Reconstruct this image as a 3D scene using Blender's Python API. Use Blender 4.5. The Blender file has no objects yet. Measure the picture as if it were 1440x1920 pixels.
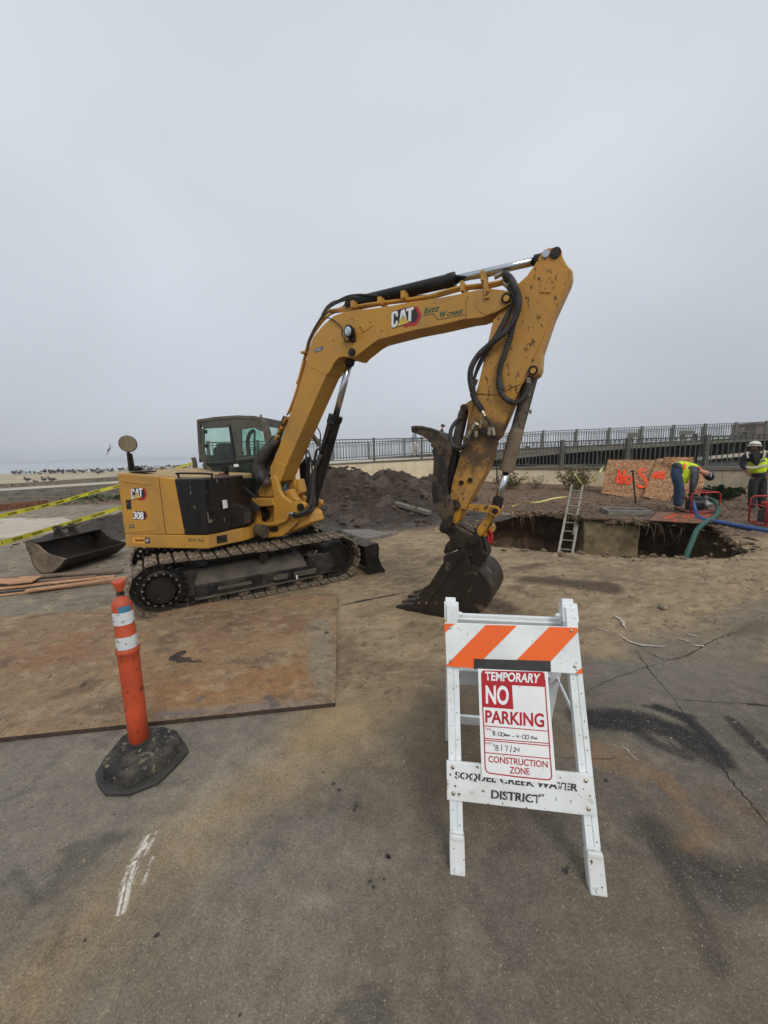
import bpy, bmesh, math, random
import numpy as np
from mathutils import Vector, Matrix
random.seed(7); RNG = np.random.RandomState(7)
sc = bpy.context.scene; COL = sc.collection
R_ = math.radians

# ------------------------------------------------------------------ camera
F, CH, CX, CY = 721.0, 1.70, 720.0, 960.0
PITCH = math.atan((960 - 852) / F); ROLL = R_(1.26)
_R0 = Vector((1, 0, 0)); CD = Vector((0, math.cos(PITCH), -math.sin(PITCH))); _U0 = Vector((0, math.sin(PITCH), math.cos(PITCH)))
CR = _R0 * math.cos(ROLL) - _U0 * math.sin(ROLL); CU = _R0 * math.sin(ROLL) + _U0 * math.cos(ROLL)
cam = bpy.data.objects.new('camera', bpy.data.cameras.new('camera')); COL.objects.link(cam)
cam.data.sensor_fit = 'VERTICAL'; cam.data.sensor_height = 36.0; cam.data.lens = F / 1920.0 * 36.0
cam.data.clip_start = 0.05; cam.data.clip_end = 9000
cam.matrix_world = Matrix(((CR.x, CU.x, -CD.x, 0), (CR.y, CU.y, -CD.y, 0), (CR.z, CU.z, -CD.z, CH), (0, 0, 0, 1)))
sc.camera = cam
sc.view_settings.view_transform = 'Standard'; sc.view_settings.look = 'None'
sc.view_settings.exposure = 0.0; sc.view_settings.gamma = 1.0
sc.render.resolution_x = 768; sc.render.resolution_y = 1024

# ------------------------------------------------------------------ world: overcast sky over a pale Nishita sky
SUN_EL, SUN_AZ = R_(42), R_(160)      # soft light from behind the camera
w = bpy.data.worlds.new('World'); sc.world = w; w.use_nodes = True
nt = w.node_tree; nt.nodes.clear()
def wn(t): return nt.nodes.new(t)
wo = wn('ShaderNodeOutputWorld'); bg = wn('ShaderNodeBackground'); bg.inputs['Strength'].default_value = 0.1
sky = wn('ShaderNodeTexSky'); sky.sky_type = 'NISHITA'; sky.sun_disc = False
sky.sun_elevation = SUN_EL; sky.sun_rotation = SUN_AZ; sky.dust_density = 4.0; sky.air_density = 1.0
tc = wn('ShaderNodeTexCoord'); sx = wn('ShaderNodeSeparateXYZ'); nt.links.new(tc.outputs['Generated'], sx.inputs[0])
rp = wn('ShaderNodeValToRGB'); nt.links.new(sx.outputs['Z'], rp.inputs[0])
cr = rp.color_ramp
def lin(c): c = c / 255.0; return c / 12.92 if c <= 0.04045 else ((c + 0.055) / 1.055) ** 2.4
def S(r, g, b, k=1.0): return (lin(r) * k, lin(g) * k, lin(b) * k, 1)
stops = [(0.0, S(179, 185, 194)), (0.035, S(187, 192, 201)), (0.13, S(196, 202, 211)), (0.30, S(205, 212, 221)), (0.55, S(214, 221, 229)), (1.0, S(218, 225, 232))]
cr.elements[0].position = stops[0][0]; cr.elements[0].color = stops[0][1]
cr.elements[1].position = stops[-1][0]; cr.elements[1].color = stops[-1][1]
for p, c in stops[1:-1]:
    e = cr.elements.new(p); e.color = c
mp = wn('ShaderNodeMapping'); mp.inputs['Scale'].default_value = (1.0, 1.0, 1.5); mp.inputs['Location'].default_value = (0.3, 0.1, 0.4)
nt.links.new(tc.outputs['Generated'], mp.inputs[0])
nz = wn('ShaderNodeTexNoise'); nz.inputs['Scale'].default_value = 1.5; nz.inputs['Detail'].default_value = 5; nz.inputs['Roughness'].default_value = 0.4; nz.inputs['Distortion'].default_value = 0.2
nt.links.new(mp.outputs[0], nz.inputs['Vector'])
mr = wn('ShaderNodeMapRange'); mr.inputs[1].default_value = 0.3; mr.inputs[2].default_value = 0.7; mr.inputs[3].default_value = 9.0; mr.inputs[4].default_value = 10.8
nt.links.new(nz.outputs['Fac'], mr.inputs[0])
vm = wn('ShaderNodeVectorMath'); vm.operation = 'SCALE'; nt.links.new(rp.outputs[0], vm.inputs[0]); nt.links.new(mr.outputs[0], vm.inputs['Scale'])
hs = wn('ShaderNodeHueSaturation'); hs.inputs['Saturation'].default_value = 0.25; nt.links.new(sky.outputs[0], hs.inputs['Color'])
mx = wn('ShaderNodeMixRGB'); mx.inputs[0].default_value = 0.06
nt.links.new(vm.outputs[0], mx.inputs[1]); nt.links.new(hs.outputs[0], mx.inputs[2])
nt.links.new(mx.outputs[0], bg.inputs[0]); nt.links.new(bg.outputs[0], wo.inputs[0])

sl = bpy.data.lights.new('sun', 'SUN'); sl.energy = 1.5; sl.angle = R_(24); sl.color = (1.0, 0.965, 0.92)
so = bpy.data.objects.new('sun', sl); COL.objects.link(so)
sd = Vector((math.sin(SUN_AZ) * math.cos(SUN_EL), math.cos(SUN_AZ) * math.cos(SUN_EL), math.sin(SUN_EL)))
so.rotation_euler = sd.to_track_quat('Z', 'Y').to_euler(); so.location = (0, -5, 20)

# ------------------------------------------------------------------ survey helpers (photo measurements -> metres)
CAM = Vector((0, 0, CH))
def ray(x, y): return CD + CR * ((x - CX) / F) + CU * ((CY - y) / F)
def P(x, y, z=0.0):
    r = ray(x, y); return CAM + r * ((z - CH) / r.z)
def PY(x, y, Y):
    r = ray(x, y); return CAM + r * (Y / r.y)
class Plane:
    """a surveyed plane: origin, horizontal axis e, up axis v, n faces the viewer"""
    def __init__(s, o, e, v=(0, 0, 1)):
        s.o = Vector(o); s.e = Vector(e).normalized(); s.v = Vector(v).normalized(); s.n = s.e.cross(s.v).normalized()
    def px(s, x, y, off=0.0):
        r = ray(x, y); o = s.o + s.n * off; t = (o - CAM).dot(s.n) / r.dot(s.n); q = CAM + r * t - s.o
        return (q.dot(s.e), q.dot(s.v))
    def pts(s, L, off=0.0): return [s.px(x, y, off) for x, y in L]
    def w(s, u, v, off=0.0): return s.o + s.e * u + s.v * v + s.n * off
    def wp(s, x, y, off=0.0):
        u, v = s.px(x, y, off); return s.w(u, v, off)
def crop(x0, y0, k, L): return [(x0 + a / k, y0 + b / k) for a, b in L]

# ------------------------------------------------------------------ object helpers
def root_of(o):
    while o.parent: o = o.parent
    return o
def obj(name, bm, mat, parent=None, smooth=False, bevel=0.0, seg=2, ang=40):
    me = bpy.data.meshes.new(name)
    if isinstance(bm, bmesh.types.BMesh):
        bmesh.ops.recalc_face_normals(bm, faces=bm.faces[:])
        if parent is not None:
            off = root_of(parent).location
            bmesh.ops.translate(bm, verts=bm.verts[:], vec=-off)
        bm.to_mesh(me); bm.free()
    o = bpy.data.objects.new(name, me); COL.objects.link(o)
    for m_ in (mat if isinstance(mat, (list, tuple)) else [mat]): me.materials.append(m_)
    if parent is not None: o.parent = parent
    if smooth:
        for p in me.polygons: p.use_smooth = True
    if bevel > 0:
        b = o.modifiers.new('bevel', 'BEVEL'); b.width = bevel; b.segments = seg; b.limit_method = 'ANGLE'; b.angle_limit = R_(ang)
        b.harden_normals = False
    return o
def thing(name, label, cat, loc=(0, 0, 0), group=None):
    o = bpy.data.objects.new(name, None); COL.objects.link(o); o.location = loc; o.empty_display_size = 0.1
    o['label'] = label; o['category'] = cat
    if group: o['group'] = group
    return o
def tag(o, label=None, cat=None, group=None, kind=None):
    if label: o['label'] = label
    if cat: o['category'] = cat
    if group: o['group'] = group
    if kind: o['kind'] = kind
    return o
def B(): return bmesh.new()
def face(bm, pts):
    vs = [bm.verts.new(p) for p in pts]; return bm.faces.new(vs)
def prism_pts(bm, A, Bk):
    """closed prism between two equal outlines (lists of 3D points)"""
    va = [bm.verts.new(p) for p in A]; vb = [bm.verts.new(p) for p in Bk]; n = len(va)
    bm.faces.new(va); bm.faces.new(vb[::-1])
    for i in range(n):
        j = (i + 1) % n; bm.faces.new((va[j], va[i], vb[i], vb[j]))
def prism(bm, pl, uv, o1, o2): prism_pts(bm, [pl.w(u, v, o1) for u, v in uv], [pl.w(u, v, o2) for u, v in uv])
def prism_px(bm, pl, pxs, o1, o2): prism(bm, pl, pl.pts(pxs, o1), o1, o2)
def box(bm, c, ax, ay, az, hx, hy, hz):
    c = Vector(c); ax = Vector(ax).normalized() * hx; ay = Vector(ay).normalized() * hy; az = Vector(az).normalized() * hz
    prism_pts(bm, [c - ax - ay - az, c + ax - ay - az, c + ax + ay - az, c - ax + ay - az], [c - ax - ay + az, c + ax - ay + az, c + ax + ay + az, c - ax + ay + az])
def abox(bm, x0, x1, y0, y1, z0, z1): box(bm, ((x0+x1)/2, (y0+y1)/2, (z0+z1)/2), (1,0,0), (0,1,0), (0,0,1), abs(x1-x0)/2, abs(y1-y0)/2, abs(z1-z0)/2)
def frame_of(d):
    d = d.normalized(); u = d.orthogonal().normalized(); return u, d.cross(u)
def cyl(bm, a, b, r, r2=None, n=16, caps=True):
    a = Vector(a); b = Vector(b); r2 = r if r2 is None else r2; u, v = frame_of(b - a)
    A = [a + (u * math.cos(t) + v * math.sin(t)) * r for t in [2 * math.pi * i / n for i in range(n)]]
    Bp = [b + (u * math.cos(t) + v * math.sin(t)) * r2 for t in [2 * math.pi * i / n for i in range(n)]]
    va = [bm.verts.new(p) for p in A]; vb = [bm.verts.new(p) for p in Bp]
    for i in range(n): bm.faces.new((va[i], va[(i + 1) % n], vb[(i + 1) % n], vb[i]))
    if caps: bm.faces.new(va[::-1]); bm.faces.new(vb)
def smooth_path(pts, k=6):
    pts = [Vector(p) for p in pts]
    if len(pts) < 3: return pts
    out = []; q = [pts[0] * 2 - pts[1]] + pts + [pts[-1] * 2 - pts[-2]]
    for i in range(1, len(q) - 2):
        a, b, c, d = q[i - 1], q[i], q[i + 1], q[i + 2]
        for j in range(k):
            t = j / k
            out.append(0.5 * ((2 * b) + (c - a) * t + (2 * a - 5 * b + 4 * c - d) * t * t + (3 * b - a - 3 * c + d) * t ** 3))
    out.append(pts[-1]); return out
def tube(bm, pts, r, n=10, k=6, smooth=True, ripple=0.0):
    pts = smooth_path(pts, k) if smooth else [Vector(p) for p in pts]
    rings = []; u = None
    for i, p in enumerate(pts):
        d = (pts[min(i + 1, len(pts) - 1)] - pts[max(i - 1, 0)]).normalized()
        u = d.orthogonal().normalized() if u is None else (u - d * u.dot(d)).normalized()
        v = d.cross(u); rr = (r[min(i * len(r) // len(pts), len(r) - 1)] if isinstance(r, (list, tuple)) else r) * (1 + (ripple if i % 2 else 0))
        rings.append([bm.verts.new(p + (u * math.cos(2 * math.pi * j / n) + v * math.sin(2 * math.pi * j / n)) * rr) for j in range(n)])
    for a, b in zip(rings, rings[1:]):
        for j in range(n): bm.faces.new((a[j], a[(j + 1) % n], b[(j + 1) % n], b[j]))
    bm.faces.new(rings[0][::-1]); bm.faces.new(rings[-1])
def lathe(bm, a, axis, prof, n=28):
    """prof = [(h, r)...] along axis from a"""
    a = Vector(a); d = Vector(axis).normalized(); u, v = frame_of(d); rings = []
    for h, r in prof:
        rings.append([bm.verts.new(a + d * h + (u * math.cos(2 * math.pi * j / n) + v * math.sin(2 * math.pi * j / n)) * max(r, 1e-4)) for j in range(n)])
    for p, q in zip(rings, rings[1:]):
        for j in range(n): bm.faces.new((p[j], p[(j + 1) % n], q[(j + 1) % n], q[j]))
    bm.faces.new(rings[0][::-1]); bm.faces.new(rings[-1])
def sphere(bm, c, r, sc_=(1, 1, 1), rot=None, sub=2):
    M = Matrix.Translation(Vector(c)) @ (rot.to_4x4() if rot is not None else Matrix.Identity(4)) @ Matrix.Diagonal((sc_[0] * r, sc_[1] * r, sc_[2] * r, 1))
    bmesh.ops.create_icosphere(bm, subdivisions=sub, radius=1.0, matrix=M)
def quad_at(Q, s, t):
    a = Q[0].lerp(Q[1], s); b = Q[3].lerp(Q[2], s); return a.lerp(b, t)      # Q = bottom-left, bottom-right, top-right, top-left
def text_obj(name, body, Q, mat, parent, lift=0.0015, bold=0.0, spacing=1.0, shear=0.0):
    """flat lettering laid into the quad Q on a surface"""
    cu = bpy.data.curves.new(name, 'FONT'); cu.body = body; cu.size = 1.0; cu.offset = bold; cu.space_character = spacing; cu.shear = shear
    cu.resolution_u = 4
    t = bpy.data.objects.new(name, cu); COL.objects.link(t)
    dg = bpy.context.evaluated_depsgraph_get(); me = bpy.data.meshes.new_from_object(t.evaluated_get(dg))
    bpy.data.objects.remove(t)
    co = np.array([v.co[:] for v in me.vertices]); mn = co.min(0); mxx = co.max(0)
    Q = [Vector(q) for q in Q]; n = (Q[1] - Q[0]).cross(Q[3] - Q[0]).normalized(); off = root_of(parent).location
    for v, c in zip(me.vertices, co):
        v.co = quad_at(Q, (c[0] - mn[0]) / (mxx[0] - mn[0]), (c[1] - mn[1]) / (mxx[1] - mn[1])) + n * lift - off
    me.materials.clear(); me.materials.append(mat); me.name = name
    o = bpy.data.objects.new(name, me); COL.objects.link(o); o.parent = parent; return o
def sheet(bm, Q, poly, lift):
    """polygon given in unit coordinates of quad Q"""
    Q = [Vector(q) for q in Q]; n = (Q[1] - Q[0]).cross(Q[3] - Q[0]).normalized()
    face(bm, [quad_at(Q, s, t) + n * lift for s, t in poly])
def strokes(bm, Q, lines, wd, lift):
    """handwriting: ribbons of width wd along unit-coordinate polylines"""
    Q = [Vector(q) for q in Q]; n = (Q[1] - Q[0]).cross(Q[3] - Q[0]).normalized()
    for L in lines:
        pts = [quad_at(Q, s, t) + n * lift for s, t in L]
        if len(pts) > 2: pts = smooth_path(pts, 4)
        pv = None
        for i, p in enumerate(pts):
            d = (pts[min(i + 1, len(pts) - 1)] - pts[max(i - 1, 0)]).normalized(); s_ = d.cross(n) * wd / 2
            cur = (bm.verts.new(p - s_), bm.verts.new(p + s_))
            if pv: bm.faces.new((pv[0], pv[1], cur[1], cur[0]))
            pv = cur

# ------------------------------------------------------------------ materials
def mat(name, col, rough=0.6, metal=0.0, col2=None, nscale=6.0, lo=0.4, hi=0.65, detail=5, bump=0.0, bscale=60.0, speck=None, spec=0.5, coat=0.0, extra=None, dist=0.02, noise_stretch=None):
    m = bpy.data.materials.new(name); m.use_nodes = True; t = m.node_tree; b = t.nodes['Principled BSDF']
    b.inputs['Roughness'].default_value = rough; b.inputs['Metallic'].default_value = metal; b.inputs['Specular IOR Level'].default_value = spec
    if coat: b.inputs['Coat Weight'].default_value = coat; b.inputs['Coat Roughness'].default_value = 0.25
    tc = t.nodes.new('ShaderNodeTexCoord'); L = t.links; src = tc.outputs['Object']
    if noise_stretch:
        mpn = t.nodes.new('ShaderNodeMapping'); mpn.inputs['Scale'].default_value = noise_stretch; L.new(src, mpn.inputs[0]); src = mpn.outputs[0]
    c = None
    def rgb(v):
        n = t.nodes.new('ShaderNodeRGB'); n.outputs[0].default_value = (*v[:3], 1); return n.outputs[0]
    c = rgb(col)
    # every material gets slow tonal variation
    n1 = t.nodes.new('ShaderNodeTexNoise'); n1.inputs['Scale'].default_value = nscale; n1.inputs['Detail'].default_value = detail; n1.inputs['Roughness'].default_value = 0.6; L.new(src, n1.inputs['Vector'])
    r1 = t.nodes.new('ShaderNodeMapRange'); r1.inputs[1].default_value = lo; r1.inputs[2].default_value = hi; L.new(n1.outputs['Fac'], r1.inputs[0])
    mxn = t.nodes.new('ShaderNodeMixRGB'); L.new(r1.outputs[0], mxn.inputs[0]); L.new(c, mxn.inputs[1])
    mxn.inputs[2].default_value = (*(col2 if col2 else tuple(x * 0.8 for x in col[:3]))[:3], 1); c = mxn.outputs[0]
    for sp in (speck or []):
        sc_, th, colr = sp[:3]; wdt = sp[3] if len(sp) > 3 else 0.03
        n2 = t.nodes.new('ShaderNodeTexNoise'); n2.inputs['Scale'].default_value = sc_; n2.inputs['Detail'].default_value = 3; L.new(src, n2.inputs['Vector'])
        r2 = t.nodes.new('ShaderNodeMapRange'); r2.inputs[1].default_value = th; r2.inputs[2].default_value = th + wdt; L.new(n2.outputs['Fac'], r2.inputs[0])
        m2 = t.nodes.new('ShaderNodeMixRGB'); L.new(r2.outputs[0], m2.inputs[0]); L.new(c, m2.inputs[1]); m2.inputs[2].default_value = (*colr[:3], 1); c = m2.outputs[0]
    if extra: c = extra(t, L, src, c, b)
    L.new(c, b.inputs['Base Color'])
    rr = t.nodes.new('ShaderNodeMapRange'); rr.inputs[3].default_value = max(0.05, rough - 0.08); rr.inputs[4].default_value = min(1, rough + 0.12); L.new(n1.outputs['Fac'], rr.inputs[0]); L.new(rr.outputs[0], b.inputs['Roughness'])
    if bump:
        n3 = t.nodes.new('ShaderNodeTexNoise'); n3.inputs['Scale'].default_value = bscale; n3.inputs['Detail'].default_value = 4; L.new(src, n3.inputs['Vector'])
        bp = t.nodes.new('ShaderNodeBump'); bp.inputs['Strength'].default_value = bump; bp.inputs['Distance'].default_value = dist; L.new(n3.outputs['Fac'], bp.inputs['Height']); L.new(bp.outputs[0], b.inputs['Normal'])
    return m
MUD = S(88, 72, 56)
M = {}
M['yellow'] = mat('yellow_paint', S(186, 136, 52), 0.48, col2=S(164, 124, 62), nscale=2.2, speck=[(38, 0.70, S(110, 85, 55), 0.02), (7, 0.66, S(165, 130, 72), 0.15)], bump=0.03, bscale=14)
M['yellow_top'] = mat('dusty_yellow_top', S(178, 148, 98), 0.7, col2=S(160, 138, 100), nscale=4, speck=[(16, 0.62, S(110, 90, 66), 0.05)])
def mudstreak(t, L, src, c, b):
    mpn = t.nodes.new('ShaderNodeMapping'); mpn.inputs['Scale'].default_value = (1, 1, 0.45); L.new(src, mpn.inputs[0])
    v = t.nodes.new('ShaderNodeTexNoise'); v.inputs['Scale'].default_value = 34; v.inputs['Detail'].default_value = 2.5; L.new(mpn.outputs[0], v.inputs['Vector'])
    r = t.nodes.new('ShaderNodeMapRange'); r.inputs[1].default_value = 0.635; r.inputs[2].default_value = 0.66; L.new(v.outputs['Fac'], r.inputs[0])
    m2 = t.nodes.new('ShaderNodeMixRGB'); L.new(r.outputs[0], m2.inputs[0]); L.new(c, m2.inputs[1]); m2.inputs[2].default_value = S(92, 66, 38); c = m2.outputs[0]
    # caked mud band on the lower half of the stick
    sp = t.nodes.new('ShaderNodeSeparateXYZ'); L.new(src, sp.inputs[0])
    g = t.nodes.new('ShaderNodeValToRGB'); e = g.color_ramp.elements; e[0].position = 0.0; e[0].color = (0.0, 0, 0, 1); e[1].position = 1.0; e[1].color = (0, 0, 0, 1)
    for p_, v_ in ((0.18, 0.08), (0.36, 0.14), (0.43, 0.30), (0.50, 0.40), (0.57, 0.34), (0.62, 0.2), (0.74, 0.10), (0.86, 0.0)):
        q = e.new(p_); q.color = (v_, v_, v_, 1)
    dz = t.nodes.new('ShaderNodeMath'); dz.operation = 'DIVIDE'; dz.inputs[1].default_value = 3.4; L.new(sp.outputs['Z'], dz.inputs[0]); L.new(dz.outputs[0], g.inputs[0])
    n = t.nodes.new('ShaderNodeTexNoise'); n.inputs['Scale'].default_value = 5; n.inputs['Detail'].default_value = 9; n.inputs['Roughness'].default_value = 0.72; L.new(src, n.inputs['Vector'])
    ad = t.nodes.new('ShaderNodeMath'); ad.operation = 'ADD'; L.new(n.outputs['Fac'], ad.inputs[0]); L.new(g.outputs[0], ad.inputs[1])
    r3 = t.nodes.new('ShaderNodeMapRange'); r3.inputs[1].default_value = 0.70; r3.inputs[2].default_value = 0.90; L.new(ad.outputs[0], r3.inputs[0])
    m3 = t.nodes.new('ShaderNodeMixRGB'); L.new(r3.outputs[0], m3.inputs[0]); L.new(c, m3.inputs[1]); m3.inputs[2].default_value = S(84, 62, 38)
    return m3.outputs[0]
M['stick'] = mat('muddy_yellow_paint', S(182, 130, 48), 0.5, col2=S(174, 130, 64), nscale=2.5, extra=mudstreak, bump=0.12, bscale=22)
M['linkpaint'] = mat('worn_yellow_paint', S(184, 132, 40), 0.5, col2=S(150, 108, 42), nscale=5, speck=[(22, 0.58, S(80, 60, 36), 0.05)], bump=0.1, bscale=30)
M['dsteel'] = mat('dark_worn_steel', S(34, 29, 25), 0.55, metal=0.1, spec=.3, col2=S(56, 46, 36), nscale=5, speck=[(25, 0.64, S(98, 84, 68), 0.06)], bump=0.15, bscale=30)
M['bucket'] = mat('bucket_steel', S(33, 27, 21), 0.55, metal=0.05, spec=.35, col2=S(54, 44, 33), nscale=2.6, lo=0.35, hi=0.75, speck=[(9, 0.62, S(98, 82, 62), 0.12)], bump=0.12, bscale=16)
M['thumb'] = mat('muddy_thumb_steel', S(38, 33, 29), 0.6, metal=0.05, spec=.35, col2=S(84, 70, 54), nscale=7, lo=0.42, hi=0.6, speck=[(20, 0.6, S(40, 35, 30), 0.05)], bump=0.25, bscale=26)
M['track'] = mat('track_steel', S(46, 39, 33), 0.55, metal=0.15, col2=S(132, 114, 92), nscale=9, lo=0.42, hi=0.66, speck=[(34, 0.6, S(40, 36, 32), 0.06)], bump=0.25, bscale=40)
M['shoe'] = mat('dusty_track_shoe', S(84, 72, 60), 0.65, col2=S(150, 132, 108), nscale=11, lo=0.4, hi=0.62, speck=[(30, 0.6, S(52, 45, 38), 0.06)], bump=0.3, bscale=40)
M['frame'] = mat('track_frame_paint', S(18, 18, 20), 0.5, spec=.35, col2=S(76, 68, 58), nscale=4, lo=0.42, hi=0.72, speck=[(18, 0.62, S(96, 84, 68), 0.1)], bump=0.06, bscale=30)
M['frame_top'] = mat('dusty_track_frame', S(84, 76, 64), 0.75, col2=S(60, 54, 47), nscale=5)
M['blackpl'] = mat('black_plastic', S(14, 14, 15), 0.34, spec=.4, col2=S(34, 31, 28), nscale=3, noise_stretch=(1, 1, 0.25), speck=[(30, 0.68, S(120, 112, 100), 0.04)], bump=0.03, bscale=12)
M['blackm'] = mat('black_metal', S(14, 13, 13), 0.42, spec=.35, col2=S(36, 32, 28), nscale=5, speck=[(40, 0.68, S(100, 90, 78), 0.04)])
M['rubber'] = mat('hose_rubber', S(34, 32, 30), 0.6, col2=S(66, 62, 57), nscale=9)
M['gun'] = mat('muddy_cylinder', S(66, 58, 49), 0.6, col2=S(96, 84, 68), nscale=8, lo=0.42, hi=0.62, speck=[(24, 0.6, S(48, 42, 36), 0.05)], bump=0.25, bscale=34)
M['mudcap'] = mat('mud_caked_sleeve', S(118, 102, 82), 0.8, col2=S(98, 84, 66), nscale=7, bump=0.12, bscale=30)
M['chrome'] = mat('chrome_rod', S(198, 200, 204), 0.16, metal=1.0, col2=S(170, 172, 176), nscale=3)
M['fitting'] = mat('zinc_fitting', S(170, 160, 140), 0.35, metal=0.8, col2=S(120, 108, 90), nscale=30)
M['cabtrim'] = mat('dusty_cab_frame', S(96, 88, 74), 0.7, col2=S(74, 67, 58), nscale=5, speck=[(22, 0.64, S(60, 55, 48), 0.06)])
M['cabdark'] = mat('dark_cab_interior', S(30, 31, 32), 0.7)
M['grimeglass'] = mat('grimy_lower_glass', S(48, 54, 50), 0.22, col2=S(72, 74, 66), nscale=4, lo=0.35, hi=0.75)
def glass(name, tint, op=0.5, dirt=None):
    m = bpy.data.materials.new(name); m.use_nodes = True; t = m.node_tree; t.nodes.clear(); L = t.links
    o = t.nodes.new('ShaderNodeOutputMaterial'); tr = t.nodes.new('ShaderNodeBsdfTransparent'); tr.inputs[0].default_value = (*tint, 1)
    gl = t.nodes.new('ShaderNodeBsdfGlossy'); gl.inputs['Roughness'].default_value = 0.06
    fr = t.nodes.new('ShaderNodeLayerWeight'); fr.inputs[0].default_value = 0.25
    mm = t.nodes.new('ShaderNodeMixShader'); L.new(fr.outputs['Fresnel'], mm.inputs[0]); L.new(tr.outputs[0], mm.inputs[1]); L.new(gl.outputs[0], mm.inputs[2])
    df = t.nodes.new('ShaderNodeBsdfDiffuse'); df.inputs[0].default_value = (*(dirt or (0.3, 0.28, 0.24))[:3], 1)
    tc = t.nodes.new('ShaderNodeTexCoord'); nz = t.nodes.new('ShaderNodeTexNoise'); nz.inputs['Scale'].default_value = 5; nz.inputs['Detail'].default_value = 6; L.new(tc.outputs['Object'], nz.inputs['Vector'])
    r = t.nodes.new('ShaderNodeMapRange'); r.inputs[1].default_value = 0.35; r.inputs[2].default_value = 0.75; r.inputs[3].default_value = 0.04; r.inputs[4].default_value = op; L.new(nz.outputs['Fac'], r.inputs[0])
    m2 = t.nodes.new('ShaderNodeMixShader'); L.new(r.outputs[0], m2.inputs[0]); L.new(mm.outputs[0], m2.inputs[1]); L.new(df.outputs[0], m2.inputs[2]); L.new(m2.outputs[0], o.inputs[0]); return m
M['glass'] = glass('tinted_green_glass', (0.80, 0.94, 0.88), 0.14)
M['glass_lo'] = glass('dusty_dark_glass', (0.62, 0.74, 0.68), 0.5, (0.13, 0.14, 0.12))
M['mirror'] = mat('dusty_mirror', S(150, 136, 112), 0.35, metal=0.3, col2=S(128, 116, 96), nscale=12)
M['red'] = mat('red_paint', S(176, 36, 36), 0.4, col2=S(130, 30, 30), nscale=8)
M['redlogo'] = mat('red_vinyl', S(176, 38, 44), 0.4)
M['blackv'] = mat('black_vinyl', S(34, 34, 38), 0.4)
M['whitev'] = mat('white_vinyl', S(228, 228, 226), 0.4)
M['yelv'] = mat('yellow_vinyl', S(206, 176, 74), 0.4)
M['greenv'] = mat('green_vinyl', S(44, 84, 56), 0.5)
M['orangev'] = mat('orange_sticker', S(232, 160, 60), 0.45)
M['greyv'] = mat('grey_sticker', S(96, 104, 112), 0.45)
M['white'] = mat('white_plastic', S(226, 230, 230), 0.45, col2=S(206, 210, 208), nscale=5, speck=[(70, 0.70, S(92, 84, 74), 0.015), (24, 0.69, S(150, 140, 126), 0.05)])
M['whitepanel'] = mat('white_reflective_panel', S(226, 230, 228), 0.4, col2=S(208, 212, 208), nscale=4, speck=[(60, 0.705, S(90, 80, 70), 0.012)])
M['dirtywhite'] = mat('dirty_white_panel', S(222, 224, 222), 0.5, col2=S(196, 196, 188), nscale=4, speck=[(46, 0.655, S(104, 92, 76), 0.02), (11, 0.66, S(160, 148, 122), 0.1)])
M['signwhite'] = mat('white_sign_plastic', S(232, 232, 230), 0.4, col2=S(222, 222, 220), nscale=3, speck=[(75, 0.72, S(110, 100, 92), 0.01)])
M['signred'] = mat('red_sign_ink', S(176, 20, 34), 0.4, col2=S(168, 18, 34), nscale=4)
M['ink'] = mat('black_ink', S(26, 26, 26), 0.5)
M['stencil'] = mat('black_stencil_paint', S(36, 36, 36), 0.6, col2=S(56, 54, 52), nscale=30)
M['orangerefl'] = mat('orange_reflective_sheeting', S(236, 98, 16), 0.42, col2=S(228, 92, 18), nscale=5, speck=[(60, 0.70, S(130, 70, 40), 0.012)])
M['tapeblack'] = mat('black_gaffer_tape', S(38, 36, 36), 0.45, col2=S(50, 48, 46), nscale=20)
M['orange'] = mat('orange_plastic', S(196, 78, 42), 0.5, col2=S(166, 68, 40), nscale=5, speck=[(30, 0.64, S(92, 52, 38), 0.04), (9, 0.68, S(84, 50, 40), 0.03)], bump=0.03, bscale=20)
M['bluep'] = mat('blue_paint', S(66, 120, 150), 0.6)
M['rubberbase'] = mat('dirty_black_rubber', S(36, 35, 34), 0.75, col2=S(86, 80, 68), nscale=9, lo=0.45, hi=0.7, speck=[(26, 0.58, S(118, 108, 88), 0.08)], bump=0.6, bscale=38)
M['rubberedge'] = mat('black_rubber_edge', S(48, 46, 44), 0.65, col2=S(62, 58, 53), nscale=7, bump=0.15, bscale=40)
M['wood'] = mat('raw_plank_wood', S(196, 150, 112), 0.75, col2=S(160, 116, 84), nscale=4, noise_stretch=(1, 8, 8), lo=0.35, hi=0.65, bump=0.1, bscale=40)
M['woodd'] = mat('weathered_plank_wood', S(128, 104, 84), 0.8, col2=S(98, 80, 66), nscale=4, noise_stretch=(1, 8, 8), bump=0.1, bscale=40)
M['concrete'] = mat('tan_concrete', S(218, 202, 170), 0.85, col2=S(198, 182, 150), nscale=1.2, speck=[(9, 0.68, S(140, 124, 98), 0.08)], bump=0.12, bscale=30)
M['greyconc'] = mat('weathered_grey_concrete', S(128, 122, 110), 0.88, col2=S(84, 80, 74), nscale=3.5, noise_stretch=(1, 1, 5), lo=0.38, hi=0.66, speck=[(12, 0.62, S(66, 62, 57), 0.06)], bump=0.2, bscale=26)
M['pathconc'] = mat('pale_path_concrete', S(186, 176, 158), 0.85, col2=S(168, 158, 142), nscale=2)
M['kerb'] = mat('kerb_concrete', S(116, 108, 96), 0.85, col2=S(92, 86, 78), nscale=6, bump=0.1)
M['rail'] = mat('weathered_green_rail', S(88, 90, 82), 0.7, col2=S(70, 72, 66), nscale=8)
M['railfar'] = mat('weathered_rail_timber', S(112, 112, 106), 0.8, col2=S(94, 94, 88), nscale=5)
M['deck'] = mat('pier_timber', S(120, 114, 102), 0.85, col2=S(90, 85, 77), nscale=2.5, noise_stretch=(0.4, 0.4, 4), bump=0.1, bscale=14)
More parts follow.
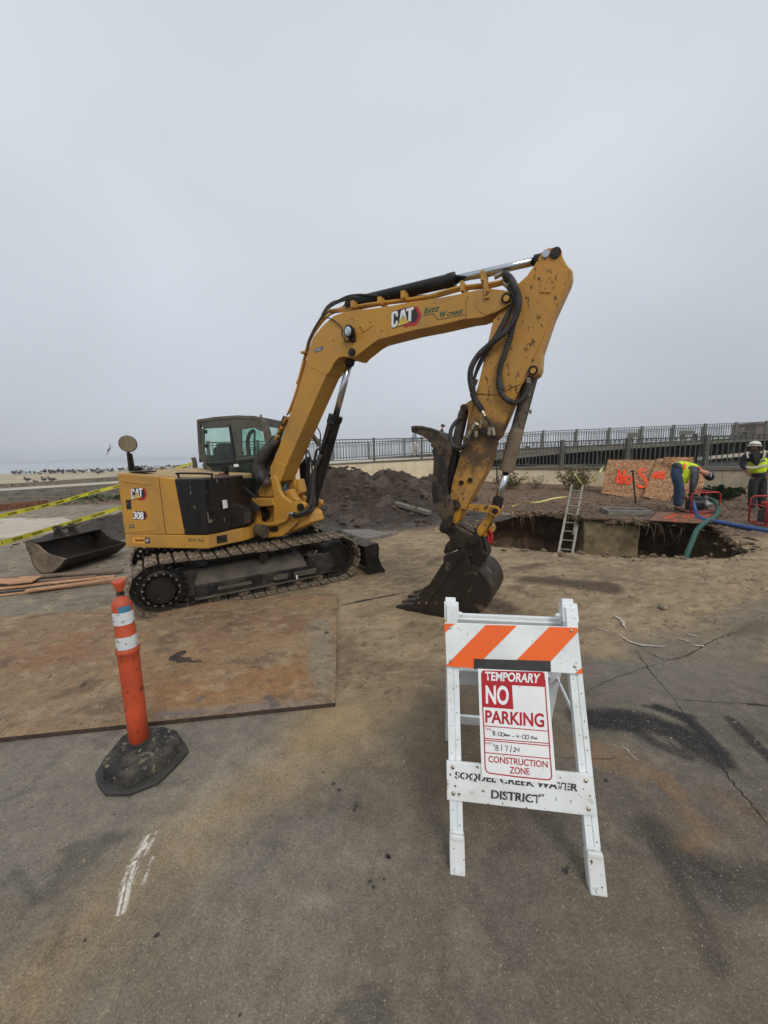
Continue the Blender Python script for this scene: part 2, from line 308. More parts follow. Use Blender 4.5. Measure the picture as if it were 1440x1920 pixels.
M['darkwood_shade'] = mat('dark_timber_and_shade', S(40, 36, 32), 0.9, col2=S(58, 52, 46), nscale=2)  # dark timber tone, also used where dark colour stands in for shade
M['osb'] = mat('strand_board', S(178, 134, 94), 0.85, col2=S(128, 92, 64), nscale=14, lo=0.42, hi=0.58, noise_stretch=(1, 1, 1), speck=[(30, 0.6, S(112, 80, 56), 0.05)])
M['osbwet'] = mat('wet_strand_board', S(132, 84, 52), 0.5, col2=S(92, 62, 42), nscale=9, lo=0.4, hi=0.6)
M['spray'] = mat('orange_spray_paint', S(255, 74, 30), 0.6)
M['alu'] = mat('aluminium', S(122, 119, 108), 0.5, metal=0.4, col2=S(148, 142, 130), nscale=14)
M['tapepale'] = mat('faded_tape', S(206, 200, 116), .6, col2=S(190, 184, 120))
M['tapey'] = mat('yellow_caution_tape', S(224, 214, 60), 0.5, col2=S(206, 196, 58), nscale=6)
M['blueh'] = mat('blue_flat_hose', S(50, 80, 136), 0.55, col2=S(44, 68, 112), nscale=5)
M['greenh'] = mat('green_suction_hose', S(38, 84, 70), 0.5, col2=S(32, 70, 58), nscale=5)
M['redframe'] = mat('red_frame_paint', S(184, 40, 38), 0.4, col2=S(150, 34, 32), nscale=10)
M['engine'] = mat('engine_black', S(40, 40, 40), 0.5, col2=S(84, 84, 82), nscale=14, lo=0.5, hi=0.6)
M['engineg'] = mat('pump_grey_casting', S(140, 146, 142), 0.4, metal=0.4, col2=S(104, 108, 104), nscale=14)
M['hivis'] = mat('lime_safety_fabric', S(206, 226, 40), 0.7, col2=S(180, 204, 34), nscale=10, bump=0.3, bscale=18)
M['hiorange'] = mat('orange_safety_stripe', S(244, 110, 50), 0.6)
M['silver'] = mat('silver_tape_stripe', S(172, 164, 150), 0.4)
M['jeans'] = mat('blue_denim', S(48, 68, 92), 0.85, col2=S(36, 52, 74), nscale=12, bump=0.3, bscale=14)
M['greycloth'] = mat('grey_cloth', S(72, 74, 78), 0.85, col2=S(58, 60, 64), nscale=10, bump=0.2, bscale=18)
M['blackcloth'] = mat('black_cloth', S(28, 28, 30), 0.85, col2=S(42, 42, 44), nscale=10, bump=0.2, bscale=18)
M['skin'] = mat('skin', S(196, 140, 112), 0.55)
M['palecloth'] = mat('pale_trouser_cloth', S(206, 200, 188), 0.85)
M['helmet'] = mat('white_hard_hat', S(222, 220, 210), 0.4, col2=S(196, 192, 180), nscale=14)
M['boot'] = mat('work_boot', S(66, 54, 42), 0.7)
M['leaf'] = mat('dark_green_leaves', S(62, 84, 44), 0.6, col2=S(44, 62, 34), nscale=9)
M['leaf2'] = mat('dry_green_leaves', S(110, 112, 66), 0.7, col2=S(136, 126, 84), nscale=9)
M['twig'] = mat('twig_bark', S(112, 92, 70), 0.8)
M['mulch'] = mat('bark_mulch', S(104, 82, 64), 0.9, col2=S(74, 58, 48), nscale=25, lo=0.4, hi=0.6, speck=[(40, 0.64, S(150, 130, 110), 0.05)])
M['stone'] = mat('loose_stone', S(140, 126, 106), 0.85, col2=S(104, 94, 80), nscale=20)
M['gulld'] = mat('dark_feathers', S(72, 68, 64), 0.8, col2=S(100, 95, 90), nscale=30)
M['gullw'] = mat('pale_feathers', S(206, 204, 200), 0.8, col2=S(140, 138, 136), nscale=12)
M['bill'] = mat('orange_bill', S(190, 120, 50), 0.6)
M['lampglass'] = mat('lamp_lens', S(214, 220, 224), 0.12, metal=0.5, col2=S(170, 176, 180), nscale=60)
M['soilwall'] = mat('pit_soil', S(112, 90, 66), 0.95, col2=S(70, 56, 42), nscale=2.6, lo=0.38, hi=0.62, speck=[(14, 0.6, S(52, 42, 34), 0.08)], bump=0.5, bscale=10, dist=0.06)
M['vaultconc'] = mat('stained_vault_concrete', S(150, 132, 98), 0.9, col2=S(96, 80, 56), nscale=2.6, lo=0.36, hi=0.64, speck=[(10, 0.64, S(66, 56, 42), 0.1)], bump=0.3, bscale=18)
# ================================================================== SETTING: ground
def _h(i, j, s):
    n = (i * 374761393 + j * 668265263 + s * 974634777) & 0xffffffff
    n = ((n ^ (n >> 13)) * 1274126177) & 0xffffffff
    return ((n ^ (n >> 16)) & 0xffff) / 65535.0
def vn(x, y, s=0):
    xi = np.floor(x).astype(np.int64); yi = np.floor(y).astype(np.int64); fx = x - xi; fy = y - yi
    fx = fx * fx * (3 - 2 * fx); fy = fy * fy * (3 - 2 * fy)
    a = _h(xi, yi, s); b = _h(xi + 1, yi, s); c = _h(xi, yi + 1, s); d = _h(xi + 1, yi + 1, s)
    return (a * (1 - fx) + b * fx) * (1 - fy) + (c * (1 - fx) + d * fx) * fy
def fbm(x, y, s=0, o=4, g=0.5):
    t = 0; a = 1; n = 0
    for k in range(o):
        t = t + a * vn(x * 2 ** k + 13.7 * k, y * 2 ** k + 7.3 * k, s + k); n += a; a *= g
    return t / n
def sst(a, b, x): t = np.clip((x - a) / (b - a), 0, 1); return t * t * (3 - 2 * t)
def seg_d(X, Y, pl):
    d = np.full(X.shape, 1e9); 
    for (x0, y0), (x1, y1) in zip(pl[:-1], pl[1:]):
        dx, dy = x1 - x0, y1 - y0; L2 = dx * dx + dy * dy + 1e-9
        t = np.clip(((X - x0) * dx + (Y - y0) * dy) / L2, 0, 1)
        d = np.minimum(d, np.hypot(X - x0 - t * dx, Y - y0 - t * dy))
    return d
def W2(px, z=0): return [tuple(P(x, y, z)[:2]) for x, y in px]
def inside(X, Y, poly):
    r = np.zeros(X.shape, bool); n = len(poly); j = n - 1
    for i in range(n):
        xi, yi = poly[i]; xj, yj = poly[j]
        c = ((yi > Y) != (yj > Y)) & (X < (xj - xi) * (Y - yi) / (yj - yi + 1e-12) + xi); r ^= c; j = i
    return r
def L3(r, g, b): return np.array([lin(r), lin(g), lin(b)])

pit_px = [(872, 992), (905, 974), (935, 966), (980, 962), (1030, 962), (1068, 965), (1100, 969), (1150, 973), (1215, 977), (1290, 980), (1335, 984), (1352, 996), (1378, 1010), (1402, 1030), (1392, 1037),
          (1371, 1043), (1330, 1045), (1290, 1046), (1250, 1043), (1205, 1043), (1160, 1040), (1115, 1038), (1085, 1036), (1040, 1033), (1000, 1031), (965, 1026), (930, 1026), (900, 1016)]
pit0 = W2(pit_px)
def jag(poly, step=0.10, amp=0.05):
    out = []; n = len(poly)
    for i in range(n):
        a = Vector(poly[i]); b = Vector(poly[(i + 1) % n]); L = (b - a).length; k = max(1, int(L / step)); nrm = Vector((-(b - a).y, (b - a).x)).normalized()
        for j in range(k):
            p = a.lerp(b, j / k); out.append(tuple(p + nrm * (random.random() - 0.5) * 2 * amp))
    return out
pit = jag(pit0)

def seg_dt(X, Y, pl):
    d = np.full(X.shape, 1e9); T = np.zeros(X.shape); acc = 0.0; Sg_ = np.zeros(X.shape)
    for (x0, y0), (x1, y1) in zip(pl[:-1], pl[1:]):
        dx, dy = x1 - x0, y1 - y0; L = math.hypot(dx, dy); t = np.clip(((X - x0) * dx + (Y - y0) * dy) / (L * L), 0, 1); ex, ey = X - x0 - t * dx, Y - y0 - t * dy
        dd = np.hypot(ex, ey); m = dd < d; d = np.where(m, dd, d); T = np.where(m, acc + t * L, T); Sg_ = np.where(m, (dx * (Y - y0) - dy * (X - x0)) / L, Sg_); acc += L
    return d, T, Sg_, acc
def over0(c, col, m, n3): return c * (1 - m[:, None]) + col[None, :] * (0.86 + 0.3 * n3[:, None]) * m[:, None]
def colour_field(X, Y, fine=False):
    """surface colour of asphalt, dirt and stains (what the ground itself is, per metre)"""
    n1 = fbm(X * 0.9, Y * 0.9, 3, 5); n2 = fbm(X * 3.1, Y * 3.1, 11, 5, 0.6); n3 = fbm(X * 9, Y * 9, 19, 4, 0.6); n5 = fbm(X * 21, Y * 21, 29, 3, 0.65)
    nw = fbm(X * 1.6 + 40, Y * 1.6, 23, 5, 0.6) - 0.5
    asph = L3(100, 92, 81)[None, :] * (0.78 + 0.48 * n2[:, None])
    asphl = L3(122, 114, 102)[None, :] * (0.82 + 0.36 * n2[:, None])
    left = sst(0.3, -1.1, X + nw * 1.6)[:, None]
    c = asph * (1 - left) + asphl * left
    def over(c, col, m): return c * (1 - m[:, None]) + col[None, :] * (0.86 + 0.3 * n3[:, None]) * m[:, None]
    c = c * (0.80 + 0.40 * n5)[:, None]; c = over0(c, L3(66, 61, 54), 0.45 * sst(0.60, 0.72, fbm(X * 2.3, Y * 2.3, 111, 5, .7)), n3); c = over0(c, L3(132, 120, 100), 0.40 * sst(0.58, 0.70, fbm(X * 3.7, Y * 3.7, 117, 5, .7)), n3)
    # brown tint patches
    c = over(c, L3(112, 98, 78), 0.5 * sst(0.5, 0.68, n1))
    # tan streak running from the dirt to the lower left
    st = seg_d(X, Y, W2([(760, 1260), (640, 1350), (560, 1430), (430, 1510), (330, 1590), (200, 1680), (60, 1850)]))
    c = over(c, L3(146, 124, 90), 0.72 * sst(0.30, 0.0, st + nw * 0.35) * (0.4 + 0.8 * n3))
    st = seg_d(X, Y, W2([(740, 1180), (700, 1280), (640, 1370)]))
    c = over(c, L3(150, 128, 94), 0.8 * sst(0.55, 0.1, st + nw * 0.5))
    # brown cast around the barricade
    st = seg_d(X, Y, W2([(880, 1330), (870, 1430)])); c = over(c, L3(104, 84, 62), 0.6 * sst(0.5, 0.0, st + nw * 0.3))
    # dirt spread behind the barricade
    edge = np.interp(X, *zip(*sorted(W2([(-300, 1130), (150, 1180), (420, 1240), (640, 1330), (760, 1300), (860, 1260), (1000, 1210), (1120, 1222), (1200, 1215), (1300, 1240), (1440, 1250)]))))
    dm = sst(-0.25, 0.3, Y - edge + nw * 1.3)
    dirt = L3(154, 132, 102)[None, :] * (0.50 + 0.9 * n2[:, None]); dirt = dirt * (1 - 0.18 * sst(0.45, 0.7, n3))[:, None]
    lf = sst(-1.8, -3.0, X + nw)[:, None]; dirt = dirt * (1 - lf) + lf * L3(134, 124, 108)[None, :] * (0.8 + 0.4 * n2[:, None])
    c = c * (1 - dm[:, None]) + dirt * dm[:, None]
    c = over(c, L3(166, 144, 112), 0.5 * dm * sst(0.52, 0.66, n1) * sst(-1.6, 0, X))
    wr = np.abs(fbm(X * 2.6 + nw * 2, Y * 5.2, 91, 5, .65) - .5); c = over(c, L3(92, 76, 58), 0.55 * dm * sst(.035, .0, wr))
    lump = fbm(X * 7, Y * 12, 95, 4, .65); c = over(c, L3(84, 70, 54), 0.5 * dm * sst(.58, .68, lump) * sst(.42, .6, n1 * .5 + n2 * .5)); c = over(c, L3(190, 168, 132), 0.4 * dm * sst(.60, .70, fbm(X * 5, Y * 9, 99, 4, .6)))
    # right edge asphalt showing through
    st = seg_d(X, Y, W2([(1500, 1140), (1380, 1200), (1180, 1260)])); c = over(c, L3(112, 104, 92), 0.75 * sst(0.55, 0.1, st + nw * 0.5))
    # damp mud in front of the spoil heap
    mz = sst(7.6, 9.0, Y + nw * 2.4 - 0.35 * np.abs(X + 0.5)) * sst(3.4, 2.0, X + nw) * sst(-5.4, -3.2, X)
    mz = np.maximum(mz, sst(1.0, 0.2, seg_d(X, Y, W2([(640, 1000), (820, 960), (860, 930)])) + nw))
    c = over(c, L3(68, 57, 48), np.clip(1.15 * mz * (0.75 + 0.6 * n3), 0, 1))
    # wet patches on the dirt
    for pl, wd, k in [([(1000, 1088), (1060, 1092), (1125, 1100)], 0.26, 1.0), ([(970, 1066), (1010, 1060)], 0.16, 0.8), ([(920, 1128), (942, 1140)], 0.24, 1.0), ([(1060, 1042), (1080, 1045)], 0.12, 0.7), ([(880, 1165), (960, 1150)], 0.12, 0.5),
                      ([(1150, 1085), (1180, 1090)], 0.10, 0.4), ([(800, 1060), (830, 1045)], 0.12, 0.5), ([(1370, 1190), (1440, 1170)], 0.12, 0.5), ([(960, 1100), (1005, 1120)], .08, .5)]:
        c = over(c, L3(84, 68, 52), k * sst(wd, wd * 0.35, seg_d(X, Y, W2(pl)) + nw * wd * 1.6))
    # dark tyre scrub arcs on the right
    for pl, wd, k in [([(1090, 1345), (1150, 1348), (1205, 1352), (1270, 1375), (1345, 1425)], 0.11, 0.85), ([(1235, 1328), (1290, 1350), (1350, 1410)], 0.055, 0.8), ([(1370, 1350), (1400, 1380), (1460, 1440)], 0.05, 0.7),
                      ([(1150, 1340), (1230, 1395), (1290, 1420)], 0.05, 0.6), ([(1245, 1570), (1290, 1620), (1360, 1660), (1430, 1650)], 0.16, 0.5), ([(1230, 1590), (1300, 1700), (1340, 1800)], 0.06, 0.35), ([(1210, 1325), (1300, 1345)], .03, .6)]:
        dd = seg_d(X, Y, W2(pl)); c = over(c, L3(38, 36, 35), 1.25 * k * sst(wd, wd * 0.3, dd + nw * wd * 1.2) * (0.55 + 0.7 * n3))
    # rust stains
    for pl, wd, k in [([(1130, 1420), (1190, 1440)], 0.13, 0.65), ([(1240, 1460), (1270, 1490)], 0.08, 0.9), ([(1290, 1530), (1330, 1560), (1290, 1590)], 0.1, 0.75), ([(1075, 1400), (1110, 1410)], 0.1, 0.6), ([(1350, 1500), (1400, 1520)], .1, .4)]:
        c = over(c, L3(128, 100, 72), 0.8 * k * sst(wd, 0.0, seg_d(X, Y, W2(pl)) + nw * wd * 1.5))
    # dark blotches lower left, oil drips
    for pl, wd, k in [([(30, 1640), (70, 1690)], 0.05, 0.5), ([(120, 1740), (90, 1800)], 0.04, 0.4), ([(10, 1500), (60, 1480)], .04, .3)]:
        c = over(c, L3(66, 62, 57), k * sst(wd, 0.0, seg_d(X, Y, W2(pl)) + nw * wd))
    if fine:
        for px, wd, k in [([(1085, 1345), (1150, 1348), (1205, 1352), (1270, 1375), (1352, 1430)], .14, 1.0), ([(1225, 1322), (1290, 1350), (1360, 1420)], .06, .8), ([(1370, 1350), (1400, 1380), (1460, 1440)], .06, .8), ([(1240, 1560), (1290, 1620), (1360, 1665), (1440, 1650)], .2, .45), ([(1225, 1590), (1300, 1700), (1350, 1800)], .12, .35), ([(1150, 1345), (1230, 1400), (1290, 1430)], .07, .5)]:
            d, T, sg, L = seg_dt(X, Y, W2(px)); st = fbm(T * 5 + 3, sg * 70, 131, 4, .7) * .75 + .35 * n5; m = k * sst(wd, wd * .35, d + nw * wd * .8) * sst(.38, .62, st) * sst(0, .25, T) * sst(0, .2, L - T); c = over(c, L3(40, 38, 37), np.clip(m, 0, .95))
        for px, wd, k in [([(272, 1588), (251, 1624), (236, 1660), (229, 1690)], .040, 1.0), ([(286, 1612), (276, 1640), (270, 1655)], .010, .8), ([(292, 1565), (284, 1580)], .010, .5)]:
            d, T, sg, L = seg_dt(X, Y, W2(px)); st = fbm(T * 9 + 1, sg * 210, 137, 3, .7) * .7 + .4 * fbm(X * 60, Y * 60, 141, 3, .6); m = k * sst(wd * 1.25, wd * .3, np.abs(sg) + d * .2 + nw * wd * .3) * sst(.50, .58, st) * sst(.40, .52, fbm(T * 14, sg * 60, 149, 3, .6) + .08); c = over(c, L3(204, 197, 188), np.clip(m, 0, 1) * (d < wd * 1.4))
    # pale dusting, lower left
    c = over(c, L3(150, 140, 122), 0.25 * sst(0.6, 0.72, n2) * left[:, 0])
    rough = 0.9 - 0.38 * np.clip(mz, 0, 1) * sst(0.4, 0.6, n3)
    return c, dm, rough, mz

def paint_mesh(o, X, Y, ox=0, oy=0):
    pass
def ground_mat():
    m = bpy.data.materials.new('asphalt_and_dirt'); m.use_nodes = True; t = m.node_tree; b = t.nodes['Principled BSDF']; L = t.links
    a = t.nodes.new('ShaderNodeVertexColor'); a.layer_name = 'surface'
    tc = t.nodes.new('ShaderNodeTexCoord'); src = tc.outputs['Object']
    sep = t.nodes.new('ShaderNodeAttribute'); sep.attribute_name = 'dirtmask'
    def noise(s, d=4, r=0.6):
        n = t.nodes.new('ShaderNodeTexNoise'); n.inputs['Scale'].default_value = s; n.inputs['Detail'].default_value = d; n.inputs['Roughness'].default_value = r; L.new(src, n.inputs['Vector']); return n.outputs['Fac']
    def rng(v, a0, a1, b0, b1):
        r = t.nodes.new('ShaderNodeMapRange'); r.inputs[1].default_value = a0; r.inputs[2].default_value = a1; r.inputs[3].default_value = b0; r.inputs[4].default_value = b1; L.new(v, r.inputs[0]); return r.outputs[0]
    def math_(op, x, y):
        n = t.nodes.new('ShaderNodeMath'); n.operation = op
        for i, v in enumerate((x, y)):
            if isinstance(v, (int, float)): n.inputs[i].default_value = v
            else: L.new(v, n.inputs[i])
        return n.outputs[0]
    def mix(f, x, y):
        n = t.nodes.new('ShaderNodeMixRGB'); L.new(f, n.inputs[0])
        for i, v in ((1, x), (2, y)):
            if isinstance(v, tuple): n.inputs[i].default_value = (*v[:3], 1)
            else: L.new(v, n.inputs[i])
        return n.outputs[0]
    fine = math_('MULTIPLY', rng(noise(120, 5, 0.75), 0.28, 0.72, 0.58, 1.42), rng(noise(9, 4), 0.3, 0.7, 0.86, 1.14))
    sc_ = t.nodes.new('ShaderNodeVectorMath'); sc_.operation = 'SCALE'; L.new(a.outputs[0], sc_.inputs[0]); L.new(fine, sc_.inputs['Scale']); c = sc_.outputs[0]
    # aggregate chips in the asphalt
    vo = t.nodes.new('ShaderNodeTexVoronoi'); vo.inputs['Scale'].default_value = 230; L.new(src, vo.inputs['Vector'])
    sp2 = t.nodes.new('ShaderNodeSeparateXYZ'); L.new(vo.outputs['Color'], sp2.inputs[0])
    inv = math_('SUBTRACT', 1.0, sep.outputs['Fac'])
    chips = math_('MULTIPLY', rng(sp2.outputs[0], 0.86, 0.95, 0, 0.8), math_('MULTIPLY', rng(vo.outputs['Distance'], 0.45, 0.2, 0, 1), rng(inv, 0, 1, 0.15, 1)))
    c = mix(chips, c, S(176, 168, 154))
    dk = math_('MULTIPLY', rng(sp2.outputs[1], 0.80, 0.92, 0, 0.28), rng(inv, 0, 1, 0.35, 1)); c = mix(dk, c, S(52, 48, 44))
    # small pale grit and dark crumbs on the dirt
    v2 = t.nodes.new('ShaderNodeTexVoronoi'); v2.inputs['Scale'].default_value = 95; v2.inputs['Randomness'].default_value = 1; L.new(src, v2.inputs['Vector'])
    s3 = t.nodes.new('ShaderNodeSeparateXYZ'); L.new(v2.outputs['Color'], s3.inputs[0])
    g1 = math_('MULTIPLY', rng(s3.outputs[0], 0.93, 0.97, 0, 0.6), rng(v2.outputs['Distance'], 0.34, 0.2, 0, 1)); c = mix(g1, c, S(178, 162, 136))
    g2 = math_('MULTIPLY', rng(s3.outputs[1], 0.86, 0.92, 0, 0.75), rng(v2.outputs['Distance'], 0.4, 0.25, 0, 1)); g2 = math_('MULTIPLY', g2, sep.outputs['Fac']); c = mix(g2, c, S(80, 66, 52))
    cl = math_('MULTIPLY', rng(noise(17, 8, 0.72), 0.44, 0.34, 0, 0.75), sep.outputs['Fac']); c = mix(cl, c, S(78, 64, 48))
    cl = math_('MULTIPLY', rng(noise(23, 7, 0.7), 0.58, 0.70, 0, 0.5), sep.outputs['Fac']); c = mix(cl, c, S(182, 162, 130))
    L.new(c, b.inputs['Base Color'])
    ro = t.nodes.new('ShaderNodeAttribute'); ro.attribute_name = 'rough'; L.new(ro.outputs['Fac'], b.inputs['Roughness']); b.inputs['Specular IOR Level'].default_value = 0.35
    h = math_('ADD', math_('MULTIPLY', noise(160, 3, 0.7), 0.16), math_('MULTIPLY', noise(20, 8, 0.72), math_('MULTIPLY', sep.outputs['Fac'], 3.2)))
    h = math_('ADD', h, math_('MULTIPLY', vo.outputs['Distance'], math_('MULTIPLY', inv, 0.12)))
    bp = t.nodes.new('ShaderNodeBump'); bp.inputs['Strength'].default_value = 0.55; bp.inputs['Distance'].default_value = 0.016; L.new(h, bp.inputs['Height']); L.new(bp.outputs[0], b.inputs['Normal'])
    return m
M['ground'] = ground_mat()

def grid_object(name, XY, nr, nc, Z, colr, dmask, rough, mat_, parent=None, keep=None, kind=None):
    me = bpy.data.meshes.new(name); X, Y = XY
    ii, jj = np.meshgrid(np.arange(nr - 1), np.arange(nc - 1), indexing='ij'); a = (ii * nc + jj).ravel()
    f = np.stack([a, a + 1, a + nc + 1, a + nc], 1)
    if keep is not None: f = f[keep(f)]
    me.vertices.add(len(X)); me.vertices.foreach_set('co', np.stack([X, Y, Z], 1).astype(np.float32).ravel())
    me.loops.add(len(f) * 4); me.loops.foreach_set('vertex_index', f.astype(np.int32).ravel())
    me.polygons.add(len(f)); me.polygons.foreach_set('loop_start', np.arange(0, len(f) * 4, 4, dtype=np.int32)); 
    me.polygons.foreach_set('use_smooth', np.ones(len(f), bool)); me.update(calc_edges=True)
    ca = me.color_attributes.new('surface', 'FLOAT_COLOR', 'POINT'); ca.data.foreach_set('color', np.concatenate([colr, np.ones((len(X), 1))], 1).astype(np.float32).ravel())
    for nm, arr in (('dirtmask', dmask), ('rough', rough)):
        at = me.attributes.new(nm, 'FLOAT', 'POINT'); at.data.foreach_set('value', arr.astype(np.float32))
    me.materials.append(mat_); o = bpy.data.objects.new(name, me); COL.objects.link(o)
    if kind: o['kind'] = kind
    o.parent = parent; return o

# fan-shaped sheet, finer near the camera
rr = np.exp(np.arange(math.log(4.2), math.log(31.0), 0.0062)); ss = np.arange(-1.35, 1.3501, 0.0062)
Rr, Sg = np.meshgrid(rr, ss, indexing='ij'); GX = (Rr * Sg).ravel(); GY = (Rr - 6.0).ravel(); nr, nc = len(rr), len(ss)
pin = inside(GX, GY, pit)
# snap vertices just inside the pit rim onto it
idx = np.where(pin)[0]; pd = seg_d(GX[idx], GY[idx], pit + [pit[0]]); cell = (GY[idx] + 6) * 0.0075
near = idx[pd < cell * 1.6]
pa = np.array(pit); pb = np.roll(pa, -1, 0)
for i in near:
    p = np.array([GX[i], GY[i]]); d = pb - pa; t_ = np.clip(((p - pa) * d).sum(1) / (d * d).sum(1), 0, 1); q = pa + d * t_[:, None]; k = np.argmin(((q - p) ** 2).sum(1)); GX[i], GY[i] = q[k]
deep = pin.copy(); deep[near] = False
gc, gd, gr_, gm = colour_field(GX, GY)
# bed behind the pit rises gently toward the wall; bark litter colours
bed = sst(0.0, 0.6, GY - np.interp(GX, [-6, 2.2, 4.0, 5.5, 6.1, 14.0], [13.5, 10.9, 10.25, 9.6, 6.9, 6.3]) + (fbm(GX, GY, 71, 3) - .5) * .8)
nb = fbm(GX * 6, GY * 6, 31, 5, 0.7)
bc = L3(112, 90, 72)[None, :] * (0.45 + 1.1 * nb[:, None]); gc = gc * (1 - bed[:, None]) + bc * bed[:, None]
gr_ = gr_ * (1 - bed) + 0.95 * bed; gd = np.maximum(gd, bed)
rise = 0.035 * np.clip(GY - 10.3, 0, 9)
GZ = rise + bed * (nb - 0.5) * 0.10 + gd * (1 - bed) * ((fbm(GX * 2.2, GY * 2.2, 5, 5, .55) - 0.5) * 0.035) + gm * (1 - bed) * (fbm(GX * 4, GY * 4, 55, 5, .65) - 0.45) * 0.14
on_slab = inside(GX, GY, [(-4.6, 1.8), (-0.25, 2.3), (-0.5, 4.65), (-4.8, 4.1)]); GZ[on_slab] = np.minimum(GZ[on_slab], 0.0)
rimd = seg_d(GX, GY, pit + [pit[0]]); GZ -= 0.02 * sst(0.12, 0.0, rimd)
grid_object('ground', (GX, GY), nr, nc, GZ, gc, gd, gr_, M['ground'], kind='structure', keep=lambda f: ~deep[f].any(1))

# finer sheets of the same paving close to the camera, for the scrub marks and the scrape
def near_patch(name, x0, x1, y0, y1, res, z):
    xs = np.arange(x0, x1, res); ys = np.arange(y0, y1, res); Xg, Yg = np.meshgrid(xs, ys, indexing='ij'); X, Y = Xg.ravel(), Yg.ravel(); c, dm, ro, mz = colour_field(X, Y, True)
    grid_object(name, (X, Y), len(xs), len(ys), np.full(X.shape, z), c, dm, ro, M['ground'], kind='structure')
near_patch('ground', -2.3, 3.0, .55, 2.9, .0095, .004)
near_patch('ground', -1.18, -.86, 1.12, 1.62, .0032, .0050)

# pit walls and floor
bm = B(); rim = [Vector((x, y, 0.0)) for x, y in pit]; levels = [(-0.02, 0.0), (-0.10, 0.03), (-0.30, -0.28), (-0.9, -0.42), (-1.7, -0.2), (-2.3, 0.15)]
cen = Vector((sum(p[0] for p in pit) / len(pit), sum(p[1] for p in pit) / len(pit), 0)); rings = []
for z, inn in levels:
    ring = []
    for i, p in enumerate(rim):
        a = rim[i - 1]; b_ = rim[(i + 1) % len(rim)]; nn = Vector((-(b_ - a).y, (b_ - a).x, 0)).normalized()
        if (cen - p).dot(nn) < 0: nn = -nn
        if inn < 0 and p.y > cen.y: nn = Vector((nn.x * .25, -1, 0)).normalized()
        q = p + nn * (inn * (2.0 if (inn < 0 and p.y > cen.y) else 1.0) + (random.random() - .5) * (0.0 if z > -.05 else .10)); ring.append(bm.verts.new((q.x, q.y, z + (0 if z > -.05 else (random.random() - .5) * .08))))
    rings.append(ring)
for a, b_ in zip(rings, rings[1:]):
    for i in range(len(a)):
        j = (i + 1) % len(a); bm.faces.new((a[i], a[j], b_[j], b_[i]))
bm.faces.new(rings[-1])
po = obj('pit_floor', bm, M['soilwall']); po['kind'] = 'structure'

# cracks and pale scrapes on the paving
def ribbon_ground(bm, px, wd, z=0.006, jit=0.012, taper=True):
    pts = [Vector(P(x, y, 0)) for x, y in px]; pts = smooth_path(pts, 8); pv = None; n = len(pts)
    for i, p in enumerate(pts):
        d = (pts[min(i + 1, n - 1)] - pts[max(i - 1, 0)]).normalized(); s_ = Vector((-d.y, d.x, 0)); wv = wd * (0.5 + random.random() * 0.8) * (math.sin(math.pi * min(1, max(0, (i + .5) / n))) ** 0.5 if taper else 1)
        c = Vector((p.x, p.y, z)) + s_ * (random.random() - .5) * jit; cur = (bm.verts.new(c - s_ * wv / 2), bm.verts.new(c + s_ * wv / 2))
        if pv: bm.faces.new((pv[0], pv[1], cur[1], cur[0]))
        pv = cur
bm = B()
for px, wd in [([(1262, 1310), (1290, 1350), (1330, 1395), (1360, 1450), (1400, 1500), (1450, 1560)], .008), ([(1050, 1420), (1130, 1425), (1160, 1418)], .004), ([(1190, 1210), (1260, 1238), (1340, 1200), (1400, 1180)], .008),
               ([(1190, 1215), (1220, 1260), (1262, 1310)], .006), ([(1260, 1312), (1350, 1318), (1440, 1322)], .006), ([(1095, 1300), (1160, 1270), (1260, 1238)], .005), ([(640, 1136), (700, 1124), (760, 1112)], .03), ([(1440, 1325), (1400, 1322)], .02),
               ([(1220, 1330), (1262, 1400), (1290, 1410)], .003)]:
    ribbon_ground(bm, px, wd, z=0.012 if px[0][1] < 1200 else 0.006)
tag(obj('pavement_cracks', bm, mat('crack_shadow_soil', S(40, 37, 34), 0.95)), kind='structure')
bm = B()
for px, wd in [([(1160, 1190), (1180, 1205), (1215, 1213), (1250, 1214)], .02), ([(1150, 1155), (1165, 1165), (1172, 1180)], .03), ([(1268, 1198), (1292, 1205)], .02), ([(1120, 1180), (1140, 1186)], .012), ([(1300, 1212), (1320, 1214)], .02), ([(1160, 1395), (1185, 1420), (1198, 1432)], .004), ([(1150, 1398), (1168, 1408)], .003), ([(1290,1192),(1310,1196)],.02)]:
    ribbon_ground(bm, px, wd, z=0.014)
tag(obj('pavement_scrape_marks', bm, mat('pale_scrape', S(198, 190, 180), 0.9, col2=S(150, 142, 130), nscale=60, lo=.4, hi=.6)), kind='structure')

bm = B()
for x, y, r in [(727, 1607, .012), (730, 1610, .008), (1059, 1635, .014), (1064, 1628, .008), (625, 1471, .011), (636, 1483, .011), (668, 1512, .012), (665, 1520, .009), (295, 1755, .008), (291, 1758, .004), (694, 1655, .009), (700, 1665, .007), (1136, 1465, .013), (464, 1583, .004), (720, 1650, .006), (606, 1450, .006), (1010, 1390, .009), (565, 1535, .004), (60, 1515, .005), (215, 1528, .005), (1225, 1530, .006), (160, 1765, .006), (20, 1480, .006), (450, 1905, .005), (940, 1500, .005)]:
    q = P(x, y); n = 14; ph = random.random() * 6; vs = [bm.verts.new((q.x + math.cos(2 * math.pi * i / n) * r * (1 + .35 * math.sin(3 * i + ph) * random.random()), q.y + math.sin(2 * math.pi * i / n) * r * .9 * (1 + .35 * math.cos(2 * i + ph) * random.random()), .0055)) for i in range(n)]; bm.faces.new(vs)
tag(obj('oil_drips', bm, mat('oil_drip', S(44, 40, 36), .55, col2=S(62, 58, 52), nscale=90, lo=.45, hi=.55)), kind='structure')
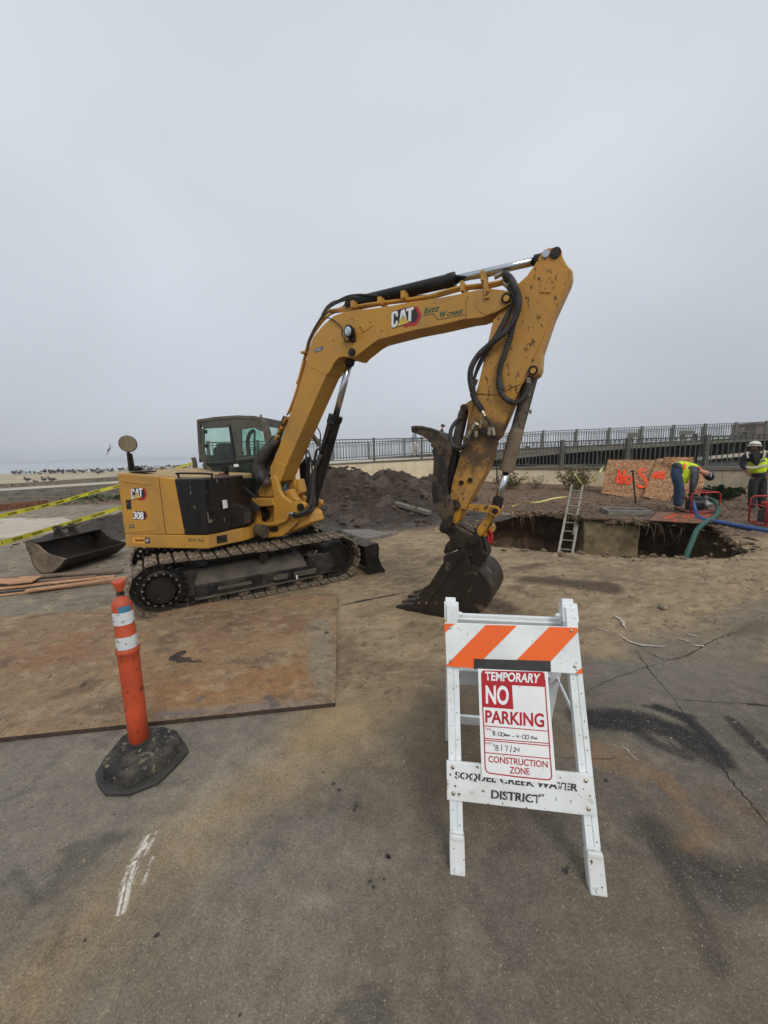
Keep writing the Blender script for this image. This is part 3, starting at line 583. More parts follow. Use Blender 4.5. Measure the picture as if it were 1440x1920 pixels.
# loose gravel and grit (uncountable)
bm = B(); rnd = random.Random(3)
def pebble(bm, x, y, z, r, rn):
    M_ = Matrix.Translation((x, y, z)) @ Matrix.Rotation(rn.random() * 6.28, 4, 'Z') @ Matrix.Rotation(rn.random() * .6, 4, 'X') @ Matrix.Diagonal((r * (1 + rn.random() * .7), r, r * (.45 + .3 * rn.random()), 1))
    k = bmesh.ops.create_icosphere(bm, subdivisions=1, radius=1, matrix=M_)
    for v in k['verts']: v.co += Vector((rn.random() - .5, rn.random() - .5, rn.random() - .5)) * r * .45
def pit_clear(x, y):
    return not inside(np.array([x]), np.array([y]), pit)[0]
for k in range(2600):
    x = rnd.uniform(-40, 1480); y = 1045 + 460 * rnd.random() ** 1.7
    if rnd.random() < .35: x = rnd.uniform(850, 1440); y = rnd.uniform(1050, 1240)
    q = P(x, y)
    if not pit_clear(q.x, q.y): continue
    dz = 0.036 if inside(np.array([q.x]), np.array([q.y]), [(-4.6, 1.8), (-0.36, 2.4), (-0.59, 4.49), (-4.8, 4.1)])[0] else 0
    pebble(bm, q.x, q.y, dz + .002, (0.0022 + 0.006 * rnd.random() ** 3) * (1.0 + 0.35 * (q.y - 1.5)), rnd)
for k in range(320):
    q = P(rnd.uniform(0, 1440), rnd.uniform(1400, 1900)); pebble(bm, q.x, q.y, .001, .0015 + .003 * rnd.random() ** 3, rnd)
tag(obj('loose_gravel', bm, [M['stone']]), label='scattered grit and small stones on the dirt and asphalt', cat='gravel', kind='stuff')
for (x, y, r, lb) in [(152, 1293, .030, 'pale oval stone lying on the rusty steel plate'), (1243, 1142, .050, 'largest pale stone on the dirt right of the barricade top'), (93, 1277, .014, 'small dark stone left of the pale stone on the steel plate'), (158, 1614, .010, 'tiny white chip of stone on asphalt left of the white scrape'), (505, 1530, .009, 'small grey stone alone on asphalt left of the barricade'), (1095, 1207, .018, 'small stone just right of the striped board top corner'), (1184, 1120, .03, 'pale stone on the dirt above the scrape marks'), (1057, 1080, .032, 'pale stone at the edge of the wet dirt patch')]:
    q = P(x, y); bm = B(); pebble(bm, q.x, q.y, r * .4 + (0.037 if x < 200 and y < 1400 else 0), r, rnd); o = obj('stone', bm, M['stone'], smooth=True); tag(o, lb, 'stone')

# ------------------------------------------------------------------ beach, path and sea beyond
bm = B(); xs = np.linspace(-130, 90, 90); ys = np.concatenate([np.linspace(0, 1, 30)])
def wall_y(x):        # line of the old low wall and the ramp wall, metres
    return np.interp(x, [-130, -15.2, -11.5, -8.2, -0.5, 4.6, 10, 40], [-35, 14.6, 16.4, 16.3, 20.4, 23.0, 24, 30])
for_ = []
for j, tt in enumerate(ys):
    row = []
    for x in xs:
        y0 = wall_y(x) + 2.6; y = y0 + 75 * tt ** 1.5
        z = 0.60 + 0.25 * math.sin(x * .06 + 1) * min(1, tt * 3) + 0.10 * (vn(np.array([x * .4]), np.array([y * .4]), 9)[0] - .5)
        crest = 34 + 0.12 * max(0, x + 30); z = z + 0.33 * max(0, 1 - abs(y - crest) / 9) - 0.06 * max(0, y - crest)
        row.append(bm.verts.new((x, y, max(z, -3.2))))
    for_.append(row)
for a, b_ in zip(for_, for_[1:]):
    for i in range(len(a) - 1): bm.faces.new((a[i], a[i + 1], b_[i + 1], b_[i]))
M['sand'] = mat('beach_sand', S(176, 162, 136), 0.95, col2=S(156, 142, 118), nscale=1.2, speck=[(6, 0.62, S(136, 122, 100), 0.1)], bump=0.2, bscale=6)
sand = tag(obj('sand_beach', bm, M['sand'], smooth=True), kind='structure')
bm = B(); face(bm, [(-4000, 40, -1.6), (4000, 40, -1.6), (4000, 4000, -1.6), (-4000, 4000, -1.6)])
M['sea'] = mat('calm_grey_sea', S(160, 166, 172), 0.3, col2=S(166, 172, 178), nscale=0.02, bump=0.3, bscale=0.6, dist=0.1)
tag(obj('sea', bm, M['sea']), kind='structure')
# wide base sheet under everything so nothing floats at the sides
bm = B(); face(bm, [(-160, -60, -2.6), (160, -60, -2.6), (160, 60, -2.6), (-160, 60, -2.6)])
tag(obj('terrain', bm, M['soilwall']), kind='structure')
# side ground left and right of the fan
bm = B()
for s in (-1, 1):
    ro = [Vector((s * 1.35 * r, r - 6.0, -.012)) for r in (4.2, 12, 20, 24.2 if s < 0 else 30)]; ou = [Vector((s * 60, p.y, -.012)) for p in ro]
    for i in range(3): face(bm, [ro[i], ro[i + 1], ou[i + 1], ou[i]])
face(bm, [(-60, -1.8, -.012), (60, -1.8, -.012), (60, -40, -.012), (-60, -40, -.012)])
tag(obj('side_paving', bm, mat('plain_paving', S(116, 108, 96), .9, col2=S(96, 90, 80), nscale=1.5, bump=.2)), kind='structure')

# fog bank over the beach and sea
bm = B(); abox(bm, -4100, 4100, -70, 4100, -3.8, 6.0)
hz = bpy.data.materials.new('sea_fog'); hz.use_nodes = True; t = hz.node_tree; t.nodes.clear(); o_ = t.nodes.new('ShaderNodeOutputMaterial'); pv_ = t.nodes.new('ShaderNodeVolumePrincipled')
pv_.inputs['Color'].default_value = (0.93, 0.95, 0.97, 1); pv_.inputs['Density'].default_value = 0.0006; pv_.inputs['Anisotropy'].default_value = 0.0; t.links.new(pv_.outputs[0], o_.inputs['Volume'])
tag(obj('haze', bm, hz), kind='stuff')
# ================================================================== EXCAVATOR
EX = thing('excavator', 'large yellow tracked excavator with a bent boom, parked with its bucket on the ground', 'excavator', (-2.0, 5.37, 0))
# ---- undercarriage frame: a = forward along tracks, b = across (away from the viewer)
TA = Vector((0.85, 0.527, 0)).normalized(); TB = Vector((-TA.y, TA.x, 0)); T0 = Vector((-2.46, 3.90, 0)) - TA * .12; Z = Vector((0, 0, 1))
def tw(s, b, z): return T0 + TA * s + TB * b + Z * z
RW = 0.285; S0, S1 = 0.20, 2.30; SHW = 0.42
def track_path(d):
    """position and tangent along the shoe loop, d in metres"""
    straight = S1 - S0; arc = math.pi * RW; L = 2 * straight + 2 * arc; d = d % L
    if d < straight: return (S0 + d, RW - RW + 0.0, 1.0, 0.0)          # bottom run
    d -= straight
    if d < arc: t = d / RW; return (S1 + RW * math.sin(t), RW - RW * math.cos(t), math.cos(t), math.sin(t))
    d -= arc
    if d < straight:
        sag = 0.028 * math.sin(math.pi * d / straight) * (1 + .3 * math.sin(d * 9)); return (S1 - d, 2 * RW - sag, -1.0, 0.0)
    d -= straight; t = d / RW; return (S0 - RW * math.sin(t), RW + RW * math.cos(t), -math.cos(t), -math.sin(t))
LOOP = 2 * (S1 - S0) + 2 * math.pi * RW; NS = 42; PITCHS = LOOP / NS
def shoe_mesh():
    bm = B(); h = PITCHS * 0.43
    # local: x along the loop, y across (0..SHW), z outward
    def bx(x0, x1, y0, y1, z0, z1): abox(bm, x0, x1, y0, y1, z0, z1)
    pr_ = [(-h, 0.000), (h, 0.000), (h, 0.014), (h * .66, 0.030), (h * .40, 0.030), (h * .34, 0.018), (-h * .34, 0.018), (-h * .40, 0.030), (-h * .72, 0.030), (-h, 0.014)]
    prism_pts(bm, [Vector((x, 0, z)) for x, z in pr_], [Vector((x, SHW, z)) for x, z in pr_])
    nf = len(bm.faces)
    for y in (SHW * .30, SHW * .62): bx(-h * 1.02, h * 1.02, y, y + .03, -.052, -.001)     # chain links under the plate
    for x in (-h * .5, h * .45): cyl(bm, (x, SHW * .34, -.028), (x, SHW * .66, -.028), .015, n=8)
    for f in list(bm.faces)[nf:]: f.material_index = 1
    for x in (-h * .5, h * .4):
        for y in (.05, SHW - .05): cyl(bm, (x, y, .014), (x, y, .034), .010, n=6)
    bmesh.ops.recalc_face_normals(bm, faces=bm.faces[:]); me = bpy.data.meshes.new('track_shoe'); bm.to_mesh(me); bm.free(); me.materials.append(M['shoe']); me.materials.append(M['dsteel']); return me
SHOE = shoe_mesh()
for side in (0, 1):
    b0 = 0.0 if side == 0 else 1.44
    tr = bpy.data.objects.new('track', None); COL.objects.link(tr)
    # the part itself: frame beam with wheels
    bpy.data.objects.remove(tr)
    bm = B()   # track frame
    y0, y1 = b0 + 0.11, b0 + 0.37
    prof = [(S0 + .30, .10), (S1 - .42, .10), (S1 - .42, .32), (S1 - .55, .36), (S0 + .42, .40), (S0 + .30, .36)]
    prism_pts(bm, [tw(s, y0, z) for s, z in [(S0 + .34, .12), (S1 - .30, .12), (S1 - .30, .265), (S0 + .34, .265)]], [tw(s, y1, z) for s, z in [(S0 + .34, .12), (S1 - .30, .12), (S1 - .30, .265), (S0 + .34, .265)]])
    prism_pts(bm, [tw(s, b0 + .24, z) for s, z in [(S0 - .12, .10), (S0 + .5, .10), (S0 + .5, .42), (S0 - .12, .44)]], [tw(s, b0 + .36, z) for s, z in [(S0 - .12, .10), (S0 + .5, .10), (S0 + .5, .42), (S0 - .12, .44)]])  # added dark fill plate, keeps the gap behind the sprocket dark
    track = obj('track', bm, M['frame'], EX, bevel=.01)
    if side == 0: track['label'] = 'near track with grey dust on its beam'
    bm = B()   # sloping dusty upper cover
    A_ = [tw(S0 + .32, y0 - .002, .268), tw(S1 - .42, y0 - .002, .268), tw(S1 - .46, y0 + .15, .42), tw(S0 + .40, y0 + .15, .42)]
    prism_pts(bm, A_, [p + TB * .12 - Z * .004 for p in A_]); obj('frame_cover', bm, M['frame_top'], track, bevel=.008)
    bm = B(); A_ = [(S0 + .32, .100), (S1 - .28, .100), (S1 - .28, .122), (S0 + .32, .122)]
    prism_pts(bm, [tw(s, y0 - .03, z) for s, z in A_], [tw(s, y0 + .06, z) for s, z in A_]); obj('frame_ledge', bm, M['frame_top'], track, bevel=.004)
    bm = B(); A_ = [(S1 - .44, .125), (S1 - .06, .125), (S1 - .06, .40), (S1 - .40, .40)]      # idler guard
    prism_pts(bm, [tw(s, y0 - .018, z) for s, z in A_], [tw(s, y0 + .05, z) for s, z in A_])
    for k in range(7): box(bm, tw(S1 - .22, y0 - .022, .17 + k * .028), TA, TB, Z, .09, .006, .005)
    box(bm, tw(S1 - .335, y0 - .022, .26), TA, TB, Z, .004, .006, .11); obj('idler_guard', bm, M['frame'], track, bevel=.006)
    bm = B()
    for s, z, r in ((S0 + .52, .07, .07), (S0 + .86, .07, .07), (S0 + 1.2, .07, .07), (S0 + 1.54, .07, .07), (S0 + 1.82, .07, .07)):
        lathe(bm, tw(s, b0 + .10, z + .012), TB, [(0, .02), (0, .045), (.02, .05), (.02, r), (.07, r), (.07, .05), (.16, .05), (.16, r), (.21, r)], n=20)
    obj('track_roller', bm, M['track'], track)
    bm = B(); lathe(bm, tw(S0 + 1.12, b0 + .12, .475), TB, [(0, .02), (0, .05), (.18, .05)], n=16); obj('carrier_roller', bm, M['blackm'], track)
    # idler wheel
    bm = B(); lathe(bm, tw(S1, b0 + .13, RW), TB, [(0, .05), (0, .12), (.03, .14), (.03, .185), (0, .20), (0, .235), (.16, .235)], n=36); obj('idler_wheel', bm, M['blackm'], track, smooth=False)
    # drive sprocket with teeth and hub
    bm = B(); c0 = tw(S0, b0 + .15, RW); A_ = []
    for k in range(21 * 4):
        t = 2 * math.pi * k / 84; r = .225 if k % 4 in (0, 1) else .262
        A_.append(c0 + TA * (r * math.cos(t)) + Z * (r * math.sin(t)))
    prism_pts(bm, A_, [p + TB * .05 for p in A_]); sp = obj('sprocket', bm, M['blackm'], track)
    bm = B(); lathe(bm, c0 + TB * .02, -TB, [(0, .215), (.035, .215), (.05, .19), (.05, .175), (.02, .16), (.02, .15), (.10, .145), (.125, .13), (.125, .02)], n=44); obj('hub_cover', bm, M['blackm'], track)
    bm = B()
    for k in range(15):
        t = 2 * math.pi * k / 15 + .1; c = c0 + TA * (.178 * math.cos(t)) + Z * (.178 * math.sin(t)); cyl(bm, c - TB * .025, c - TB * .042, .0125, n=8)
    obj('hub_bolt', bm, M['fitting'], track)
    # shoes
    for k in range(NS):
        s, z, ts, tz = track_path(k * PITCHS + 0.03)
        o = bpy.data.objects.new('track_shoe', SHOE); COL.objects.link(o); o.parent = track
        tx = TA * ts + Z * tz; nz_ = TA * tz - Z * ts
        q = tw(s, b0, z) - EX.location + Z * .034; ya = TB
        o.matrix_local = Matrix(((tx.x, ya.x, nz_.x, q.x), (tx.y, ya.y, nz_.y, q.y), (tx.z, ya.z, nz_.z, q.z), (0, 0, 0, 1)))
# beam detail: stamped recess, plate hole, grease cap, tag
bm = B()
box(bm, tw(S0 + .75, .048, .205), TA, TB, Z, .19, .008, .018)
for s in (1.30, 1.62): box(bm, tw(S0 + s, .046, .205), TA, TB, Z, .085 if s < 1.4 else .15, .006, .035)
near_track = [o for o in EX.children if o.name.startswith('track')][0]
obj('beam_recess', bm, M['frame_top'], near_track, bevel=.003)
bm = B(); cyl(bm, tw(S0 + 1.22, .043, .205), tw(S0 + 1.22, .030, .205), .018, n=12); obj('grease_fitting', bm, M['fitting'], near_track)
bm = B(); box(bm, tw(S0 + 1.50, .040, .165), TA, TB, Z, .008, .003, .026); obj('pointer_decal', bm, M['whitev'], near_track)
# centre frame and slewing ring
bm = B(); prism_pts(bm, [tw(s, .42, .20) for s in (.55, 1.95)] + [tw(1.95, 1.36, .20), tw(.55, 1.36, .20)], [tw(s, .42, .50) for s in (.75, 1.75)] + [tw(1.75, 1.36, .50), tw(.75, 1.36, .50)])
obj('centre_frame', bm, M['blackm'], EX, bevel=.02)
bm = B(); lathe(bm, (-2.0, 5.37, .48), Z, [(0, .46), (.16, .46)], n=40); obj('slew_ring', bm, M['dsteel'], EX)

# ---- dozer blade
_T0 = T0.copy(); T0 = T0 + TA * .08
bm = B(); bp_ = [(2.78, .03), (2.84, .045), (2.80, .12), (2.765, .22), (2.77, .34), (2.80, .43), (2.775, .44), (2.70, .415), (2.66, .39), (2.66, .12), (2.74, .05)]
prism_pts(bm, [tw(s, -.0, z) for s, z in bp_], [tw(s, 1.66, z) for s, z in bp_])
bl = obj('dozer_blade', bm, M['frame'], EX, bevel=.006)
bm = B()
for yb in (-.02, 1.66):
    o_ = [(2.62, .04), (2.90, .01), (2.93, .02), (2.86, .12), (2.82, .24), (2.83, .40), (2.81, .455), (2.60, .435)]
    prism_pts(bm, [tw(s, yb, z) for s, z in o_], [tw(s, yb + .022, z) for s, z in o_])
obj('blade_end_plate', bm, M['blackm'], bl, bevel=.003)
bm = B(); A_ = [(2.60, .425), (2.74, .462), (2.81, .455), (2.81, .435), (2.66, .40)]
prism_pts(bm, [tw(s, .004, z) for s, z in A_], [tw(s, 1.655, z) for s, z in A_]); obj('blade_top_rail', bm, M['frame_top'], bl, bevel=.004)
bm = B()
for yb in (.55, .63, .98, 1.06):
    A_ = [(2.2, .26), (2.2, .40), (2.62, .47), (2.74, .47), (2.66, .30)]; prism_pts(bm, [tw(s, yb, z) for s, z in A_], [tw(s, yb + .02, z) for s, z in A_])
for yb in (.42, 1.2): prism_pts(bm, [tw(1.9, yb, .2), tw(1.9, yb, .32), tw(2.68, yb + .05, .28), tw(2.68, yb + .05, .14)], [tw(1.9, yb + .08, .2), tw(1.9, yb + .08, .32), tw(2.68, yb + .13, .28), tw(2.68, yb + .13, .14)])
cyl(bm, tw(1.7, .80, .42), tw(2.3, .80, .38), .05, n=14); obj('blade_arm', bm, M['frame'], bl, bevel=.004)

T0 = _T0
# ---- upper structure
HE = Vector((0.988, -0.155, 0)).normalized(); HP = Plane((-2.0, 5.37, 0), HE, Z)      # n toward the viewer
LS = 1.03
def hw(t, l, z): return HP.w(t, z, l)
k2 = lambda L: crop(200, 760, 4.8, L)
# dark core body
bm = B(); pl_ = [(-.80, 1.0), (.09, .98), (.18, .72), (.22, .5), (.26, .40), (.26, -.95), (-.80, -.95), (-.96, -.6), (-1.0, 0), (-.96, .6)]
prism_pts(bm, [hw(t, l * .985, .66) for t, l in pl_], [hw(t, l * .985, 1.44) for t, l in pl_]); obj('body_core', bm, M['blackm'], EX, bevel=.02)
# skirt
bm = B(); sk = [(-.945, LS), (.118, LS), (.245, .76), (.33, .62), (.36, .50), (.36, -1.0), (-.80, -1.0), (-1.02, -.6), (-1.06, 0), (-1.04, .7), (-.985, .97)]
zl = [.665] * len(sk); prism_pts(bm, [hw(t, l, .665) for t, l in sk], [hw(t, l, .826) for t, l in sk]); obj('frame_skirt', bm, M['yellow'], EX, bevel=.012)
# counterweight back shell (rounded)
bm = B(); o1 = [(-.935, LS - .004), (-.985, .985), (-1.03, .8), (-1.06, .4), (-1.06, -.4), (-1.03, -.8), (-.9, -1.0)]; i1 = [(t + .09, l * .93) for t, l in o1]
def ztop(t): return np.interp(t, [-1.1, -.93, -.4, -.2, .3], [1.552, 1.552, 1.512, 1.485, 1.478])
prism_pts(bm, [hw(t, l, .83) for t, l in o1 + i1[::-1]], [hw(t, l, 1.55) for t, l in o1 + i1[::-1]]); obj('counterweight', bm, M['yellow'], EX, bevel=.014)
# rear service door and middle panel
door_px = k2([(106, 612), (460, 640), (524, 1163), (168, 1163)]); mid_px = k2([(467, 640), (606, 660), (706, 1163), (531, 1163)])
bm = B(); prism_px(bm, HP, door_px, LS, LS - .05); door = obj('side_door', bm, M['yellow'], EX, bevel=.012, seg=3)
bm = B(); prism_px(bm, HP, mid_px, LS, LS - .05); obj('side_panel', bm, M['yellow'], EX, bevel=.012, seg=3)
# embossed creases on the door
bm = B(); prism_px(bm, HP, k2([(112, 668), (392, 700), (384, 724), (150, 690)]), LS + .006, LS - .01); prism_px(bm, HP, k2([(180, 1140), (430, 1095), (448, 1110), (448, 1132), (190, 1148)]), LS + .006, LS - .01)
obj('door_crease', bm, M['yellow'], door, bevel=.004)
bm = B(); prism_px(bm, HP, k2([(170, 852), (214, 850), (220, 935), (178, 936)]), LS + .006, LS - .01); lt = obj('door_latch', bm, M['blackv'], door, bevel=.004)
bm = B(); c_ = HP.wp(*k2([(192, 885)])[0], LS + .006); cyl(bm, c_, c_ + HP.n * .008, .011, n=12); obj('keyhole', bm, M['fitting'], door)
# top deck
bm = B(); dk = [(-.935, .985), (-.21, .985), (.12, .985), (.22, .75), (.26, .12), (-.35, .10), (-.42, -.95), (-.9, -.95), (-1.0, -.6), (-1.03, 0), (-1.0, .7)]
prism_pts(bm, [hw(t, l, 1.40) for t, l in dk], [hw(t, l, float(ztop(t)) - .004 + .02 * (1 - abs(l))) for t, l in dk]); obj('hood', bm, M['yellow_top'], EX, bevel=.02, seg=3)
# black side tank cover
bm = B(); c1 = HP.pts(k2([(614, 664), (706, 1163)]), LS)
pa_ = [(c1[0][0], LS - .01, c1[0][1]), (.14, LS - .01, 1.476), (.20, .93, 1.476), (.27, .72, 1.478), (.29, .46, 1.478)]
pb_ = [(c1[1][0], LS - .01, .834), (.11, LS - .01, .834), (.165, .91, .834), (.23, .74, .84), (.27, .46, .85)]
A_ = [hw(*p) for p in pa_]; Bq = [hw(*p) for p in pb_]; Ai = [p - HP.n * .25 - HE * .05 for p in A_]; 
va = [bm.verts.new(p) for p in A_]; vb = [bm.verts.new(p) for p in Bq]; vc = [bm.verts.new(p - HP.n * .2) for p in A_[:1] + A_[-1:]]; 
for i in range(4): bm.faces.new((va[i], va[i + 1], vb[i + 1], vb[i]))
tank = obj('tank_cover', bm, M['blackpl'], EX); sd_ = tank.modifiers.new('s', 'SOLIDIFY'); sd_.thickness = .05; sd_.offset = 0; bv = tank.modifiers.new('b', 'BEVEL'); bv.width = .015; bv.segments = 3
bm = B(); tp = [(c1[0][0] - .0, LS - .02), (.14, LS - .02), (.20, .92), (.27, .71), (.29, .42), (.1, .42), (-.2, .6)]
prism_pts(bm, [hw(t, l, 1.45) for t, l in tp], [hw(t, l, 1.484) for t, l in tp]); obj('tank_top', bm, M['cabtrim'], EX, bevel=.01)
# nose of the cover, rounded foot step
NP = Plane(hw(.50, .60, 0), (HE * .8 - HP.n * .6), Z)
bm = B(); nose = [(.19, .82, 1.15), (.30, .68, 1.16), (.41, .54, 1.06), (.43, .51, .93), (.36, .58, .845), (.20, .78, .84)]
prism_pts(bm, [hw(*p) for p in nose], [hw(p[0] - .12, p[1] - .30, p[2]) for p in nose]); obj('cover_nose', bm, M['blackpl'], EX, bevel=.03, seg=3)
bm = B(); 
for k in range(6): box(bm, hw(.385 + .002 * k, .575 - .002 * k, .90 + k * .024), HE * .6 - HP.n * .5, HP.n, Z, .035, .012, .005)
obj('nose_vent', bm, M['frame_top'], EX)
# latches and sticker on the tank cover
for (a, b_) in ((915, 785), (945, 1040)):
    bm = B(); q = HP.wp(*k2([(a, b_)])[0], LS - .02) + HP.n * .035; cyl(bm, q, q - HP.n * .03, .020, n=14); obj('cover_latch', bm, M['fitting'] if a > 940 else M['blackm'], tank)
bm = B(); prism_px(bm, HP, k2([(1040, 856), (1064, 852), (1075, 925), (1048, 932)]), LS - .16, LS - .20); obj('small_label', bm, M['whitev'], tank)
# hand rail
rail_px = k2([(660, 660), (640, 625), (650, 612), (930, 618), (945, 650), (962, 900), (968, 950), (940, 990)])
bm = B(); tube(bm, [HP.wp(x, y, o_) for (x, y), o_ in zip(rail_px, (LS - .10, LS - .02, LS, LS, LS, LS - .01, LS - .01, LS - .06))], .011, n=8, k=5); obj('handrail', bm, M['blackm'], EX, smooth=True)
# mirror
mp_ = Plane(hw(0, LS - .15, 0), HE, Z)
bm = B(); 
prism_px(bm, mp_, k2([(212, 595), (360, 592), (358, 605), (214, 608)]), .04, -.12); prism_px(bm, mp_, k2([(176, 425), (190, 418), (214, 592), (196, 596)]), .02, -.01); prism_px(bm, mp_, k2([(190, 430), (214, 434), (240, 575), (222, 590)]), -.02, -.05)
mr_ = obj('mirror_stand', bm, M['blackm'], EX, bevel=.003)
c_ = mp_.wp(*k2([(192, 346)])[0], .02); ax = (HP.n * .9 + HE * .45 - Z * .15).normalized()
u_ = Vector((-.25, .05, 1)); 
bm = B(); lathe(bm, c_, ax, [(-.03, .05), (-.02, .085), (0, .098), (.004, .098), (.004, .088)], n=32)
mh = obj('mirror_head', bm, M['blackm'], mr_, smooth=False)
bm = B(); lathe(bm, c_ + ax * .004, ax, [(0, .092), (.006, .088)], n=32); obj('mirror_glass', bm, M['mirror'], mr_)
bm = B(); q = mp_.wp(*k2([(270, 562)])[0], -.05); lathe(bm, q - Z * .035, Z, [(0, .05), (.03, .052), (.05, .04), (.06, .01)], n=18); obj('beacon', bm, M['blackm'], EX, smooth=True)
# fuel cap on the deck and work lamp in front of the cab
q = HP.wp(*k2([(1035, 640)])[0], .62); bm = B(); lathe(bm, q - Z * .03, Z, [(0, .075), (.035, .075), (.04, .085), (.055, .085), (.055, .03), (.075, .03), (.075, .01)], n=20); obj('filler_cap', bm, mat('rusty_cap', S(110, 62, 48), .6), EX)
q = HP.wp(*k2([(1075, 560)])[0], .55); bm = B(); lathe(bm, q, HE * -.3 + HP.n, [(0, .03), (.01, .045), (.04, .055), (.045, .055)], n=18); box(bm, q - Z * .06, HE, HP.n, Z, .02, .02, .05); obj('work_lamp', bm, M['blackm'], EX)
q = HP.wp(*k2([(795, 530)])[0], -.5); bm = B(); tube(bm, [q + Z * .0 - HE * .02 + Z * .10, q, q - Z * .25], .035, n=8); obj('exhaust_pipe', bm, M['cabtrim'], EX, smooth=True)

# ---- cab
CL0, CL1 = .06, -.92     # near and far side
k5 = lambda L: crop(360, 760, 6, L)
cab_px = k5([(52, 165), (70, 158), (250, 130), (500, 112), (700, 118), (760, 132), (800, 200), (830, 300), (852, 430), (852, 760), (770, 1012), (600, 905), (250, 800), (150, 690), (85, 590), (72, 520)])
cab_uv = HP.pts(cab_px, CL0)
def offset_poly(uv, d):
    cx_ = sum(p[0] for p in uv) / len(uv); cy_ = sum(p[1] for p in uv) / len(uv); out = []
    for i, p in enumerate(uv):
        a = Vector(uv[i - 1]); b_ = Vector(uv[(i + 1) % len(uv)]); t = (b_ - a).normalized(); nn = Vector((-t.y, t.x))
        if (Vector((cx_, cy_)) - Vector(p)).dot(nn) < 0: nn = -nn
        out.append((p[0] + nn.x * d, p[1] + nn.y * d))
    return out
def ring(bm, pl, out, inn, o1, o2):
    n = len(out)
    for i in range(n):
        j = (i + 1) % n
        prism_pts(bm, [pl.w(*out[i], o1), pl.w(*out[j], o1), pl.w(*inn[j], o1), pl.w(*inn[i], o1)], [pl.w(*out[i], o2), pl.w(*out[j], o2), pl.w(*inn[j], o2), pl.w(*inn[i], o2)])
inn = offset_poly(cab_uv, .038)
bm = B(); ring(bm, HP, cab_uv, inn, CL0, CL0 - .05); cab = obj('cab', bm, M['cabtrim'], EX)
bm = B(); ring(bm, HP, cab_uv, inn, CL1 + .05, CL1); obj('far_side_frame', bm, M['cabtrim'], cab)
# roof, back, front strips joining the side frames
bm = B()
for i in range(1, 7):
    a, b_ = cab_uv[i - 1], cab_uv[i]; a2, b2 = inn[i - 1], inn[i]
    prism_pts(bm, [HP.w(*a, CL0 - .05), HP.w(*b_, CL0 - .05), HP.w(*b2, CL0 - .05), HP.w(*a2, CL0 - .05)], [HP.w(*a, CL1 + .05), HP.w(*b_, CL1 + .05), HP.w(*b2, CL1 + .05), HP.w(*a2, CL1 + .05)])
obj('cab_roof', bm, M['cabtrim'], cab)
# front pillar band with bolts and the front windscreen frame (seen edge-on past the near side)
FP0 = HP.px(*k5([(800, 200)])[0], CL0); 
bm = B(); fr_uv = [cab_uv[5], cab_uv[6], cab_uv[7], cab_uv[8], cab_uv[9]]
for i in range(len(fr_uv) - 1):
    a, b_ = fr_uv[i], fr_uv[i + 1]
    for (la, lb) in ((CL0, CL0 - .10), (CL1 + .08, CL1)):
        prism_pts(bm, [HP.w(a[0], a[1], la), HP.w(b_[0], b_[1], la), HP.w(b_[0], b_[1], lb), HP.w(a[0], a[1], lb)], [HP.w(a[0] + .03, a[1], la - .005), HP.w(b_[0] + .03, b_[1], la - .005), HP.w(b_[0] + .03, b_[1], lb), HP.w(a[0] + .03, a[1], lb)])
a = cab_uv[5]; prism_pts(bm, [HP.w(a[0], a[1] - .10, CL0 - .1), HP.w(a[0], a[1], CL0 - .1), HP.w(a[0], a[1], CL1 + .08), HP.w(a[0], a[1] - .10, CL1 + .08)], [HP.w(a[0] + .045, a[1] - .12, CL0 - .1), HP.w(a[0] + .03, a[1], CL0 - .1), HP.w(a[0] + .03, a[1], CL1 + .08), HP.w(a[0] + .045, a[1] - .12, CL1 + .08)])
obj('windscreen_frame', bm, M['cabtrim'], cab, bevel=.006)
q = HP.wp(*k5([(776, 128)])[0], CL0 - .04); bm = B(); cyl(bm, q - Z * .02, q + Z * .025, .014, n=10); obj('roof_lug', bm, M['cabtrim'], cab)
# dark inner liner and panes on the near side
def pane(name, px, o_, mt, th=.006):
    bm = B(); prism_px(bm, HP, px, o_, o_ - th); return obj(name, bm, mt, cab)
rearwin = k5([(128, 262), (400, 240), (432, 300), (470, 612), (165, 640), (130, 500)]); frontwin = k5([(553, 270), (700, 250), (770, 290), (840, 450), (750, 565), (556, 577)])
bm = B()
def strip(px): prism_px(bm, HP, px, CL0 - .012, CL0 - .04)
strip(k5([(62, 180), (430, 135), (420, 245), (130, 262)])); strip(k5([(80, 262), (132, 262), (132, 500), (168, 640), (120, 620), (84, 520)]))
strip(k5([(428, 145), (700, 140), (760, 160), (805, 290), (770, 290), (700, 250), (552, 270), (558, 578), (478, 590), (432, 300)]))
strip(k5([(165, 640), (470, 612), (478, 590), (760, 560), (740, 605), (500, 640), (180, 668)]))
obj('side_liner', bm, mat('smoked_liner', S(84, 82, 70), .35, col2=S(62, 62, 55), nscale=3), cab)
pane('rear_side_window', rearwin, CL0 - .02, M['glass']); pane('front_side_window', frontwin, CL0 - .02, M['glass'])
pane('lower_side_window', k5([(180, 668), (500, 640), (745, 605), (845, 470), (850, 760), (768, 1005), (600, 900), (255, 795), (210, 720)]), CL0 - .02, M['glass_lo'])
bm = B(); prism_px(bm, HP, k5([(410, 225), (425, 225), (482, 540), (478, 640), (462, 640)]), CL0 + .006, CL0 - .02); prism_px(bm, HP, k5([(150, 652), (480, 622), (740, 590), (740, 612), (480, 645), (155, 676)]), CL0 + .006, CL0 - .02); obj('window_bar', bm, M['cabdark'], cab)
bm = B(); prism_px(bm, HP, k5([(468, 662), (520, 660), (522, 692), (472, 694)]), CL0 + .004, CL0 - .012); obj('safety_label', bm, M['whitev'], cab)
bm = B()
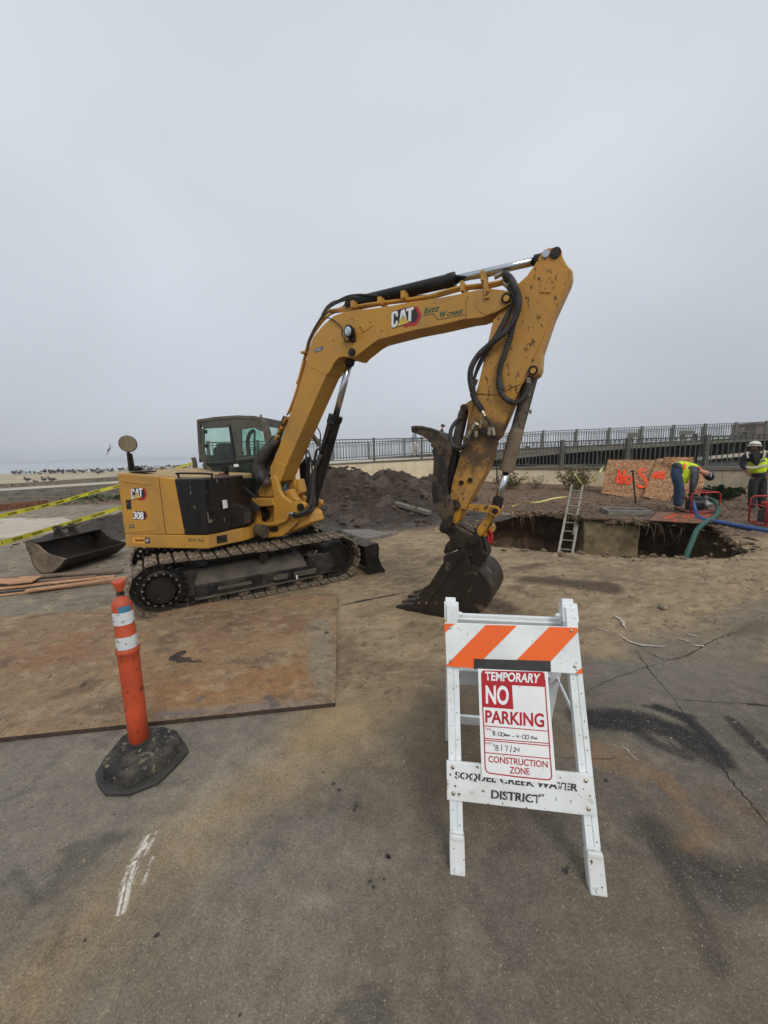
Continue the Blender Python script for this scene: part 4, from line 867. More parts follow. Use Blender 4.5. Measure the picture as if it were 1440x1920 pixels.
for a, b_ in ((148, 298), (155, 458)): prism_px(bm, HP, k5([(a - 14, b_ - 20), (a + 12, b_ - 22), (a + 14, b_ + 20), (a - 10, b_ + 18)]), CL0 + .004, CL0 - .02)
obj('window_hinge', bm, M['cabdark'], cab)
# far side: door frame with windows so the sky and railing show through
bm = B()
prism_px(bm, HP, k5([(80, 560), (860, 560), (860, 620), (80, 640)]), CL1 + .06, CL1 + .03); prism_px(bm, HP, k5([(455, 150), (530, 150), (545, 600), (480, 600)]), CL1 + .06, CL1 + .03)
prism_px(bm, HP, k5([(692, 280), (706, 280), (706, 570), (692, 570)]), CL1 + .06, CL1 + .03)
obj('far_door_frame', bm, M['cabdark'], cab)
bm = B(); prism(bm, HP, inn, CL1 + .02, CL1 + .014); obj('far_glass', bm, M['glass'], cab)
bm = B(); lo_ = HP.pts(k5([(160, 660), (850, 600), (850, 900), (770, 1005), (255, 800)]), CL0 - .5); prism(bm, HP, lo_, CL0 - .35, CL1 + .1); obj('cab_console', bm, mat('cab_floor_grey', S(62, 66, 62), .7), cab, bevel=.03)
# seat
q = lambda a, b_, o_=-.42: HP.w(*HP.px(*k5([(a, b_)])[0], CL0 - .42), CL0 + o_)
bm = B()
box(bm, q(375, 480), HE, HP.n, Z, .085, .12, .07); box(bm, q(395, 600), HE, HP.n, Z, .09, .22, .17); box(bm, q(455, 720), HE, HP.n, Z, .22, .22, .05)
seat = obj('seat', bm, M['cabdark'], cab, bevel=.04, seg=3)
bm = B(); tube(bm, [q(640, 560), q(625, 420), q(650, 320), q(700, 280)], .028, n=8); tube(bm, [q(560, 600), q(575, 520)], .015, n=8); obj('control_lever', bm, M['cabdark'], cab, smooth=True)
# floor pedestal and black support under the cab
bm = B(); prism_pts(bm, [hw(-.40, .3, 1.0), hw(.40, .3, 1.0), hw(.45, -.95, 1.0), hw(-.45, -.95, 1.0)], [hw(-.2, .04, 1.40), hw(.35, .04, 1.20), hw(.40, -.9, 1.20), hw(-.3, -.9, 1.40)]); obj('cab_base', bm, M['blackm'], EX, bevel=.02)
bm = B(); tube(bm, [HP.wp(*k2([(1195, 715)])[0], .4), HP.wp(*k2([(1350, 830)])[0], .4)], .02, n=8, smooth=False); obj('guard_bar', bm, M['blackm'], EX)

# ---- main frame nose in front of the house
SWP = Plane((-1.52, 5.24, 0), (0.883, -0.469, 0), Z)      # boom plane
k3 = lambda L: crop(440, 740, 4.8, L)
bm = B()
prism_px(bm, SWP, k3([(58, 942), (90, 930), (345, 935), (350, 1000), (200, 1012), (172, 975), (60, 962)]), .20, -.10)
prism_px(bm, SWP, k3([(120, 965), (172, 975), (200, 1012), (215, 1190), (150, 1205), (110, 1100)]), .18, .10)
prism_px(bm, SWP, k3([(110, 960), (345, 960), (350, 1160), (120, 1200)]), .03, -.12)
prism_px(bm, SWP, k3([(-60, 1225), (20, 1195), (150, 1182), (175, 1196), (172, 1298), (60, 1318), (-60, 1335)]), .12, -.10)
mf = obj('main_frame', bm, M['yellow'], EX, bevel=.012)
q = SWP.wp(496, 965, .05); bm = B(); lathe(bm, q, -SWP.n, [(-.02, .085), (.05, .085)], n=28); lathe(bm, q + SWP.n * .022, SWP.n, [(0, .055), (.03, .05), (.035, .02)], n=20); obj('swing_bearing', bm, M['blackm'], EX)
# swing cylinder low on the near side
a = SWP.wp(*k3([(20, 1222)])[0], .30); b_ = SWP.wp(*k3([(215, 1225)])[0], .30)
bm = B(); cyl(bm, a, b_, .032, n=14); scy = obj('swing_cylinder', bm, M['chrome'], EX); bm = B(); cyl(bm, b_ - SWP.e * .07, b_ + SWP.e * .10, .085, n=18); obj('cylinder_eye', bm, M['gun'], scy)
# swing post casting
post = k3([(320, 740), (345, 722), (375, 760), (400, 860), (425, 905), (450, 925), (500, 965), (560, 968), (610, 965), (640, 985), (640, 1010), (600, 1055), (560, 1070), (530, 1130), (600, 1130), (520, 1210), (480, 1240), (440, 1275), (180, 1305), (170, 1290), (165, 1180), (180, 1165), (330, 1150), (350, 1130), (345, 900), (300, 770)])
sp_uv = SWP.pts(k3([(318, 735), (350, 724), (375, 760), (400, 860), (425, 905), (450, 925), (500, 965), (600, 965), (640, 985), (640, 1015), (600, 1060), (550, 1090), (560, 1150), (480, 1235), (430, 1275), (180, 1305), (168, 1190), (330, 1160), (350, 1130), (345, 900)]), .19)
bm = B(); prism(bm, SWP, sp_uv, .19, .13); prism(bm, SWP, sp_uv, -.13, -.19); sw = obj('swing_post', bm, M['yellow'], EX, bevel=.014, seg=3)
core = SWP.pts(k3([(345, 960), (500, 970), (600, 1000), (680, 1070), (700, 1150), (520, 1230), (440, 1270), (190, 1290), (175, 1190), (340, 1160)]), .13)
bm = B(); prism(bm, SWP, core, .13, -.13); obj('post_core', bm, M['yellow'], sw, bevel=.02)
bm = B(); shelf = k3([(165, 1172), (190, 1160), (330, 1150), (430, 1120), (480, 1060), (500, 1075), (455, 1145), (370, 1178), (180, 1196)])
prism_px(bm, SWP, shelf, .25, .18); obj('post_rib', bm, M['yellow'], sw, bevel=.012)
bm = B(); prism_px(bm, SWP, k3([(312, 1205), (335, 1190), (375, 1190), (390, 1205), (385, 1228), (335, 1236), (314, 1225)]), .205, .185); obj('post_slot', bm, M['dsteel'], sw, bevel=.006)
# left ear of the post and pins
bm = B(); ear = k3([(205, 860), (270, 765), (320, 740), (345, 800), (345, 900), (330, 925), (215, 920)]); prism_px(bm, SWP, ear, .13, -.05); obj('post_ear', bm, M['yellow'], sw, bevel=.02, seg=3)
bm = B()
a = SWP.wp(*k3([(300, 790)])[0], .17); cyl(bm, a - SWP.n * .4, a + SWP.n * .07, .042, n=18); a = SWP.wp(*k3([(270, 820)])[0], .15); cyl(bm, a - SWP.n * .1, a + SWP.n * .03, .018, n=12)
obj('foot_pin', bm, M['fitting'], sw)
a = SWP.wp(*k3([(598, 1013)])[0], .19); bm = B(); lathe(bm, a, SWP.n, [(0, .05), (.02, .05), (.02, .03), (.03, .028), (.03, .005)], n=20); cyl(bm, a, a - SWP.n * .36, .03, n=12); obj('cylinder_pin', bm, M['dsteel'], sw)
a = SWP.wp(*k3([(520, 1082)])[0], .24); bm = B(); cyl(bm, a - SWP.e * .03, a + SWP.e * .035, .038, n=18); obj('hose_collar', bm, M['chrome'], sw)
bm = B(); prism_px(bm, SWP, k3([(510, 960), (600, 880), (570, 760), (545, 770), (560, 860), (500, 930)]), -.05, -.18); prism_px(bm, SWP, k3([(440, 870), (500, 850), (520, 900), (560, 960), (500, 965)]), .08, -.02); obj('post_inner_lug', bm, M['yellow'], sw, bevel=.01)

# ---- boom
boom_px = [(506.7, 875), (505.8, 890), (525, 903), (532.5, 885), (536, 876), (560, 821), (611.7, 703), (617.8, 696.7), (625.6, 679), (635.3, 669.4), (647, 668.5), (656.7, 671.5), (665, 672), (672, 663.6), (682, 655.8), (695, 645), (707, 638), (734.4, 630.5), (775, 620), (820, 611), (873, 598.3), (879, 597), (900, 594), (925, 584), (956, 569), (960, 558), (956, 549), (946, 544),
           (916.7, 541), (889.6, 544), (864.6, 550), (820, 558.6), (770, 566), (726.7, 574), (690, 579), (664.4, 581), (645, 584.9), (625.6, 591.7), (604, 611), (586.7, 632.5), (578.9, 653.9), (571, 688.9), (556, 738), (535, 803), (520, 846)]
BO = .135
boom_uv = SWP.pts(boom_px, BO)
bm = B(); prism(bm, SWP, boom_uv, BO, -BO); boom = obj('boom', bm, M['yellow'], EX, bevel=.008)
k6 = lambda L: crop(800, 440, 4.8, L); kb = lambda L: crop(540, 440, 5.143, L)
# raised edge flange along the top, reinforcing plates, weld seams
def plate(name, px, o1, o2, mt, par, bev=.004, pl=SWP):
    bm = B(); prism_px(bm, pl, px, o1, o2); return obj(name, bm, mt, par, bevel=bev)
plate('lug_plate', kb([(402, 1315), (425, 1240), (460, 1160), (510, 1100), (570, 1060), (640, 1040), (860, 1000), (860, 1018), (800, 1060), (735, 1112), (682, 1152), (640, 1180), (600, 1186), (550, 1176), (492, 1182), (445, 1232)]), BO + .012, BO - .01, M['yellow'], boom)
plate('boom_end_plate', k6([(365, 560), (430, 500), (560, 484), (700, 498), (762, 522), (772, 570), (752, 622), (620, 700), (560, 722), (480, 748), (385, 756), (352, 762)]), BO + .014, BO - .01, M['yellow'], boom)
plate('boom_foot_plate', crop(480, 620, 6, [(158, 1530), (185, 1520), (215, 1465), (330, 1510), (318, 1590), (272, 1702), (156, 1622)]), BO + .010, BO - .01, M['yellow'], boom)
bm = B()
for px in (kb([(170, 1245), (370, 1345)]), kb([(966, 690), (962, 965)]), k6([(365, 560), (410, 700)])):
    tube(bm, [SWP.wp(x, y, BO + .001) for x, y in px], .0035, n=6, smooth=False)
t_ = [math.pi * (.95 + 1.0 * i / 14) for i in range(15)]; cc = k6([(545, 612)])[0]
tube(bm, [SWP.wp(cc[0] + 21 * math.cos(-q_), cc[1] + 21 * math.sin(-q_) * 1.0, BO + .015) for q_ in t_], .0035, n=6)
obj('weld_seam', bm, M['yellow'], boom)
plate('access_cover', kb([(685, 880), (775, 790), (822, 868), (728, 944)]), BO + .006, BO - .004, M['yellow'], boom, bev=.002)
bm = B()
for a, b_ in ((700, 895), (728, 930), (795, 845), (905, 925), (618, 812), (437, 1020)): q = SWP.wp(*kb([(a, b_)])[0], BO + .005); cyl(bm, q, q + SWP.n * .006, .006, n=8)
obj('boom_bolt', bm, M['dsteel'], boom)
# top tail fin where the stick cylinder is pinned
plate('cylinder_lug', kb([(420, 735), (520, 690), (560, 650), (600, 640), (640, 680), (640, 720), (540, 745)]), .07, .04, M['yellow'], boom); plate('cylinder_lug', kb([(420, 735), (520, 690), (560, 650), (600, 640), (640, 680), (640, 720), (540, 745)]), -.04, -.07, M['yellow'], boom)
# pins
def pin(name, x, y, o_, r, par, pl=SWP, dep=.3, mt='dsteel'):
    a = pl.wp(x, y, o_); bm = B(); lathe(bm, a, pl.n, [(0, r), (.018, r), (.018, r * .68), (.026, r * .62), (.026, .004)], n=22); cyl(bm, a, a - pl.n * dep, r * .6, n=14); return obj(name, bm, M[mt], par)
pin('boom_pin', 949.5, 559.5, BO + .015, .044, boom); pin('boom_pin', 660.6, 660.7, BO + .012, .042, boom)
bm = B(); a = SWP.wp(949.5, 559.5, BO + .04); cyl(bm, a, a + SWP.n * .006, .026, n=18); obj('pin_cap', bm, M['yellow'], boom)
pin('cylinder_lug_pin', *kb([(582, 668)])[0], .07, .04, boom, dep=.14)
# boom work lamp
a = SWP.wp(*kb([(580, 930)])[0], BO + .10); ax = (SWP.n + SWP.e * -.25 - Z * .1).normalized()
bm = B(); lathe(bm, a - ax * .08, ax, [(0, .02), (.02, .045), (.06, .062), (.085, .064), (.085, .05)], n=24); box(bm, SWP.wp(*kb([(618, 985)])[0], BO + .03), SWP.e, SWP.n, Z, .03, .035, .045); cyl(bm, SWP.wp(*kb([(610, 990)])[0], BO), a - ax * .05, .015, n=8); lamp = obj('boom_lamp', bm, M['blackm'], boom)
bm = B(); lathe(bm, a + ax * .001, ax, [(0, .05), (.008, .046), (.012, .03)], n=24); obj('lamp_lens', bm, M['lampglass'], boom)
bm = B(); tube(bm, [SWP.wp(x, y, BO + .012) for x, y in kb([(345, 810), (400, 805), (460, 840), (510, 885), (525, 920), (520, 960), (545, 990), (545, 1025), (580, 1030), (600, 1010)])], .006, n=6); obj('lamp_cable', bm, M['rubber'], boom, smooth=True)

# vinyl: maker's emblem
def emblem(Q, par, letters='CAT', k=1.0):
    def sh(name, poly, lift, mt):
        bm = B(); sheet(bm, Q, poly, lift); return obj(name, bm, mt, par)
    sh('emblem_red', [(.60, .04), (.80, .04), (.88, .10), (1.0, .50), (.87, .93), (.80, 1.0), (.72, 1.0), (.62, .30), (.40, .12), (.44, .04)], .0016, M['redlogo'])
    sh('emblem_black', [(.02, .22), (.05, .10), (.16, .10), (.62, .22), (.80, .22), (.90, .50), (.80, .88), (.70, 1.0), (.40, .97), (.05, .90), (.0, .80)], .0030, M['blackv'])
    C_ = [(.02, .24), (.05, .14), (.13, .12), (.17, .15), (.235, .30), (.235, .42), (.165, .42), (.165, .32), (.12, .27), (.095, .31), (.095, .72), (.12, .78), (.165, .76), (.165, .62), (.235, .64), (.235, .82), (.20, .90), (.06, .88), (.02, .80)]
    A1 = [(.28, .36), (.34, .90), (.45, .93), (.53, .40), (.40, .66)]
    T_ = [(.50, .80), (.50, .94), (.74, .98), (.74, .84), (.67, .83), (.67, .27), (.575, .34), (.575, .82)]
    for p in (C_, A1, T_): sh('emblem_letter', p, .0044, M['whitev'])
    sh('emblem_triangle', [(.19, .14), (.63, .24), (.40, .60)], .0058, M['yelv'])
qd = lambda px, pl=SWP, o_=BO: [pl.wp(x, y, o_) for x, y in px]
emblem(qd(crop(720, 560, 8, [(105, 480), (560, 400), (575, 100), (105, 165)])), boom)
gv = M['greenv']; k8 = lambda L: crop(720, 560, 8, L)
text_obj('lettering', 'B', qd(k8([(598, 228), (648, 218), (660, 132), (612, 138)])), gv, boom, bold=.05, shear=.2)
text_obj('lettering', 'ETZ', qd(k8([(655, 212), (830, 188), (842, 118), (668, 150)])), gv, boom, bold=.045, shear=.25)
text_obj('lettering', 'W', qd(k8([(835, 285), (935, 270), (945, 175), (835, 200)])), gv, boom, bold=.05, shear=.2)
text_obj('lettering', 'ORKS', qd(k8([(940, 268), (1180, 222), (1190, 162), (950, 205)])), gv, boom, bold=.045, shear=.25)
bm = B(); UQ = qd(k8([(590, 330), (1215, 330), (1215, 100), (590, 100)]))
def q8(a, b_): return ((a - 590) / 625, (330 - b_) / 230)
strokes(bm, UQ, [[q8(595, 252), q8(740, 224)], [q8(740, 224), q8(822, 316)], [q8(822, 316), q8(1205, 238)]], .007, .0016); obj('lettering_line', bm, gv, boom)
SQ = qd(crop(480, 620, 6, [(655, 250), (760, 215), (752, 172), (652, 212)])); bm = B(); sheet(bm, SQ, [(0, 0), (1, 0), (1, 1), (0, 1)], .0016); obj('sticker', bm, M['greyv'], boom)
text_obj('sticker_print', 'ALAX', [quad_at(SQ, *p) for p in ((.15, .25), (.75, .25), (.75, .75), (.15, .75))], M['whitev'], boom, lift=.003)

# house vinyl
dq = lambda L, o_=LS + .001: [HP.wp(x, y, o_) for x, y in k2(L)]
emblem(dq([(222, 858), (362, 858), (362, 742), (218, 738)]), door)
bm = B(); Q = dq([(240, 1030), (368, 1030), (368, 950), (240, 950)]); sheet(bm, Q, [(.72, .02), (.88, .02), (1.0, .5), (.86, .98), (.7, .98)], .0014); obj('model_red', bm, M['redlogo'], door)
bm = B(); sheet(bm, Q, [(.0, .1), (.05, .04), (.80, .06), (.93, .5), (.80, .94), (.05, .98), (.0, .9)], .0026); obj('model_black', bm, M['blackv'], door)
text_obj('model_number', '308', dq([(242, 1022), (336, 1028), (334, 958), (240, 954)]), M['whitev'], door, lift=.004, bold=.03, spacing=.9)
bm = B(); Q = dq([(208, 1102), (244, 1102), (243, 1074), (207, 1074)]); sheet(bm, Q, [(0, 0), (1, 0), (1, 1), (0, 1)], .0015); obj('small_badge', bm, M['blackv'], door)
text_obj('small_badge_print', 'CR', [quad_at(Q, *p) for p in ((.2, .22), (.8, .22), (.8, .78), (.2, .78))], M['whitev'], door, lift=.003, bold=.02)
skirt = [o for o in EX.children if o.name.startswith('frame_skirt')][0]
Q = dq([(236, 1242), (346, 1242), (346, 1190), (236, 1188)]); bm = B(); sheet(bm, Q, [(0, 0), (1, 0), (1, 1), (0, 1)], .0015); obj('dealer_sticker', bm, M['orangev'], skirt)
text_obj('dealer_print', 'QUINN', [quad_at(Q, *p) for p in ((.16, .25), (.97, .25), (.97, .75), (.16, .75))], M['ink'], skirt, lift=.003, bold=.04)
Q = dq([(346, 1242), (390, 1242), (388, 1190), (346, 1190)]); bm = B(); sheet(bm, Q, [(0, 0), (1, 0), (1, 1), (0, 1)], .0015); obj('dealer_sticker_end', bm, M['blackv'], skirt)
text_obj('dealer_print', 'CAT', [quad_at(Q, *p) for p in ((.1, .25), (.85, .25), (.85, .8), (.1, .8))], M['whitev'], skirt, lift=.003, bold=.03)
Q = dq([(738, 1228), (882, 1228), (882, 1192), (738, 1192)]); bm = B()
strokes(bm, Q, [[(0, .1), (.04, .95), (.10, .15), (.15, 1.0)], [(.2, .5), (.18, .2), (.24, .2), (.25, .5)], [(.33, .95), (.31, .1)], [(.28, .65), (.38, .7)], [(.42, .3), (.47, .5), (.42, .45), (.43, .1), (.49, .15)], [(.6, .1), (.66, .95), (.7, .1)], [(.74, .5), (.78, .1), (.82, .5)], [(.86, .3), (.92, .5), (.87, .45), (.88, .1), (.98, .2)]], .0055, .0018); obj('handwriting', bm, M['greenv'], skirt)
Q = [hw(.165, .92, .70), hw(.225, .80, .70), hw(.225, .80, .79), hw(.165, .92, .79)]
bm = B(); sheet(bm, Q, [(0, 0), (1, 0), (1, 1), (0, 1)], .006); obj('data_plate', bm, M['dsteel'], skirt)

# ---- hydraulic lines along the boom
def line_on(name, px, o_, r, mt, par=boom, n=8, k=5, ripple=0, pl=SWP):
    bm = B(); offs = o_ if isinstance(o_, (list, tuple)) else [o_] * len(px)
    tube(bm, [pl.wp(x, y, q_) for (x, y), q_ in zip(px, offs)], r, n=n, k=k, ripple=ripple); return obj(name, bm, mt, par, smooth=(ripple == 0))
k7 = lambda L: crop(480, 620, 6, L)
line_on('hydraulic_pipe', kb([(400, 735), (560, 712), (760, 675), (1000, 645), (1200, 620), (1440, 575)]) + k6([(0, 560), (200, 500), (330, 470), (520, 450), (660, 425), (700, 405)]), .06, .017, M['yellow'])
line_on('hydraulic_pipe', kb([(420, 750), (620, 722), (900, 672), (1150, 640), (1440, 600)]) + k6([(0, 582), (150, 540), (330, 492), (560, 470), (690, 440)]), .00, .015, M['yellow'])
line_on('hydraulic_pipe', kb([(650, 585), (700, 578), (900, 590), (1060, 605), (1160, 610), (1300, 590)]) + k6([(60, 545), (180, 500), (280, 430), (350, 405), (520, 378), (640, 350), (690, 350)]), -.05, .012, M['yellow'])
line_on('pipe_rising', kb([(85, 1440), (110, 1370), (160, 1180), (205, 1010), (290, 870), (370, 760), (420, 735)]), .03, .015, M['yellow'])
line_on('pipe_rising', kb([(105, 1400), (175, 1170), (220, 1010), (300, 880), (390, 780), (470, 740)]), -.04, .013, M['yellow'])
line_on('pipe_rising', k7([(350, 950), (400, 830), (470, 620), (545, 330), (580, 220), (600, 120), (640, 30)]) , .02, .012, M['yellow'])
line_on('pipe_rising', k7([(370, 935), (430, 790), (520, 480), (560, 330)]), -.03, .012, M['yellow'])
line_on('hose_over', kb([(190, 1060), (240, 930), (320, 800), (400, 690), (470, 645), (560, 600), (620, 585), (700, 580), (860, 590)]), [.07] * 9, .011, M['rubber'])
line_on('hose_over', kb([(330, 780), (380, 700), (440, 655), (500, 640), (600, 605), (650, 590)]), [-.02] * 6, .018, M['rubber'])
line_on('hose_over', kb([(180, 1130), (230, 960), (330, 780), (420, 690), (520, 640), (640, 595)]), [.10] * 6, .009, M['rubber'])
bm = B()
for a, b_ in ((655, 690), (912, 655), (1135, 600)):
    q = SWP.wp(*kb([(a, b_)])[0], .05); box(bm, q, SWP.e, SWP.n, Z, .022, .08, .035)
for a, b_ in ((338, 490), (520, 400), (545, 490)):
    q = SWP.wp(*k6([(a, b_)])[0], .05); box(bm, q, SWP.e, SWP.n, Z, .016, .09, .045)
q = SWP.wp(*k7([(555, 250)])[0], .05); box(bm, q, SWP.e, SWP.n, Z, .035, .05, .012)
obj('pipe_clamp', bm, M['yellow'], boom, bevel=.004)
bm = B(); tube(bm, [SWP.wp(x, y, .10) for x, y in k6([(518, 350), (512, 420), (545, 470), (545, 545)])], .011, n=6, smooth=False); q = SWP.wp(*k6([(545, 520)])[0], BO + .02); box(bm, q, SWP.e, SWP.n, Z, .022, .012, .05); obj('hose_bracket', bm, M['linkpaint'], boom)
bm = B(); 
for px, o_ in ((k6([(610, 385), (690, 345)]), .02), (k6([(690, 430), (740, 470)]), .08), (k6([(700, 400), (760, 470)]), .05)):
    a, b_ = [SWP.wp(x, y, o_) for x, y in px]; cyl(bm, a, b_, .022, n=10)
obj('hose_fitting', bm, M['fitting'], boom)
# bundled sleeve hose beside the cab front
bm = B(); tube(bm, [SWP.wp(x, y, o_) for (x, y), o_ in zip(k5([(1050, 130), (1010, 230), (985, 330), (930, 420), (840, 500), (770, 610), (755, 720), (790, 820), (850, 850)]), (.1, .1, .1, .13, .18, .2, .2, .2, .15))], [.03, .035, .04, .05, .065, .075, .08, .08, .07], n=14, k=5); obj('hose_sleeve', bm, M['rubber'], EX, smooth=True)
bm = B(); tube(bm, [SWP.wp(x, y, .05) for x, y in k5([(960, 380), (900, 480), (860, 600), (850, 720), (870, 800)])], .075, n=12, k=5); obj('hose_sleeve', bm, M['blackm'], EX, smooth=True)
for dx in (0, 14, 28): line_on('hose_over', k5([(1060 + dx - 14, 130), (1020 + dx, 220), (985 + dx, 330), (960 + dx, 380)]), .10 - dx * .003, .011, M['linkpaint'] if dx else M['rubber'])
bm = B(); 
for a, b_ in ((965, 365), (1010, 270), (1060, 170)): q = SWP.wp(*k5([(a, b_)])[0], .13); box(bm, q, SWP.e + Z, SWP.n, Z, .04, .04, .02)
obj('hose_clamp', bm, M['linkpaint'], boom, bevel=.004)

# ---- boom cylinder
def hyd(name, a, b_, c_, r1, r2, mb, mr2, par, lab=None, gland=1.12):
    bm = B(); d = (b_ - a).normalized(); lathe(bm, a, d, [(0, r1 * .8), (.03, r1), ((b_ - a).length - .07, r1), ((b_ - a).length - .07, r1 * gland), ((b_ - a).length, r1 * gland), ((b_ - a).length, r2)], n=24)
    o = obj(name, bm, mb, par, smooth=False)
    bm = B(); cyl(bm, b_ - d * .02, c_, r2, n=18); obj('rod', bm, mr2, o, smooth=True)
    bm = B(); cyl(bm, c_ - d * .10, c_ + d * .02, r2 * 1.45, n=14); obj('rod_eye', bm, M['dsteel'], o); return o
a = SWP.wp(583, 948, .0); b_ = SWP.wp(630, 779, .0); c_ = SWP.wp(659, 668, .0)
bc = hyd('boom_cylinder', a, b_, c_, .078, .038, M['blackm'], M['chrome'], EX)
line_on('cylinder_pipe', k3([(880, 240), (865, 290), (790, 480), (735, 620), (700, 760), (690, 900)]), .10, .013, M['blackm'], par=bc)
line_on('cylinder_pipe', k3([(760, 490), (738, 500), (725, 560), (720, 640)]), .12, .014, M['blackm'], par=bc)
bm = B()
for a_, b2 in ((730, 610), (865, 245)): q = SWP.wp(*k3([(a_, b2)])[0], .10); box(bm, q, SWP.e, SWP.n, Z, .03, .04, .03)
obj('pipe_block', bm, M['blackm'], bc, bevel=.005)
line_on('boom_hose', k3([(545, 1085), (600, 1065), (660, 1030), (690, 960), (700, 860), (710, 740), (735, 640), (780, 540)]), [.24, .23, .2, .17, .15, .13, .12, .11], .024, M['rubber'], par=EX, n=12)
line_on('boom_hose', k3([(540, 1100), (610, 1085), (690, 1050), (715, 960), (712, 850), (722, 700), (730, 640)]), [.22, .2, .16, .13, .12, .11, .1], .020, M['rubber'], par=EX, n=12)
line_on('boom_hose', k3([(640, 620), (650, 500), (690, 600), (690, 760), (640, 900)]), [-.1, -.12, -.1, -.1, -.1], .012, M['rubber'], par=EX)
# far side lamp/lever bits behind the boom
bm = B(); q = SWP.wp(*k3([(725, 400)])[0], -.5); box(bm, q, SWP.e + Z * -1.2, SWP.n, Z, .09, .03, .035); tube(bm, [q + Z * .12 - SWP.e * .02, q + Z * .17 + SWP.e * .03, q + Z * .08 + SWP.e * .09, q - Z * .05 + SWP.e * .09], .009, n=6); obj('far_mirror', bm, M['cabtrim'], EX)
bm = B(); 
for L in ([(580, 640), (640, 560), (640, 820), (600, 860)],):
    prism_px(bm, SWP, k3(L), -.35, -.45)
obj('far_side_panel', bm, M['blackm'], EX)

# ---- stick cylinder along the top of the boom
a = SWP.wp(*kb([(590, 672)])[0], 0); b_ = SWP.wp(853, 524, 0); c_ = SWP.wp(1024, 485, 0)
scyl = hyd('stick_cylinder', a, b_, c_, .062, .036, M['blackm'], M['chrome'], EX, gland=1.10)

# ---- stick
SO = .105
stick_px = [(1010.4, 481.7), (1018.8, 469), (1029, 464.5), (1048, 463), (1053, 469), (1055, 481.7), (1062.5, 496), (1074, 508), (1071, 521), (1039.6, 590), (1027, 627.5), (1016.7, 658.7), (1014.6, 690), (1010.4, 700), (1000, 706.7), (990, 703), (985, 712), (975.4, 726), (957, 768), (935.8, 816.7), (927.5, 825), (923, 843.7), (921, 858), (910.8, 884), (902, 900), (888, 925), (875.4, 946), (863, 962), (852.5, 984), (847, 980),
            (843, 960), (843, 941.7), (845, 920), (849, 900), (856.7, 873), (867, 835), (878, 790), (884, 760.4), (884, 745), (893.8, 731.7), (902.5, 698), (908, 669), (923, 606.7), (932, 590), (958, 548), (966.7, 535.8), (987.5, 517), (1000, 500)]
bm = B(); prism_px(bm, SWP, stick_px, SO, -SO); stick = obj('stick', bm, M['stick'], EX, bevel=.007)
# side doubler with step edges
plate('stick_doubler', k6([(1005, 320), (1060, 270), (1300, 325), (1160, 660), (1020, 980), (900, 1240), (850, 1340), (640, 1440), (440, 1430), (470, 1330), (600, 760), (760, 640), (800, 470), (880, 400)]) , SO + .010, SO - .01, M['stick'], stick)
plate('stick_cover', k6([(1040, 375), (1160, 372), (1112, 524), (1015, 520)]), SO + .017, SO, M['stick'], stick, bev=.003)
bm = B()
for a_, b2 in ((1110, 385), (1050, 512), (1105, 516), (1150, 465)): q = SWP.wp(*k6([(a_, b2)])[0], SO + .015); cyl(bm, q, q + SWP.n * .008, .006, n=8)
for a_, b2, p in ((1015, 725, 6), (903, 1015, 6), (762, 1348, 6)):
    c0 = k6([(a_, b2)])[0]; tube(bm, [SWP.wp(c0[0] - 1.6, c0[1] - 3.6, SO + .02), SWP.wp(c0[0] - 1.0, c0[1] + 2.6, SO + .02), SWP.wp(c0[0] + 1.6, c0[1] + 2.6, SO + .02), SWP.wp(c0[0] + 2.2, c0[1] - 3.8, SO + .02)], .006, n=6, smooth=False)
obj('stick_bolt', bm, M['stick'], stick)
for (x, y), r in ((k6([(1075, 175)])[0], .030), (k6([(1160, 165)])[0], .045)):
    a = SWP.wp(x, y, SO + .001); bm = B(); lathe(bm, a, SWP.n, [(0, r), (.012, r * .96), (.012, .004)], n=20); obj('stick_pin', bm, M['dsteel'] if r > .04 else M['chrome'], stick)
pin('stick_pin', 999.6, 695, SO + .012, .042, stick, dep=.25)
a = SWP.wp(999.6, 695, SO + .036); bm = B(); cyl(bm, a, a + SWP.n * .005, .024, n=16); obj('pin_cap', bm, M['stick'], stick)
for x, y in ((882, 905), (865.5, 905)): pin('stick_boss', x, y - (5 if x > 870 else 0), SO + .0, .024, stick, dep=.05)
# thumb mount horn
plate('thumb_mount', k7([(0, 0)]) and crop(740, 700, 4.8, [(600, 310), (622, 282), (690, 238), (712, 262), (640, 520), (655, 440), (662, 330), (625, 300)]), SO + .014, -SO, M['stick'], stick)
pin('thumb_mount_pin', *crop(740, 700, 4.8, [(625, 312)])[0], SO + .02, .036, stick, dep=.2)
# valve block and fittings
c7 = lambda L: crop(740, 700, 4.8, L)
bm = B(); prism_px(bm, SWP, c7([(780, 490), (860, 490), (930, 560), (915, 585), (770, 520)]), SO + .05, SO); prism_px(bm, SWP, c7([(735, 508), (750, 505), (920, 575), (915, 590)]), SO + .07, SO); obj('valve_block', bm, M['dsteel'], stick, bevel=.004)
bm = B()
for a_, b2 in (((735, 430), (700, 500)), ((800, 400), (765, 490)), ((855, 485), (850, 560)), ((880, 490), (893, 560)), ((780, 330), (810, 390)), ((720, 440), (750, 470)), ((735, 520), (735, 575)), ((655, 580), (690, 510))):
    p, q = SWP.wp(*c7([a_])[0], SO + .07), SWP.wp(*c7([b2])[0], SO + .07); cyl(bm, p, q, .019, n=10)
obj('valve_fitting', bm, M['fitting'], stick)
